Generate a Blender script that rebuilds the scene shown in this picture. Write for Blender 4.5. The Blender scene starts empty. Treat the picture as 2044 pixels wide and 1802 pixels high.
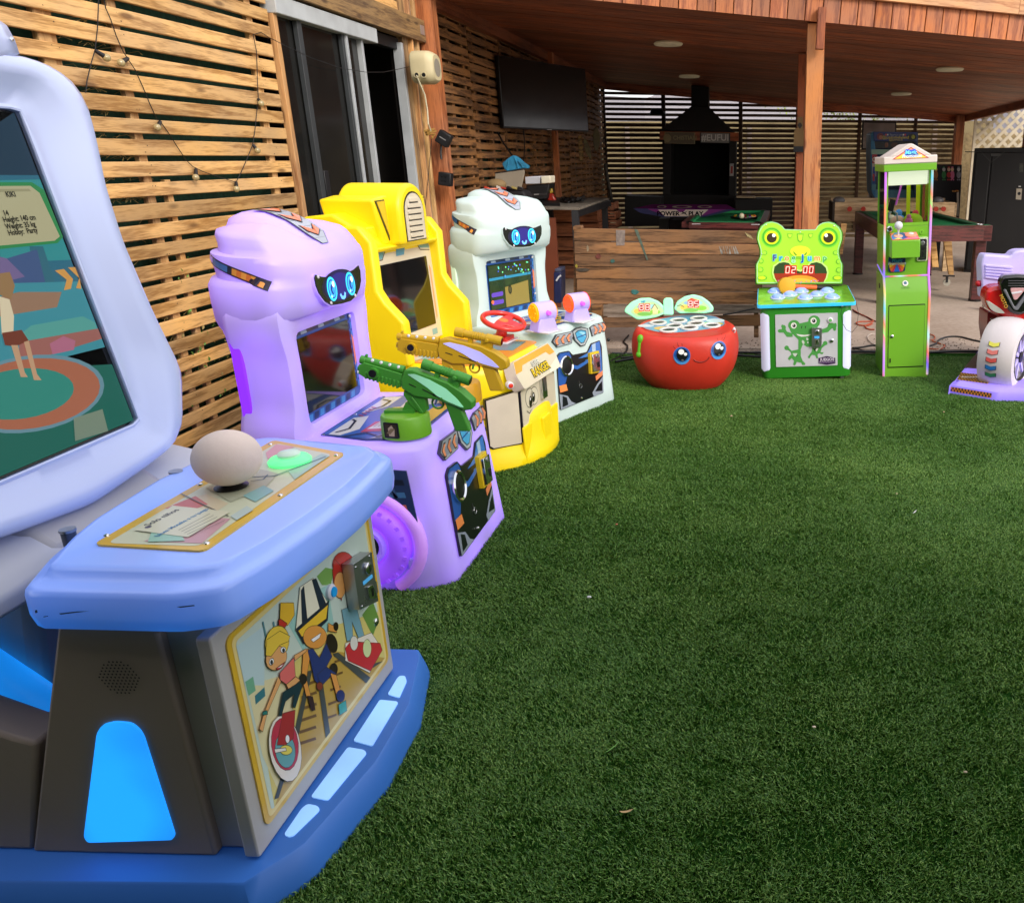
import bpy, bmesh, math, random
from mathutils import Vector, Matrix, Euler, noise
from mathutils.bvhtree import BVHTree
R = math.radians
random.seed(7)
SC = bpy.context.scene
C = SC.collection

# ------------------------------------------------------------------ camera
cam = bpy.data.cameras.new('camera'); camo = bpy.data.objects.new('camera', cam); C.objects.link(camo)
camo.location = (0, 0, 1.6)
camo.rotation_euler = (R(90 - 19), 0, R(1.75))
cam.sensor_fit = 'HORIZONTAL'; cam.sensor_width = 36
cam.lens = 1700 / 2044 * 36
cam.shift_x = (1022 - 1450) / 2044
cam.clip_start = 0.05; cam.clip_end = 400
SC.camera = camo
SC.render.resolution_x = 1024; SC.render.resolution_y = 902

# ------------------------------------------------------------------ light
SUN_EL, SUN_AZ = 31, 138          # azimuth clockwise from +Y
w = bpy.data.worlds.new('World'); SC.world = w; w.use_nodes = True
nt = w.node_tree; bg = nt.nodes['Background']
sky = nt.nodes.new('ShaderNodeTexSky'); sky.sky_type = 'NISHITA'; sky.sun_disc = False
sky.sun_elevation = R(SUN_EL); sky.sun_rotation = R(SUN_AZ)
sky.air_density = 1.0; sky.dust_density = 3.0
wmix = nt.nodes.new('ShaderNodeMix'); wmix.data_type = 'RGBA'; wmix.inputs[0].default_value = 0.62
wmix.inputs[7].default_value = (8.6, 8.4, 8.6, 1)
nt.links.new(sky.outputs[0], wmix.inputs[6]); nt.links.new(wmix.outputs[2], bg.inputs[0])
bg.inputs[1].default_value = 0.145
sl = bpy.data.lights.new('sun', 'SUN'); so = bpy.data.objects.new('sun', sl); C.objects.link(so)
sl.energy = 1.25; sl.angle = R(18); sl.color = (1, .93, .84)
_d = Vector((math.sin(R(SUN_AZ)) * math.cos(R(SUN_EL)), math.cos(R(SUN_AZ)) * math.cos(R(SUN_EL)), math.sin(R(SUN_EL))))
so.rotation_euler = _d.to_track_quat('Z', 'Y').to_euler(); so.location = (4, -3, 8)
SC.view_settings.view_transform = 'Standard'; SC.view_settings.look = 'None'
SC.view_settings.exposure = 0.62; SC.view_settings.gamma = 1; SC.view_settings.use_curve_mapping = False

# ------------------------------------------------------------------ pixel -> point helpers (measured on a 2044 px wide view)
_th, _yw = R(19), R(-1.75)
_f = Vector((math.sin(_yw) * math.cos(_th), math.cos(_yw) * math.cos(_th), -math.sin(_th)))
_r = Vector((math.cos(_yw), -math.sin(_yw), 0)); _u = _r.cross(_f); _c = Vector((0, 0, 1.6))
def ray(a, b): return 1700 * _f + (a - 1450) * _r - (b - 901) * _u
def W(a, b, **k):
    d = ray(a, b); n, val = list(k.items())[0]; i = 'xyz'.index(n)
    return _c + d * ((val - _c[i]) / d[i])

# ------------------------------------------------------------------ materials
_M = {}
def srgb(h):
    c = [int(h[i:i + 2], 16) / 255 for i in (0, 2, 4)]
    return tuple((x / 12.92 if x <= .04045 else ((x + .055) / 1.055) ** 2.4) for x in c)
def base(name):
    m = bpy.data.materials.new(name); m.use_nodes = True
    return m, m.node_tree, m.node_tree.nodes['Principled BSDF']
def pm(name, col, rough=.4, metal=0, em=None, es=0, var=.06, coat=0, bump=0, scale=6, evar=0, trans=0, alpha=1, sss=0, spec=.5):
    es *= .62
    """principled material with slight uneven colour and gloss; col is hex or linear tuple"""
    key = (name, col, rough, metal, em, es)
    if key in _M: return _M[key]
    m, t, p = base(name); L = t.links
    c = srgb(col) if isinstance(col, str) else col
    tc = t.nodes.new('ShaderNodeTexCoord'); nz = t.nodes.new('ShaderNodeTexNoise')
    nz.inputs['Scale'].default_value = scale if var > .05 else 2; nz.inputs['Detail'].default_value = 5 if var > .05 else 1
    L.new(tc.outputs['Object'], nz.inputs['Vector'])
    mr = t.nodes.new('ShaderNodeMapRange'); mr.inputs[1].default_value = .3; mr.inputs[2].default_value = .7
    mr.inputs[3].default_value = 1 - var * 1.5; mr.inputs[4].default_value = 1 + var
    L.new(nz.outputs[0], mr.inputs[0])
    vm = t.nodes.new('ShaderNodeVectorMath'); vm.operation = 'SCALE'; vm.inputs[0].default_value = c
    L.new(mr.outputs[0], vm.inputs['Scale']); L.new(vm.outputs[0], p.inputs['Base Color'])
    rr = t.nodes.new('ShaderNodeMapRange'); rr.inputs[3].default_value = max(.02, rough - (.06 if var > .05 else .02)); rr.inputs[4].default_value = min(1, rough + (.1 if var > .05 else .03))
    L.new(nz.outputs[0], rr.inputs[0]); L.new(rr.outputs[0], p.inputs['Roughness'])
    p.inputs['Metallic'].default_value = metal; p.inputs['Specular IOR Level'].default_value = spec
    p.inputs['Coat Weight'].default_value = coat; p.inputs['Coat Roughness'].default_value = .08
    if em:
        p.inputs['Emission Color'].default_value = (*(srgb(em) if isinstance(em, str) else em), 1)
        if evar:
            n2 = t.nodes.new('ShaderNodeTexNoise'); n2.inputs['Scale'].default_value = 4.5; n2.inputs['Detail'].default_value = 1
            L.new(tc.outputs['Object'], n2.inputs['Vector'])
            e = t.nodes.new('ShaderNodeMapRange'); e.inputs[1].default_value = .3; e.inputs[2].default_value = .7
            e.inputs[3].default_value = es * (1 - evar); e.inputs[4].default_value = es * (1 + evar)
            L.new(n2.outputs[0], e.inputs[0]); L.new(e.outputs[0], p.inputs['Emission Strength'])
        else: p.inputs['Emission Strength'].default_value = es
    if bump:
        b = t.nodes.new('ShaderNodeBump'); b.inputs['Strength'].default_value = bump; b.inputs['Distance'].default_value = .004
        n3 = t.nodes.new('ShaderNodeTexNoise'); n3.inputs['Scale'].default_value = 60; n3.inputs['Detail'].default_value = 3
        L.new(tc.outputs['Object'], n3.inputs['Vector']); L.new(n3.outputs[0], b.inputs['Height']); L.new(b.outputs[0], p.inputs['Normal'])
    if trans: p.inputs['Transmission Weight'].default_value = trans
    if alpha < 1: p.inputs['Alpha'].default_value = alpha
    if sss:
        p.inputs['Subsurface Weight'].default_value = sss; p.inputs['Subsurface Radius'].default_value = (.03, .03, .03)
    _M[key] = m; return m
def pr_(h): return pm('print_' + h, h, .3, var=.03, coat=.25)          # printed vinyl
def mtt(h): return pm('matte_' + h, h, .9, var=.03, spec=0)               # matte print seen at a grazing angle
def gl(h, s=1.0): return pm('lit_' + h, h, .35, em=h, es=s, var=.02)       # backlit print or lamp
CG = bpy.data.materials.new('clear_window_glass'); CG.use_nodes = True; _t = CG.node_tree; _p = _t.nodes['Principled BSDF']; _g = _t.nodes.new('ShaderNodeBsdfTransparent'); _m = _t.nodes.new('ShaderNodeMixShader'); _fr = _t.nodes.new('ShaderNodeFresnel'); _fr.inputs[0].default_value = 1.5
_p.inputs['Roughness'].default_value = .03; _p.inputs['Base Color'].default_value = (.02, .02, .02, 1); _t.links.new(_fr.outputs[0], _m.inputs[0]); _t.links.new(_g.outputs[0], _m.inputs[1]); _t.links.new(_p.outputs[0], _m.inputs[2]); _t.links.new(_m.outputs[0], _t.nodes['Material Output'].inputs[0])
_g.inputs[0].default_value = (.93, .96, .90, 1)
def wood(name, dark, light, rough=.7, gs=1.0, knots=True, bump=.35, grey=None):
    m, t, p = base(name); L = t.links
    tc = t.nodes.new('ShaderNodeTexCoord'); oi = t.nodes.new('ShaderNodeObjectInfo')
    of = t.nodes.new('ShaderNodeVectorMath'); of.operation = 'SCALE'; of.inputs[0].default_value = (37, 11, 23); L.new(oi.outputs['Random'], of.inputs['Scale'])
    ad = t.nodes.new('ShaderNodeVectorMath'); L.new(tc.outputs['Object'], ad.inputs[0]); L.new(of.outputs[0], ad.inputs[1])
    mp = t.nodes.new('ShaderNodeMapping'); mp.inputs['Scale'].default_value = (1.3 * gs, 16 * gs, 16 * gs); L.new(ad.outputs[0], mp.inputs[0])
    n1 = t.nodes.new('ShaderNodeTexNoise'); n1.inputs['Scale'].default_value = 1.6; n1.inputs['Detail'].default_value = 4; n1.inputs['Distortion'].default_value = .6
    L.new(mp.outputs[0], n1.inputs['Vector'])
    ml = t.nodes.new('ShaderNodeMath'); ml.operation = 'MULTIPLY'; ml.inputs[1].default_value = 13; L.new(n1.outputs[0], ml.inputs[0])
    sn = t.nodes.new('ShaderNodeMath'); sn.operation = 'SINE'; L.new(ml.outputs[0], sn.inputs[0])
    n2 = t.nodes.new('ShaderNodeTexNoise'); n2.inputs['Scale'].default_value = 12; n2.inputs['Detail'].default_value = 5; L.new(mp.outputs[0], n2.inputs['Vector'])
    mx = t.nodes.new('ShaderNodeMath'); mx.operation = 'MULTIPLY_ADD'; mx.inputs[1].default_value = .22; L.new(sn.outputs[0], mx.inputs[0]); L.new(n2.outputs[0], mx.inputs[2])
    cr = t.nodes.new('ShaderNodeValToRGB'); cr.color_ramp.elements[0].position = .22; cr.color_ramp.elements[1].position = .68
    cr.color_ramp.elements[0].color = (*srgb(dark), 1); cr.color_ramp.elements[1].color = (*srgb(light), 1); L.new(mx.outputs[0], cr.inputs[0])
    out = cr.outputs[0]
    if knots:
        vo = t.nodes.new('ShaderNodeTexVoronoi'); vo.inputs['Scale'].default_value = 1
        m2 = t.nodes.new('ShaderNodeMapping'); m2.inputs['Scale'].default_value = (2.6, 9, 9); L.new(ad.outputs[0], m2.inputs[0]); L.new(m2.outputs[0], vo.inputs['Vector'])
        k = t.nodes.new('ShaderNodeMapRange'); k.inputs[1].default_value = .07; k.inputs[2].default_value = .16; k.inputs[3].default_value = .75; k.inputs[4].default_value = 0
        L.new(vo.outputs['Distance'], k.inputs[0])
        mk = t.nodes.new('ShaderNodeMix'); mk.data_type = 'RGBA'; L.new(k.outputs[0], mk.inputs[0]); L.new(out, mk.inputs[6])
        d = srgb(dark); mk.inputs[7].default_value = (d[0] * .35, d[1] * .3, d[2] * .3, 1); out = mk.outputs[2]
    # broad weathering, different on each board
    n4 = t.nodes.new('ShaderNodeTexNoise'); n4.inputs['Scale'].default_value = 2.2; n4.inputs['Detail'].default_value = 3; L.new(ad.outputs[0], n4.inputs['Vector'])
    h = t.nodes.new('ShaderNodeHueSaturation'); L.new(out, h.inputs['Color'])
    v = t.nodes.new('ShaderNodeMapRange'); v.inputs[3].default_value = .72; v.inputs[4].default_value = 1.2; L.new(oi.outputs['Random'], v.inputs[0])
    v2 = t.nodes.new('ShaderNodeMapRange'); v2.inputs[1].default_value = .3; v2.inputs[2].default_value = .7; v2.inputs[3].default_value = .8; v2.inputs[4].default_value = 1.12; L.new(n4.outputs[0], v2.inputs[0])
    vv = t.nodes.new('ShaderNodeMath'); vv.operation = 'MULTIPLY'; L.new(v.outputs[0], vv.inputs[0]); L.new(v2.outputs[0], vv.inputs[1])
    L.new(vv.outputs[0], h.inputs['Value'])
    s_ = t.nodes.new('ShaderNodeMapRange'); s_.inputs[3].default_value = .8; s_.inputs[4].default_value = 1.1; L.new(n4.outputs[0], s_.inputs[0]); L.new(s_.outputs[0], h.inputs['Saturation'])
    L.new(h.outputs[0], p.inputs['Base Color'])
    p.inputs['Roughness'].default_value = rough
    b = t.nodes.new('ShaderNodeBump'); b.inputs['Strength'].default_value = bump; b.inputs['Distance'].default_value = .003
    L.new(mx.outputs[0], b.inputs['Height']); L.new(b.outputs[0], p.inputs['Normal'])
    return m

# ------------------------------------------------------------------ mesh builder
class Fr:
    """a plane in local space: origin, right, up; depth runs along the normal"""
    def __init__(s, O, U, V, N=None):
        s.O = Vector(O); s.U = Vector(U).normalized(); s.V = Vector(V).normalized()
        s.N = Vector(N).normalized() if N else s.U.cross(s.V).normalized()
    def __call__(s, u, v, d=0): return s.O + s.U * u + s.V * v + s.N * d
def circ(cx, cy, r, n=24, ry=None, a0=0, a1=360):
    ry = ry or r; full = abs(a1 - a0) >= 360
    k = n if full else n + 1
    return [(cx + r * math.cos(R(a0 + (a1 - a0) * i / n)), cy + ry * math.sin(R(a0 + (a1 - a0) * i / n))) for i in range(k)]
def rrect(x0, y0, x1, y1, r, n=4):
    r = min(r, abs(x1 - x0) / 2 - 1e-5, abs(y1 - y0) / 2 - 1e-5); o = []
    for cx, cy, a in ((x1 - r, y1 - r, 0), (x0 + r, y1 - r, 90), (x0 + r, y0 + r, 180), (x1 - r, y0 + r, 270)):
        o += [(cx + r * math.cos(R(a + 90 * i / n)), cy + r * math.sin(R(a + 90 * i / n))) for i in range(n + 1)]
    return o
def rpoly(pts, r, n=4):
    o = []; k = len(pts)
    for i in range(k):
        p = Vector(pts[i]); a = Vector(pts[i - 1]) - p; b = Vector(pts[(i + 1) % k]) - p
        q = min(r, a.length * .45, b.length * .45); A = p + a.normalized() * q; Bp = p + b.normalized() * q
        for j in range(n + 1):
            t = j / n; o.append(tuple((1 - t) ** 2 * A + 2 * t * (1 - t) * p + t * t * Bp))
    return o
def polar(poly, c, n=72):
    out = []; k = len(poly)
    for i in range(n):
        a = 2 * math.pi * i / n; d = (math.cos(a), math.sin(a)); best = None
        for j in range(k):
            x1, y1 = poly[j][0] - c[0], poly[j][1] - c[1]; x2, y2 = poly[(j + 1) % k][0] - c[0], poly[(j + 1) % k][1] - c[1]
            ex, ey = x2 - x1, y2 - y1; den = d[0] * ey - d[1] * ex
            if abs(den) < 1e-12: continue
            t = (x1 * ey - y1 * ex) / den; s = (x1 * d[1] - y1 * d[0]) / den
            if t > 0 and -1e-9 <= s <= 1 + 1e-9 and (best is None or t > best): best = t
        best = best or .01
        out.append((c[0] + d[0] * best, c[1] + d[1] * best))
    return out
def inset(loop, c, k): return [(c[0] + (x - c[0]) * k, c[1] + (y - c[1]) * k) for x, y in loop]
def catmull(pts, k=5):
    P_ = [Vector(p) for p in pts]; P_ = [P_[0] * 2 - P_[1]] + P_ + [P_[-1] * 2 - P_[-2]]; o = []
    for i in range(1, len(P_) - 2):
        a, b, c, d = P_[i - 1:i + 3]
        for j in range(k):
            t = j / k; o.append(.5 * (2 * b + (c - a) * t + (2 * a - 5 * b + 4 * c - d) * t * t + (3 * b - a - 3 * c + d) * t ** 3))
    return o + [P_[-2]]
class B:
    def __init__(s): s.v = []; s.f = []; s.m = []; s.mats = []
    def mi(s, m):
        if m not in s.mats: s.mats.append(m)
        return s.mats.index(m)
    def add(s, vs, fs, mat):
        o = len(s.v); s.v += [tuple(x) for x in vs]; i = s.mi(mat)
        for f in fs: s.f.append([o + j for j in f]); s.m.append(i)
        return s
    def box(s, x0, y0, z0, x1, y1, z1, mat):
        return s.add([(x, y, z) for z in (z0, z1) for y in (y0, y1) for x in (x0, x1)],
                     [(0, 2, 3, 1), (4, 5, 7, 6), (0, 1, 5, 4), (2, 6, 7, 3), (0, 4, 6, 2), (1, 3, 7, 5)], mat)
    def ext(s, fr, pts, d0, d1, mat, side=None):
        n = len(pts); vs = [fr(u, v, d0) for u, v in pts] + [fr(u, v, d1) for u, v in pts]
        s.add(vs, [tuple(range(n))[::-1], tuple(range(n, 2 * n))], mat) if side is None else s.add(vs, [tuple(range(n))[::-1], tuple(range(n, 2 * n))], mat)
        return s.add(vs, [(i, (i + 1) % n, n + (i + 1) % n, n + i) for i in range(n)], side or mat)
    def poly(s, fr, pts, d, mat): return s.add([fr(u, v, d) for u, v in pts], [tuple(range(len(pts)))], mat)
    def line(s, fr, pts, wd, d, mat, closed=False):
        k = len(pts)
        for i in range(k if closed else k - 1):
            a = Vector(pts[i]); b = Vector(pts[(i + 1) % k]); t = (b - a)
            if t.length < 1e-6: continue
            n = Vector((-t.y, t.x)).normalized() * wd / 2; t = t.normalized() * wd * .3
            s.poly(fr, [tuple(a - n - t), tuple(b - n + t), tuple(b + n + t), tuple(a + n - t)], d, mat)
        return s
    def loft(s, loops, mat, cap0=True, cap1=True):
        n = len(loops[0]); vs = [p for l in loops for p in l]; fs = []
        for i in range(len(loops) - 1):
            for j in range(n): fs.append((i * n + j, i * n + (j + 1) % n, (i + 1) * n + (j + 1) % n, (i + 1) * n + j))
        if cap0: fs.append(tuple(range(n))[::-1])
        if cap1: fs.append(tuple((len(loops) - 1) * n + j for j in range(n)))
        return s.add(vs, fs, mat)
    def cyl(s, p0, p1, r, mat, r1=None, n=16):
        p0 = Vector(p0); p1 = Vector(p1); d = (p1 - p0).normalized(); a = d.orthogonal().normalized(); b = d.cross(a); r1 = r if r1 is None else r1
        return s.loft([[p + (a * math.cos(2 * math.pi * i / n) + b * math.sin(2 * math.pi * i / n)) * q for i in range(n)] for p, q in ((p0, r), (p1, r1))], mat)
    def lathe(s, fr, prof, mat, n=24, cap0=True, cap1=True):
        return s.loft([[fr(r * math.cos(2 * math.pi * i / n), r * math.sin(2 * math.pi * i / n), h) for i in range(n)] for r, h in prof], mat, cap0, cap1)
    def tube(s, pts, r, mat, n=6):
        P_ = [Vector(p) for p in pts]; loops = []; up = None
        for i, p in enumerate(P_):
            d = (P_[min(i + 1, len(P_) - 1)] - P_[max(i - 1, 0)]).normalized()
            if up is None: up = d.orthogonal().normalized()
            up = (up - d * up.dot(d)).normalized(); b = d.cross(up)
            loops.append([p + (up * math.cos(2 * math.pi * j / n) + b * math.sin(2 * math.pi * j / n)) * r for j in range(n)])
        return s.loft(loops, mat)
    def ball(s, c, r, mat, n=20, m=12, sc=(1, 1, 1)):
        c = Vector(c); vs = [c + Vector((0, 0, -r * sc[2]))]; fs = []
        for i in range(1, m):
            a = math.pi * i / m
            for j in range(n):
                b = 2 * math.pi * j / n; vs.append(c + Vector((math.sin(a) * math.cos(b) * sc[0], math.sin(a) * math.sin(b) * sc[1], -math.cos(a) * sc[2])) * r)
        vs.append(c + Vector((0, 0, r * sc[2])))
        for j in range(n): fs.append((0, 1 + (j + 1) % n, 1 + j))
        for i in range(m - 2):
            for j in range(n): fs.append((1 + i * n + j, 1 + i * n + (j + 1) % n, 1 + (i + 1) * n + (j + 1) % n, 1 + (i + 1) * n + j))
        l = len(vs) - 1; o = 1 + (m - 2) * n
        for j in range(n): fs.append((o + j, o + (j + 1) % n, l))
        return s.add(vs, fs, mat)
    def wire(s, pts, r, mat, n=6):
        return s.tube(catmull(pts), r, mat, n)
    def torus(s, fr, R0, r, mat, n=32, m=10, cu=0, cv=0, cd=0):
        L = []
        for i in range(n + 1):
            a = 2 * math.pi * i / n
            L.append([fr(cu + (R0 + r * math.cos(2 * math.pi * j / m)) * math.cos(a), cv + (R0 + r * math.cos(2 * math.pi * j / m)) * math.sin(a), cd + r * math.sin(2 * math.pi * j / m)) for j in range(m)])
        return s.loft(L, mat, False, False)
    def grid(s, fn, nu, nv, mat, wrap=False):
        cu = nu if wrap else nu + 1
        vs = [fn(i / nu, j / nv) for j in range(nv + 1) for i in range(cu)]
        fs = [(j * cu + i, j * cu + (i + 1) % cu, (j + 1) * cu + (i + 1) % cu, (j + 1) * cu + i) for j in range(nv) for i in range(nu)]
        return s.add(vs, fs, mat)
    def text(s, fr, body, size, u, v, d, mat, align='CENTER', sx=1, rot=0, bold=0, shear=0):
        c = bpy.data.curves.new('t', 'FONT'); c.body = body; c.size = size; c.align_x = align; c.align_y = 'CENTER'; c.offset = bold; c.shear = shear; c.resolution_u = 3
        o = bpy.data.objects.new('t', c); me = bpy.data.meshes.new_from_object(o)
        ca, sa = math.cos(R(rot)), math.sin(R(rot))
        vs = [fr(u + (p.co.x * sx * ca - p.co.y * sa), v + (p.co.x * sx * sa + p.co.y * ca), d) for p in me.vertices]
        s.add(vs, [tuple(f.vertices) for f in me.polygons], mat)
        bpy.data.meshes.remove(me); bpy.data.objects.remove(o); bpy.data.curves.remove(c)
        return s
    def mesh(s, name, smooth=None):
        me = bpy.data.meshes.new(name); me.from_pydata(s.v, [], s.f)
        for m in s.mats: me.materials.append(m)
        me.polygons.foreach_set('material_index', s.m)
        me.validate(); me.update()
        if smooth:
            bm = bmesh.new(); bm.from_mesh(me); bmesh.ops.remove_doubles(bm, verts=bm.verts, dist=1e-5)
            bmesh.ops.recalc_face_normals(bm, faces=bm.faces); bm.to_mesh(me); bm.free()
            me.shade_smooth(); me.set_sharp_from_angle(angle=R(smooth))
        return me
    def obj(s, name, parent=None, smooth=None, bevel=0, seg=2, sub=0, label=None, kind=None):
        o = bpy.data.objects.new(name, s.mesh(name, smooth or (35 if bevel else None)))
        C.objects.link(o)
        if parent: o.parent = parent
        if bevel:
            b = o.modifiers.new('bevel', 'BEVEL'); b.width = bevel; b.segments = seg; b.limit_method = 'ANGLE'; b.angle_limit = R(38); b.harden_normals = False
            o.data.shade_smooth(); o.data.set_sharp_from_angle(angle=R(60))
        if sub:
            q = o.modifiers.new('sub', 'SUBSURF'); q.levels = sub; q.render_levels = sub
        if label: o['label'] = label
        if kind: o['kind'] = kind
        return o
def thing(name, label, cat, loc=(0, 0, 0), rot=(0, 0, 0), group=None, scale=None):
    o = bpy.data.objects.new(name, None); C.objects.link(o); o.location = loc; o.rotation_euler = rot; o.empty_display_size = .1
    o['label'] = label; o['category'] = cat
    if group: o['group'] = group
    return o
def tag(o, label, cat, group=None):
    o['label'] = label; o['category'] = cat
    if group: o['group'] = group
    return o
class Loc:
    """turns a pixel into plane coordinates of a frame that lives in a thing's local space"""
    def __init__(s, e):
        s.M = Matrix.Translation(e.location) @ e.rotation_euler.to_matrix().to_4x4(); s.I = s.M.inverted()
        s.c = s.I @ _c; s.R3 = s.I.to_3x3()
    def uv(s, fr, a, b):
        d = s.R3 @ ray(a, b); t = (fr.O - s.c).dot(fr.N) / d.dot(fr.N); p = s.c + d * t - fr.O
        return (p.dot(fr.U), p.dot(fr.V))
def zoomer(loc, fr, ox, oy, sc):
    """pixels read in an enlarged crop (origin ox,oy in the 2429 px photo, magnified sc) -> plane coordinates"""
    return lambda *pts: [loc.uv(fr, (ox + x / sc) * .8415, (oy + y / sc) * .8415) for x, y in pts]
def mirror(pts, c): return [(2 * c - x, y) for x, y in pts[::-1]]

_boxes = {}
def plank(name, parent, c, L, h, t, mat, rot=(0, 0, 0), loc_parent=(0, 0, 0), bend=0):
    """one board: length L along local x, thickness t along local y, height h along local z; meshes shared by size"""
    k = (round(L, 2), round(h, 3), round(t, 3), mat.name, bend)
    if k not in _boxes:
        b = B(); e = min(.003, h * .12, t * .2)
        pr = [(-t / 2, -h / 2 + e), (-t / 2 + e, -h / 2), (t / 2 - e, -h / 2), (t / 2, -h / 2 + e), (t / 2, h / 2 - e), (t / 2 - e, h / 2), (-t / 2 + e, h / 2), (-t / 2, h / 2 - e)]
        b.loft([[(x, y, z) for y, z in pr] for x in (-L / 2, L / 2)], mat)
        _boxes[k] = b.mesh(name)
    o = bpy.data.objects.new(name, _boxes[k]); C.objects.link(o); o.parent = parent
    o.location = Vector(c) - Vector(loc_parent); o.rotation_euler = rot
    return o

# ------------------------------------------------------------------ shared materials
PINE = wood('pine_slat', 'a2743a', 'dbac6a', .62, bump=.12)
PINE2 = wood('pine_batten', 'a87a45', 'd2a86e', .7)
PALLET = wood('weathered_pallet_wood', '573719', 'a06e3a', .8)
OLD = wood('old_barrier_board', '5c3f26', '9a6d45', .8, bump=.5)
OLDG = wood('grey_old_board', '6c5c4e', '9a897a', .85, bump=.5)
ORANGE = wood('orange_stained_post', '8f4a1c', 'c4733a', .65, gs=.8, bump=.15)
ORANGE2 = wood('pale_orange_post', 'a05420', 'd08442', .65, gs=.8, bump=.25)
REDW = wood('red_stained_post', '7a3b1c', 'a95a30', .6)
FASC = wood('red_stained_fascia', '84401c', 'b86a34', .6, knots=False, bump=.15)
CEIL = wood('brown_ceiling_board', '72351a', 'a85c32', .55, knots=False, bump=.15)
BEAM = wood('light_fascia_beam', 'a8693a', 'd29a66', .6, knots=False)
LITSLAT = wood('olive_brown_slat', '4c3c22', '7a6440', .8, knots=False)  # back-wall slat in a lighter olive, painting in the light on the right bays
DARKS = wood('dark_back_slat', '33231a', '57402e', .8, knots=False)  # same slats, toned dark where less light reaches them
TRIM = wood('light_trim', 'b0763e', 'e0a868', .6)
OLDBEAM = wood('old_lintel_wood', '6f5233', 'a5814f', .8)
MAHOG = wood('mahogany_rail', '3a1818', '6a2e2c', .35, gs=2, knots=False, bump=.05)
CRATEW = wood('orange_crate_wood', '6a3a1e', 'a3623a', .75)
ALU = pm('aluminium', 'b9bcbe', .35, metal=.7, var=.1)
ALUW = pm('grey_white_aluminium', 'a9aeb2', .45, var=.1)
BLACKM = pm('black_metal', '15161a', .45, var=.1)
BLACKP = pm('black_plastic', '0d0d0f', .35)
CHROME = pm('chrome', 'd8dadc', .12, metal=1, var=.03)
STEEL = pm('brushed_steel', 'a8aaac', .28, metal=.9, var=.06)
CABLE = pm('black_cable', '121214', .5)
WHITEP = pm('white_plastic', 'd9d9de', .35)

# ------------------------------------------------------------------ ground
def flat(name, pts, z, mat, kind='structure'):
    b = B(); b.add([(x, y, z) for x, y in pts], [tuple(range(len(pts)))], mat); return b.obj(name, kind=kind)
def ground_mat(name, c1, c2, scale, spots=None, bump=.3):
    m, t, p = base(name); L = t.links; tc = t.nodes.new('ShaderNodeTexCoord')
    n = t.nodes.new('ShaderNodeTexNoise'); n.inputs['Scale'].default_value = scale; n.inputs['Detail'].default_value = 8; L.new(tc.outputs['Object'], n.inputs[0])
    n2 = t.nodes.new('ShaderNodeTexNoise'); n2.inputs['Scale'].default_value = scale * 25; n2.inputs['Detail'].default_value = 4; L.new(tc.outputs['Object'], n2.inputs[0])
    a = t.nodes.new('ShaderNodeMath'); a.operation = 'MULTIPLY_ADD'; a.inputs[1].default_value = .45; L.new(n2.outputs[0], a.inputs[0]); L.new(n.outputs[0], a.inputs[2])
    cr = t.nodes.new('ShaderNodeValToRGB'); cr.color_ramp.elements[0].position = .45; cr.color_ramp.elements[1].position = .95
    cr.color_ramp.elements[0].color = (*srgb(c1), 1); cr.color_ramp.elements[1].color = (*srgb(c2), 1); L.new(a.outputs[0], cr.inputs[0]); L.new(cr.outputs[0], p.inputs['Base Color'])
    p.inputs['Roughness'].default_value = .9
    b = t.nodes.new('ShaderNodeBump'); b.inputs['Strength'].default_value = bump; b.inputs['Distance'].default_value = .01; L.new(n2.outputs[0], b.inputs['Height']); L.new(b.outputs[0], p.inputs['Normal'])
    return m
EARTH = ground_mat('dry_earth', '5c4c3c', '8c7a66', 1.2)
CONC = ground_mat('worn_concrete', '9a8776', 'c6b4a4', .9, bump=.2)
GRAV = ground_mat('gravelly_concrete', '5f5347', 'a39486', 3, bump=.8)
flat('ground', [(-150, -150), (150, -150), (150, 150), (-150, 150)], -.03, EARTH)
TE = lambda x: 7.12 + .055 * (x + 1.2)                     # far edge of the turf
b = B(); b.box(-2.9, 7.42, -.02, 8, 24, .012, CONC); b.obj('concrete_floor', kind='structure')
flat('gravel_strip', [(-2.9, TE(-2.9) - .2), (8, TE(8) - .2), (8, 7.6), (-2.9, 7.6)], .004, GRAV)
b = B()                                                     # loose stones on the strip
for i in range(900):
    x = random.uniform(-1.5, 4.5); y = TE(x) + random.random() ** 1.6 * .55 + .04; r = random.uniform(.004, .013)
    vs = [(x + r * math.cos(a) * random.uniform(.7, 1.2), y + r * math.sin(a) * random.uniform(.7, 1.2), .012) for a in (0, 1.3, 2.5, 3.8, 5)]
    b.add(vs + [(x, y, .014 + r)], [(0, 1, 5), (1, 2, 5), (2, 3, 5), (3, 4, 5), (4, 0, 5)], GRAV)
b.obj('gravel', kind='stuff')
SOIL = ground_mat('turf_backing', '16300c', '24481a', 30); SOIL.node_tree.nodes['Principled BSDF'].inputs['Specular IOR Level'].default_value = 0
flat('turf_base', [(-2.9, -3), (7, -3), (7, TE(7)), (-2.9, TE(-2.9))], 0.008, SOIL)
b = B(); pts = [(x / 10, TE(x / 10) + .012 * math.sin(x * .31) + .01, .018 + .006 * math.sin(x * .8)) for x in range(-12, 60)]
b.tube(pts, .013, BLACKP); b.obj('turf_edging', kind='structure')

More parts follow.
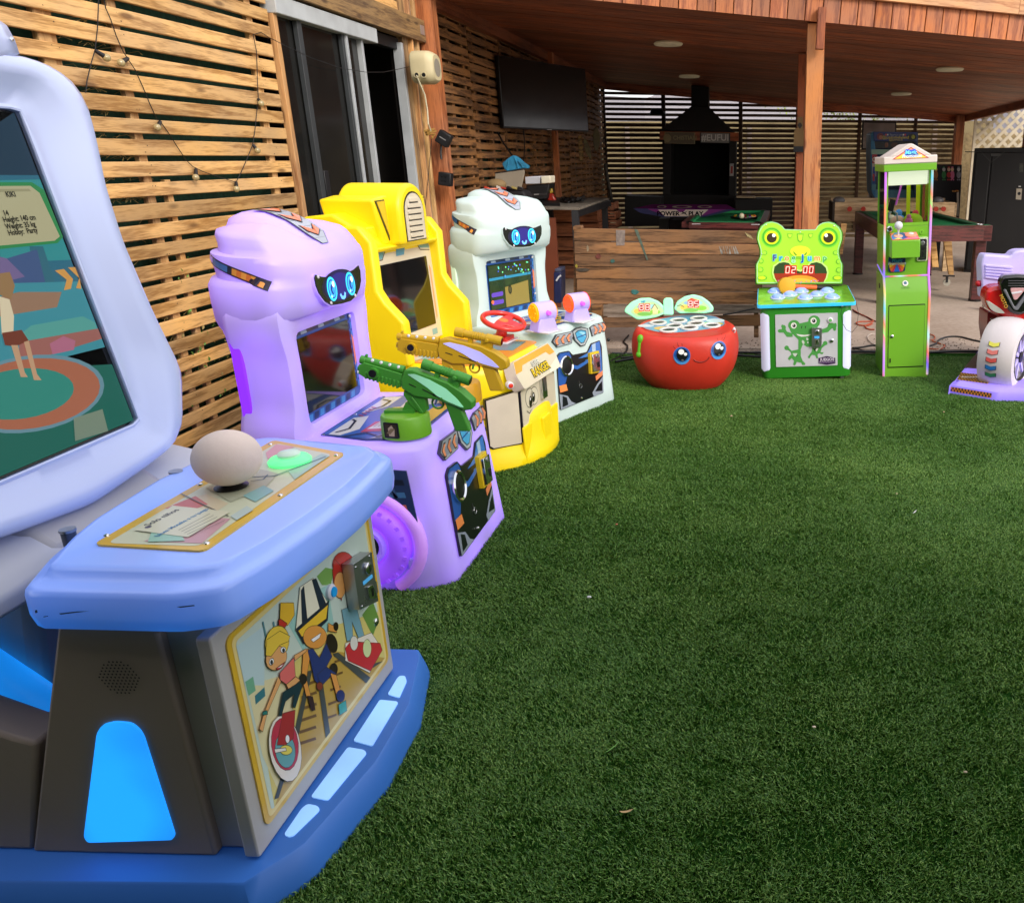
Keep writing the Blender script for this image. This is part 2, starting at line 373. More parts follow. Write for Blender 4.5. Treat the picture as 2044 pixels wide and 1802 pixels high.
# artificial turf: thousands of curved blades in a few clumps, scattered over the base
m, t, p = base('turf_blade'); L = t.links
ge = t.nodes.new('ShaderNodeNewGeometry'); oi = t.nodes.new('ShaderNodeObjectInfo')
nz = t.nodes.new('ShaderNodeTexNoise'); nz.inputs['Scale'].default_value = 1.3; nz.inputs['Detail'].default_value = 4; L.new(ge.outputs['Position'], nz.inputs[0])
n2 = t.nodes.new('ShaderNodeTexNoise'); n2.inputs['Scale'].default_value = 160; n2.inputs['Detail'].default_value = 2; L.new(ge.outputs['Position'], n2.inputs[0])
ma = t.nodes.new('ShaderNodeMath'); ma.operation = 'MULTIPLY_ADD'; ma.inputs[1].default_value = 1.6; L.new(n2.outputs[0], ma.inputs[0]); nk = t.nodes.new('ShaderNodeMath'); nk.operation = 'MULTIPLY'; nk.inputs[1].default_value = .4; L.new(nz.outputs[0], nk.inputs[0]); L.new(nk.outputs[0], ma.inputs[2])
cr = t.nodes.new('ShaderNodeValToRGB'); e = cr.color_ramp.elements; e[0].position = 0; e[1].position = 1
e[0].color = (*srgb('1f480f'), 1); e[1].color = (*srgb('9cba60'), 1)
k = e.new(.45); k.color = (*srgb('447324'), 1); mm = t.nodes.new('ShaderNodeMapRange'); mm.inputs[1].default_value = .62; mm.inputs[2].default_value = 1.42; L.new(ma.outputs[0], mm.inputs[0]); L.new(mm.outputs[0], cr.inputs[0]); L.new(cr.outputs[0], p.inputs['Base Color'])
p.inputs['Roughness'].default_value = .45; p.inputs['Specular IOR Level'].default_value = .35
TURF = m
tiles = bpy.data.collections.new('turf_clumps')
TS = .3
for k in range(5):
    rr = random.Random(k + 3); vs = []; fs = []
    for i in range(4400):
        x, y = rr.uniform(-TS * .56, TS * .56), rr.uniform(-TS * .56, TS * .56)
        h = rr.uniform(.008, .019); az = rr.gauss(0, 1.0) + (0 if rr.random() < .75 else 3.1); ln = rr.uniform(.4, 1.25) * h
        w_ = rr.uniform(.0011, .0018); dx, dy = math.cos(az), math.sin(az); a2 = rr.uniform(0, 6.3); sx, sy = math.cos(a2) * w_, math.sin(a2) * w_
        o = len(vs)
        vs += [(x - sx, y - sy, 0), (x + sx, y + sy, 0), (x + dx * ln * .35 - sx, y + dy * ln * .35 - sy, h * .62), (x + dx * ln * .35 + sx, y + dy * ln * .35 + sy, h * .62), (x + dx * ln, y + dy * ln, h)]
        fs += [(o, o + 1, o + 3, o + 2), (o + 2, o + 3, o + 4)]
    me = bpy.data.meshes.new('turf_clump'); me.from_pydata(vs, [], fs); me.materials.append(TURF)
    tiles.objects.link(bpy.data.objects.new('turf_clump', me))
pts = []; rots = []
ny = int((7.25 + 1.0) / (TS * .92)); y = -.6
while y < 7.4:
    x = -2.85
    while x < 3.9:
        px, py = x + random.uniform(-.02, .02), y + random.uniform(-.02, .02)
        if py < TE(px) - TS * .5 and abs(math.atan2(px, py + .4)) < 1.35:
            pts.append((px, py, .008)); n = noise.noise(Vector((px * .55, py * .55, 3.1))) ; rots.append(-1.6 + n * 4.2 + random.gauss(0, .55))
        x += TS * .84
    y += TS * .84
me = bpy.data.meshes.new('turf_points'); me.from_pydata(pts, [], [])
at = me.attributes.new('spin', 'FLOAT', 'POINT'); at.data.foreach_set('value', rots)
tf = bpy.data.objects.new('artificial_turf', me); C.objects.link(tf); tf['kind'] = 'stuff'; tf['label'] = 'short green artificial turf covering the yard'
ng = bpy.data.node_groups.new('scatter_turf', 'GeometryNodeTree')
ng.interface.new_socket('Geometry', in_out='INPUT', socket_type='NodeSocketGeometry'); ng.interface.new_socket('Geometry', in_out='OUTPUT', socket_type='NodeSocketGeometry')
N = ng.nodes.new; gi = N('NodeGroupInput'); go = N('NodeGroupOutput'); ip = N('GeometryNodeInstanceOnPoints'); ci = N('GeometryNodeCollectionInfo')
ci.inputs[0].default_value = tiles; ci.inputs['Separate Children'].default_value = True; ci.inputs['Reset Children'].default_value = True
ip.inputs['Pick Instance'].default_value = True
na = N('GeometryNodeInputNamedAttribute'); na.data_type = 'FLOAT'; na.inputs[0].default_value = 'spin'
cx = N('ShaderNodeCombineXYZ'); ri = N('FunctionNodeRandomValue'); ri.data_type = 'INT'; ri.inputs['Min'].default_value = 0; ri.inputs['Max'].default_value = 4
ll = ng.links.new
ll(gi.outputs[0], ip.inputs['Points']); ll(ci.outputs[0], ip.inputs['Instance']); ll(na.outputs[0], cx.inputs[2])
er = N('FunctionNodeEulerToRotation'); ll(cx.outputs[0], er.inputs[0]); ll(er.outputs[0], ip.inputs['Rotation'])
ll(ri.outputs[2], ip.inputs['Instance Index']); ll(ip.outputs[0], go.inputs[0])
tf.modifiers.new('scatter', 'NODES').node_group = ng

# ------------------------------------------------------------------ left slatted wall
WX = -2.85
NET = pm('dark_green_shade_net', '204736', .9, var=.3, scale=40, bump=.5)
lw = thing('slatted_wall', 'pale timber slat wall with green net behind, left of the sliding door', 'wall', (WX, 3.7, 0))
b = B(); b.box(-.11, -2.2, 0, -.1, 1.72, 3.3, NET); b.obj('shade_net', lw)
rr = random.Random(5)
for i in range(35):
    z = .07 + i * .0925
    plank('slat', lw, (WX + rr.uniform(-.003, .003), 3.7, z + rr.uniform(-.004, .004)), 3.46, .066 + .004 * (i % 3 - 1), .02, PINE, (rr.uniform(-.02, .02), 0, R(90) + rr.uniform(-.001, .001)), lw.location)
for y_, z0, z1, w_ in ((2.75, 0, 3.3, .09), (3.72, 0, 3.3, .095), (4.14, 0, 3.3, .055), (4.28, 0, 1.5, .04), (5.27, 0, 3.3, .06)):
    plank('batten', lw, (WX - .025, y_, (z0 + z1) / 2), z1 - z0, w_, .028, PINE2, (0, R(90), R(0)) if False else (R(90), 0, R(90)) if False else (0, R(90), 0), lw.location).rotation_euler = Matrix(((0, 1, 0), (0, 0, 1), (1, 0, 0))).to_euler()
plank('edge_trim', lw, (WX + .012, 5.475, 1.65), 3.3, .045, .04, TRIM, (0, 0, 0), lw.location).rotation_euler = Matrix(((0, 1, 0), (0, 0, 1), (1, 0, 0))).to_euler()
VERT = Matrix(((0, 1, 0), (0, 0, 1), (1, 0, 0))).to_euler()   # board standing upright, wide face towards +x
b = B(); NAIL = pm('rusty_nail', '3a2c22', .6)
for i in range(35):
    for y_ in (2.73, 2.77, 3.70, 3.74, 4.13, 4.15, 5.26, 5.29):
        z = .07 + i * .0925 + rr.choice((-.018, .016)) + rr.uniform(-.004, .004); b.add([(.0112, y_ - 3.7 + rr.uniform(-.004, .004) + .0028 * math.cos(a), z + .0028 * math.sin(a)) for a in (0, 1.3, 2.5, 3.8, 5)], [(0, 1, 2, 3, 4)], NAIL)
b.obj('nail_heads', lw, kind='stuff')
b = B(); STRAW = pm('dry_grass', 'a8945c', .8, var=.3); GL = pm('green_leaf', '5f8a35', .6, var=.3)
for i in range(230):                                        # dead grass poking between slats near the left edge
    y_ = rr.gauss(3.95, .13); z = rr.uniform(.3, 2.4); z = .07 + .0925 * (round((z - .07) / .0925) + .5)
    p0 = Vector((-.06, y_ - 3.7, z)); l = rr.uniform(.03, .1); a = rr.uniform(-1.5, 1.5)
    q = p0 + Vector((.05, math.sin(a) * l, math.cos(a) * l * .3 - .01)); b.tube([p0, (p0 + q) / 2 + Vector((.02, 0, .012)), q], .0012, STRAW, 3)
o = b.obj('dry_grass', lw, kind='stuff')
b = B()
for i in range(300):
    y_ = rr.gauss(4.35, .22) if i < 220 else rr.gauss(5.1, .15); z = rr.uniform(.3, 1.05) if i < 220 else rr.uniform(.5, .8)
    z = .07 + .0925 * (round((z - .07) / .0925) + .5) + rr.uniform(-.02, .02); x = rr.uniform(-.05, .025); s_ = rr.uniform(.006, .016); a = rr.uniform(0, 6)
    b.add([(x, y_ - 3.7, z), (x + .006, y_ - 3.7 + s_ * math.cos(a), z + s_ * math.sin(a)), (x + .002, y_ - 3.7 + 2 * s_ * math.cos(a + .4), z + 2 * s_ * math.sin(a + .4)), (x, y_ - 3.7 + s_ * math.cos(a + .9), z + s_ * math.sin(a + .9))], [(0, 1, 2, 3)], GL if i % 3 else STRAW)
b.obj('creeper', lw, kind='stuff')

# ------------------------------------------------------------------ sliding door
dr = thing('sliding_door', 'dark aluminium sliding glass door standing half open in the timber wall', 'door', (WX, 6.45, 0))
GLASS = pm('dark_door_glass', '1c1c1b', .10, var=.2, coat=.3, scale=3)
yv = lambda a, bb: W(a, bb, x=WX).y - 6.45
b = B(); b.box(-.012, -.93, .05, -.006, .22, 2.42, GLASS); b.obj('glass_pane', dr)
def stile(name, y0, y1, x0, x1, mat, z1=2.42): b = B(); b.box(x0, y0, .02, x1, y1, z1, mat); return b.obj(name, dr, bevel=.002)
stile('stile', -.72, -.665, .0, .03, pm('dull_grey_aluminium', '35393c', .5, var=.1)); stile('stile', -.115, -.080, .0, .03, pm('dull_grey_aluminium', '35393c', .5, var=.1)); stile('stile', -.075, -.045, .0, .04, ALUW); stile('stile', .19, .222, -.03, .03, ALUW)
stile('jamb', .94, .982, -.04, .03, ALUW, 2.47); stile('jamb', -.955, -.93, -.05, .0, BLACKM, 2.47)
b = B(); b.box(-.004, -.66, 1.34, .036, -.6, 1.52, BLACKM); b.obj('door_handle', dr, bevel=.004)
b = B(); b.box(-.04, -1.0, 2.4, .06, .42, 2.5, pm('pale_painted_track', 'b4b9bb', .5, var=.1)); b.obj('top_track', dr, bevel=.006)
b = B(); b.box(-.08, -.95, 2.42, -.005, .98, 2.5, BLACKM); b.obj('head_frame', dr)
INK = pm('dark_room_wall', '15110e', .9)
rm = thing('shed_room', 'dark unlit room behind the half open sliding door', 'room', (-4.2, 6.45, 0))
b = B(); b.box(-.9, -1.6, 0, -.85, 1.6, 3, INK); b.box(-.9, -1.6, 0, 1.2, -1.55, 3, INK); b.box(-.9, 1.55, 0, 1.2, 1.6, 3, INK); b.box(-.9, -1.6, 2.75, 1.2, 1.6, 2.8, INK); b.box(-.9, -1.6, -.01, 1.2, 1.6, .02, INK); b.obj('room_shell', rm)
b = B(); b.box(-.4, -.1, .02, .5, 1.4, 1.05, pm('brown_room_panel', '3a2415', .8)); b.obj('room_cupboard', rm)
ln = thing('door_lintel', 'old grey-brown timber lintel beam over the sliding door', 'beam', (WX, 6.6, 2.6))
plank('beam', ln, (WX + .03, 6.62, 2.6), 2.42, .17, .1, OLDBEAM, (0, 0, R(90)), ln.location)
b = B(); b.box(.08, 1.12, -.03, .084, 1.2, .04, ALU); b.obj('bracket', ln)
uw = thing('upper_slat_panel', 'short slatted pallet panel above the door lintel', 'wall', (WX, 6.6, 2.7))
for i in range(6): plank('slat', uw, (WX, 6.6, 2.735 + i * .0925), 2.4, .068, .02, PINE, (0, 0, R(90)), uw.location)
for y_ in (5.7, 6.25, 6.8, 7.0, 7.5): plank('block', uw, (WX - .03, y_, 2.98), .56, .08, .04, PINE2, VERT, uw.location).rotation_euler = VERT
b = B(); b.box(-.12, -1.2, 0, -.1, 1.2, .6, NET); b.obj('shade_net', uw)
db = thing('jamb_boards', 'upright weathered boards between the door and the orange post', 'boards', (WX, 7.6, 0))
for y_, w_, x_, mt in ((7.50, .1, .0, OLDBEAM), (7.585, .03, .03, TRIM), (7.65, .085, .0, OLDG), (7.735, .04, .02, PINE2)):
    plank('board', db, (WX + x_, y_, 1.65), 3.3, w_, .05, mt, VERT, db.location).rotation_euler = VERT
b = B(); b.box(-.09, -.15, 0, -.08, .22, 3.3, INK); b.obj('backing', db)
ps = thing('timber_post', 'orange stained post at the left wall carrying the round siren box', 'post', (WX, 7.9, 0))
plank('post', ps, (WX + .07, 7.9, 1.6), 3.2, .14, .16, ORANGE, VERT, ps.location).rotation_euler = VERT

# ------------------------------------------------------------------ pallet wall under the roof
pw = thing('pallet_wall', 'weathered pallet wall under the roof behind the television', 'wall', (WX, 12.6, 0))
for i in range(31):
    z0 = .07 + i * .0925; y_ = 7.98; s = 0
    while y_ < 17.15:
        l = min((1.2, 1.1, 1.25)[s % 3], 17.2 - y_); s += 1
        if l > .1: plank('slat', pw, (WX + rr.uniform(-.004, .004), y_ + l / 2, z0 + rr.uniform(-.006, .006) + .016 * math.sin(s * 2.2)), l - .01, .068, .02, PALLET, (rr.uniform(-.03, .03), rr.uniform(-.002, .002), R(90)), pw.location)
        y_ += l
y_ = 8.15
while y_ < 17.1:
    plank('batten', pw, (WX - .045, y_, 1.45), 2.9, .07, .07, PALLET, VERT, pw.location).rotation_euler = VERT; y_ += rr.choice((.42, .5, .3, .55))
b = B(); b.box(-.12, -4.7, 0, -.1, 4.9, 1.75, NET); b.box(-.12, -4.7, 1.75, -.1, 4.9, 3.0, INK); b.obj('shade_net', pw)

# ------------------------------------------------------------------ roof
FA, FB = Vector((-2.85, 7.71, 2.948)), Vector((5.0, 9.31, 2.465)); BA, BB = Vector((-2.85, 17.3, 2.94)), Vector((4.25, 18.85, 2.40))
FBc = FA + (FB - FA) * ((4.25 + 2.85) / 7.85)
rf = thing('pavilion_roof', 'red-brown timber roof with a board fascia over the games area', 'roof', (0, 9, 2.9))
O_ = Vector(rf.location); n = 56
for i in range(n):
    t0, t1 = (i + .02) / n, (i + .98) / n
    b = B(); q = [FA.lerp(BA, t0), FBc.lerp(BB, t0), FBc.lerp(BB, t1), FA.lerp(BA, t1)]; j = rr.uniform(-.0015, .0015)
    xa = (q[1] - q[0]).normalized(); M3 = Matrix.Rotation(math.atan2(xa.y, xa.x), 3, 'Z')
    c_ = sum(q, Vector()) / 4
    b.add([M3.inverted() @ (v - c_ + Vector((0, 0, j))) for v in q] + [M3.inverted() @ (v - c_ + Vector((0, 0, .02))) for v in q], [(3, 2, 1, 0), (4, 5, 6, 7), (0, 1, 5, 4), (1, 2, 6, 5), (2, 3, 7, 6), (3, 0, 4, 7)], CEIL)
    o = b.obj('ceiling_board', rf); o.location = c_ - O_; o.rotation_euler = (0, 0, math.atan2(xa.y, xa.x))
b = B(); up = Vector((0, 0, .12)); q = [FA, FB, BB + Vector((.8, 0, -.05)), BA]; q = [v + Vector((0, 0, .13)) - O_ for v in q]
b.add(q + [v + Vector((0, 0, .03)) for v in q], [(3, 2, 1, 0), (4, 5, 6, 7), (0, 1, 5, 4), (1, 2, 6, 5), (2, 3, 7, 6), (3, 0, 4, 7)], pm('dark_roof_sheet', '2a2522', .7)); b.obj('roof_sheet', rf)
d_ = (FB - FA).normalized(); az = math.atan2(d_.y, d_.x); sl_ = -math.asin(d_.z); L_ = (FB - FA).length
back = Vector((-math.sin(az), math.cos(az), 0)); nb = int(L_ / .16)
for i in range(nb):
    p_ = FA + d_ * (.08 + i * .16) + Vector((0, 0, .117)) - back * (.012 + rr.uniform(0, .002))
    plank('fascia_board', rf, p_, .235, .152, .022, FASC, (0, 0, 0), O_).rotation_euler = (Matrix.Rotation(az, 3, 'Z') @ Matrix.Rotation(sl_, 3, 'Y') @ Matrix(((0, 0, 1), (0, 1, 0), (-1, 0, 0)))).to_euler()
b = B(); q = [FA + back * .02 - O_, FB + back * .02 - O_]; b.add([q[0], q[1], q[1] + Vector((0, 0, .25)), q[0] + Vector((0, 0, .25))], [(0, 1, 2, 3)], CEIL); b.obj('fascia_backing', rf)
for i in range(3):
    l = L_ / 3; p_ = FA + d_ * (l * (i + .5)) + Vector((0, 0, .275)) - back * .05
    plank('top_beam', rf, p_, l - .004, .13, .05, BEAM, (0, sl_, az), O_)
plank('beam_end', rf, W(1638, 45, y=8.38) + Vector((0, -.06, -.06)), .33, .07, .09, REDW, (0, R(-88), 0), O_)
# eave and wall plates
def bar(name, par, a, b_, h, t, mat):
    a, b_ = Vector(a), Vector(b_); d = (b_ - a).normalized()
    o = plank(name, par, (a + b_) / 2, (b_ - a).length, h, t, mat, (0, 0, 0), par.location)
    y_ = Vector((0, 0, 1)).cross(d); y_ = y_.normalized() if y_.length > 1e-3 else Vector((0, 1, 0)); z_ = d.cross(y_)
    o.rotation_euler = Matrix((d, y_, z_)).transposed().to_euler(); return o
bar('eave_beam', rf, FBc + Vector((0, 0, -.05)), BB + Vector((0, 0, -.05)), .12, .08, REDW)
bar('wall_plate', rf, Vector((-2.86, 7.9, 2.93)), Vector((-2.86, 17.4, 2.93)), .2, .2, CEIL); bar('wall_plate', rf, BA + Vector((0, -.12, -.06)), BB + Vector((0, -.12, -.06)), .13, .08, CEIL)
for (a, c_, lab) in (((1334, 88), 2.80, 'round ceiling light nearest the fascia, left of the front post'), ((1376, 153), 2.76, 'round ceiling light farther back, above the grill hood'),
                   ((1896, 139), 2.53, 'round ceiling light at the right, nearest the eave'), ((1799, 188), 2.50, 'round ceiling light farthest back at the right')):
    zc = c_
    for _ in range(6):
        p_ = W(*a, z=zc); tt = 1 / 3
        # height of the ceiling above that point
        s_ = (p_.x + 2.85) / 7.1; f_ = (p_.y - (FA.lerp(FBc, s_)).y) / ((BA.lerp(BB, s_)).y - (FA.lerp(FBc, s_)).y); zc = FA.lerp(FBc, s_).z * (1 - f_) + BA.lerp(BB, s_).z * f_ - .02
    lt = thing('ceiling_light', lab, 'ceiling light', p_, group='round ceiling lights')
    b = B(); b.lathe(Fr((0, 0, 0), (1, 0, 0), (0, -1, 0)), [(.15, -.015), (.165, 0), (.15, .016), (.12, .02)], pm('cream_light_disc', 'c9bfa6', .5, em='c9b890', es=.10)); b.obj('diffuser', lt, smooth=40)

# posts
def post(a, y, w_, label, mat, z1, name='timber_post', px=1620):
    p_ = W(px, a, y=y); t_ = thing(name, label, 'post', (p_.x, y, 0)); plank('post', t_, (p_.x, y, z1 / 2), z1, w_, w_, mat, VERT, t_.location).rotation_euler = VERT; return t_
fp = post(300, 8.5, .155, 'orange stained front post of the roof behind the frog machine', ORANGE2, 2.73, px=1621)
sp = thing('timber_post', 'dark red inner post just left of the orange front post', 'post', (W(1600, 300, y=10.6).x, 10.6, 0)); plank('post', sp, (W(1600, 300, y=10.6).x, 10.6, 1.35), 2.7, .13, .13, REDW, VERT, sp.location).rotation_euler = VERT
bp = thing('timber_post', 'orange post at the far right corner of the slatted back wall', 'post', (4.12, 18.45, 0)); plank('post', bp, (4.12, 18.45, 1.2), 2.4, .22, .16, ORANGE, VERT, bp.location).rotation_euler = VERT
rp = thing('timber_post', 'orange post at the right edge, in front of the white lattice', 'post', (4.02, 13.4, 0)); plank('post', rp, (4.02, 13.4, 1.22), 2.45, .14, .14, ORANGE, VERT, rp.location).rotation_euler = VERT
bd = thing('bracket_plaque', 'bottle-shaped wooden plaque hanging on the dark inner post', 'plaque', W(1594, 250, y=10.5))
Lb = Loc(bd); f0 = Fr((0, 0, 0), (1, 0, 0), (0, 0, 1)); z_ = zoomer(Lb, f0, 1600, 200, 4.742)
b = B(); b.ext(f0, z_((1340, 700), (1460, 700), (1455, 530), (1445, 500), (1440, 370), (1385, 370), (1380, 490), (1345, 530)), -.015, .01, pm('tan_plaque', '8a7048', .7)); b.ext(f0, z_((1385, 470), (1410, 505), (1435, 470), (1430, 450), (1412, 430), (1390, 450)), .01, .014, pr_('2a2018')); b.obj('board', bd)
b = B(); b.ext(f0, z_((1338, 765), (1462, 765), (1462, 700), (1338, 700)), -.015, .06, BLACKM); b.obj('tray', bd)

# ------------------------------------------------------------------ slatted back wall
bw = thing('slatted_back_wall', 'dark slatted back wall with daylight showing through its gaps', 'wall', (-2.85, 17.25, 0))
A_, Bb = Vector((-2.85, 17.25, 0)), Vector((4.2, 18.8, 0)); dd = (Bb - A_).normalized(); ang = math.atan2(dd.y, dd.x)
def along(px):                                              # distance along the wall where the pixel column meets it
    r0 = ray(px, 320); r2 = Vector((r0.x, r0.y)); k_ = dd.x * r2.y - dd.y * r2.x
    return (-(A_.x) * r2.y + A_.y * r2.x) / k_ if abs(k_) > 1e-9 else 0
posts = [0] + [along(p) for p in (1327, 1478, 1590, 1712, 1822)] + [(Bb - A_).length]
for s in posts:
    q = A_ + dd * s; plank('upright', bw, (q.x, q.y - .04, 1.45), 2.9 - .075 * s, .07, .05, DARKS, VERT, bw.location).rotation_euler = (Matrix.Rotation(ang, 3, 'Z') @ Matrix(((0, 0, 1), (0, 1, 0), (1, 0, 0)))).to_euler()
for i in range(31):
    z0 = .07 + i * .0925
    for k in range(len(posts) - 1):
        s0, s1 = posts[k], posts[k + 1]; sm = (s0 + s1) / 2
        if z0 > 2.9 - .076 * sm: continue
        q = A_ + dd * sm
        plank('slat', bw, (q.x, q.y, z0 + rr.uniform(-.003, .003)), s1 - s0, .052 if z0 > 2.2 else .064, .02, DARKS if k < 3 or z0 > 2.2 else LITSLAT, (rr.uniform(-.04, .04), rr.uniform(-.002, .002), ang), bw.location)  # right bays below the top rows take the lit copy of the slat
bf = thing('boundary_wall', 'sunlit tan boundary wall seen through the slats of the back wall', 'wall', (0, 20, 0))
b = B(); b.box(-7, 0, 0, 5.2, .15, 2.36, ground_mat('tan_boundary_render', '6e6044', '958560', 2)); b.obj('wall_face', bf)
b = B()
for k in range(9): b.box(-6.9 + k * 1.35, -.03, 0, -6.8 + k * 1.35, 0, 2.3, OLDG)
b.obj('pier', bf)
tr = thing('hedge', 'pale sunlit foliage showing between the top slats, right of the front post', 'hedge', (2.2, 22, 0))
b = B(); LV = pm('hedge_leaf', '7d8a3c', .6, var=.4)
for i in range(2600):
    x, y_, z = rr.gauss(0, .8), rr.uniform(-.4, .4), rr.uniform(.3, 3.15) - abs(rr.gauss(0, .12)); s_ = rr.uniform(.03, .07); a = rr.uniform(0, 6.3); c_ = rr.uniform(-1, 1)
    b.add([(x, y_, z), (x + s_ * math.cos(a), y_ + s_ * c_, z + s_ * math.sin(a)), (x + s_ * math.cos(a + .8), y_ - s_ * c_, z + s_ * math.sin(a + .8))], [(0, 1, 2)], LV)
b.obj('foliage', tr)
b = B(); b.cyl((0, 0, 0), (0, 0, 2.2), .06, OLDG, .03); b.obj('stem', tr)

# white lattice and wire fence at the far right
lt = thing('lattice_panel', 'white diagonal lattice panel behind the right end of the roof', 'lattice', (5.2, 18, 1.2))
LW = pm('pale_lattice_paint', 'c8bda6', .7, var=.1)
f0 = Fr((0, 0, 0), (1, 0, 0), (0, 0, 1))
def clipline(x0, z0, dx, dz, w0, w1, h0, h1):
    ts = [];
    t0, t1 = -9, 9
    for p_, d, lo, hi in ((x0, dx, w0, w1), (z0, dz, h0, h1)):
        a, c_ = (lo - p_) / d, (hi - p_) / d; t0 = max(t0, min(a, c_)); t1 = min(t1, max(a, c_))
    return (t0, t1) if t1 - t0 > .05 else None
for sgn, dep in ((1, 0), (-1, .02)):
    for k in range(-16, 17):
        q = clipline(k * .20, 0, .7071, .7071 * sgn, -.85, .95, -1.15, 1.27)
        if not q: continue
        x0, z0, x1, z1 = k * .20 + .7071 * q[0], .7071 * sgn * q[0], k * .20 + .7071 * q[1], .7071 * sgn * q[1]
        c_ = Vector(((x0 + x1) / 2, dep, (z0 + z1) / 2)); o = plank('lath', lt, lt.location + c_, math.hypot(x1 - x0, z1 - z0), .06, .012, LW, (0, -math.atan2(z1 - z0, x1 - x0), 0), lt.location)
for a, c_ in (((-.87, 0, -1.2), (-.87, 0, 1.3)), ((.97, 0, -1.2), (.97, 0, 1.3))): bar('stile', lt, lt.location + Vector(a), lt.location + Vector(c_), .05, .04, LW)
wf = thing('reed_screen', 'tan reed screen fence between the corner post and the lattice', 'fence', (4.6, 19.4, 0))
b = B(); b.box(-.7, 0, 0, 1.6, .05, 2.1, ground_mat('tan_reed', '6e5f45', 'a8946c', 14)); b.obj('screen', wf)
hl = B(); hl.add([(x, 90 + 8 * math.sin(x * .1), z) for x in range(-120, 121, 10) for z in (-1, 7 + 4 * math.sin(x * .07 + 1) + 2 * math.sin(x * .23))], [(2 * i, 2 * i + 2, 2 * i + 3, 2 * i + 1) for i in range(24)], pm('hazy_hill', '9a98a0', 1)); hl.obj('hills', kind='structure')

# unseen house added behind the camera, its porch sized to shade the near turf
hs = thing('unseen_house_wall', 'plain unseen house wall with a porch roof added for shade, behind the viewer', 'house', (0, -1.6, 0))
b = B(); b.box(-6, -.2, 0, 6, 0, 3.1, pm('dull_house_render', '4a453f', .9)); b.obj('wall', hs)
b = B(); b.box(-6, -.3, 2.75, 4.5, 2.0, 2.85, REDW); b.obj('shade_porch_roof', hs)

# ================================================================== shells
SHELL_BLUE = pm('blue_lit_white_shell', 'a6baf0', .28, em=(.0, .15, .8), es=.42, evar=.25, coat=.3, var=.03)
SHELL_HEAD = pm('white_gloss_shell', 'c2cdf0', .25, em=(.2, .3, .9), es=.05, evar=.2, coat=.35, var=.03)
SHELL_PUR = pm('purple_lit_shell', 'bfb0ea', .42, em=(.25, .09, 1.0), es=.48, evar=.6, var=.03)
SHELL_MINT = pm('mint_lit_white_shell', 'c4d3d1', .4, em=(.45, .75, .7), es=.15, evar=.3, var=.03)
SHELL_YEL = pm('yellow_lit_shell', 'efd312', .38, em=(1.0, .75, .0), es=.16, evar=.3, var=.04)
BODYG = pm('warm_grey_body', '8c8074', .55, var=.05, bump=.15)
BODYW = pm('pale_grey_panel', 'b4b1ae', .45, var=.04)
BASEB = pm('blue_base_plastic', '3c78cc', .4, em=(.01, .08, .45), es=.08, var=.04)
BLUEL = pm('blue_light_window', '3a90f0', .4, em=(.01, .30, 1.0), es=.95, evar=.45)
PALEL = pm('pale_blue_light_window', '9fc8f5', .4, em=(.25, .55, 1.0), es=.55, evar=.3)
SCRG = pm('dark_screen_glass', '0e0f11', .05, var=.02, coat=.5)
YEDGE = pm('yellow_panel_border', 'e0b533', .3, coat=.4)

def screws(b, fr, pts, d, r=.006, mat=None):
    for u, v in pts: b.lathe(Fr(fr(u, v, d), fr.U, fr.V), [(r, 0), (r * .9, r * .4), (r * .3, r * .6)], mat or CHROME, 10)

# ------------------------------------------------------------------ runner arcade (blue, left foreground)
ar = thing('arcade_machine', 'large blue-white children arcade machine with ball joystick, nearest at left', 'arcade machine', (-1.1, 1.87, 0))
LA = Loc(ar); O3 = Vector((1.1, -1.87, 0)); G = lambda x, y, z: Vector((x, y, z)) + O3
fz = lambda z: Fr((0, 0, z), (1, 0, 0), (0, 1, 0))
b = B()
def outl(px, z): return [tuple((W(*p, z=z) + O3)[:2]) for p in px]
top = outl([(486, 1764), (605, 1690), (753, 1519), (819, 1404), (842, 1295)], .1)
bot = outl([(486, 1800), (523, 1766), (617, 1651), (720, 1548), (823, 1416), (838, 1310)], 0)
topo = [(-1.0, top[0][1] - .02)] + top + [(-1.0, top[-1][1] + .02)]
c0 = (-.3, 0)
LT = polar(topo, c0, 96); LBt = [(c0[0] + (x - c0[0]) * 1.045, c0[1] + (y - c0[1]) * 1.03) for x, y in LT]
b.loft([[Vector((x, y, .0)) for x, y in LBt], [Vector((x, y, .03)) for x, y in LBt], [Vector((x, y, .095)) for x, y in LT], [Vector((x, y, .1)) for x, y in inset(LT, c0, .99)]], BASEB)
b.obj('base_plate', ar, smooth=40)
zb = zoomer(LA, fz(.1), 480, 1250, 2.402)
for pts in ([(465, 1755), (495, 1768), (520, 1760), (672, 1612), (655, 1590), (600, 1580), (568, 1604)], [(618, 1540), (715, 1560), (937, 1290), (922, 1272), (830, 1256)],
            [(860, 1220), (968, 1250), (1115, 1004), (1108, 996), (1012, 986)], [(1056, 955), (1122, 975), (1165, 880), (1155, 850), (1125, 850), (1110, 865)]):
    b = B(); b.ext(fz(.1), rpoly(zb(*pts), .008), -.004, .003, PALEL); b.obj('base_light_window', ar)
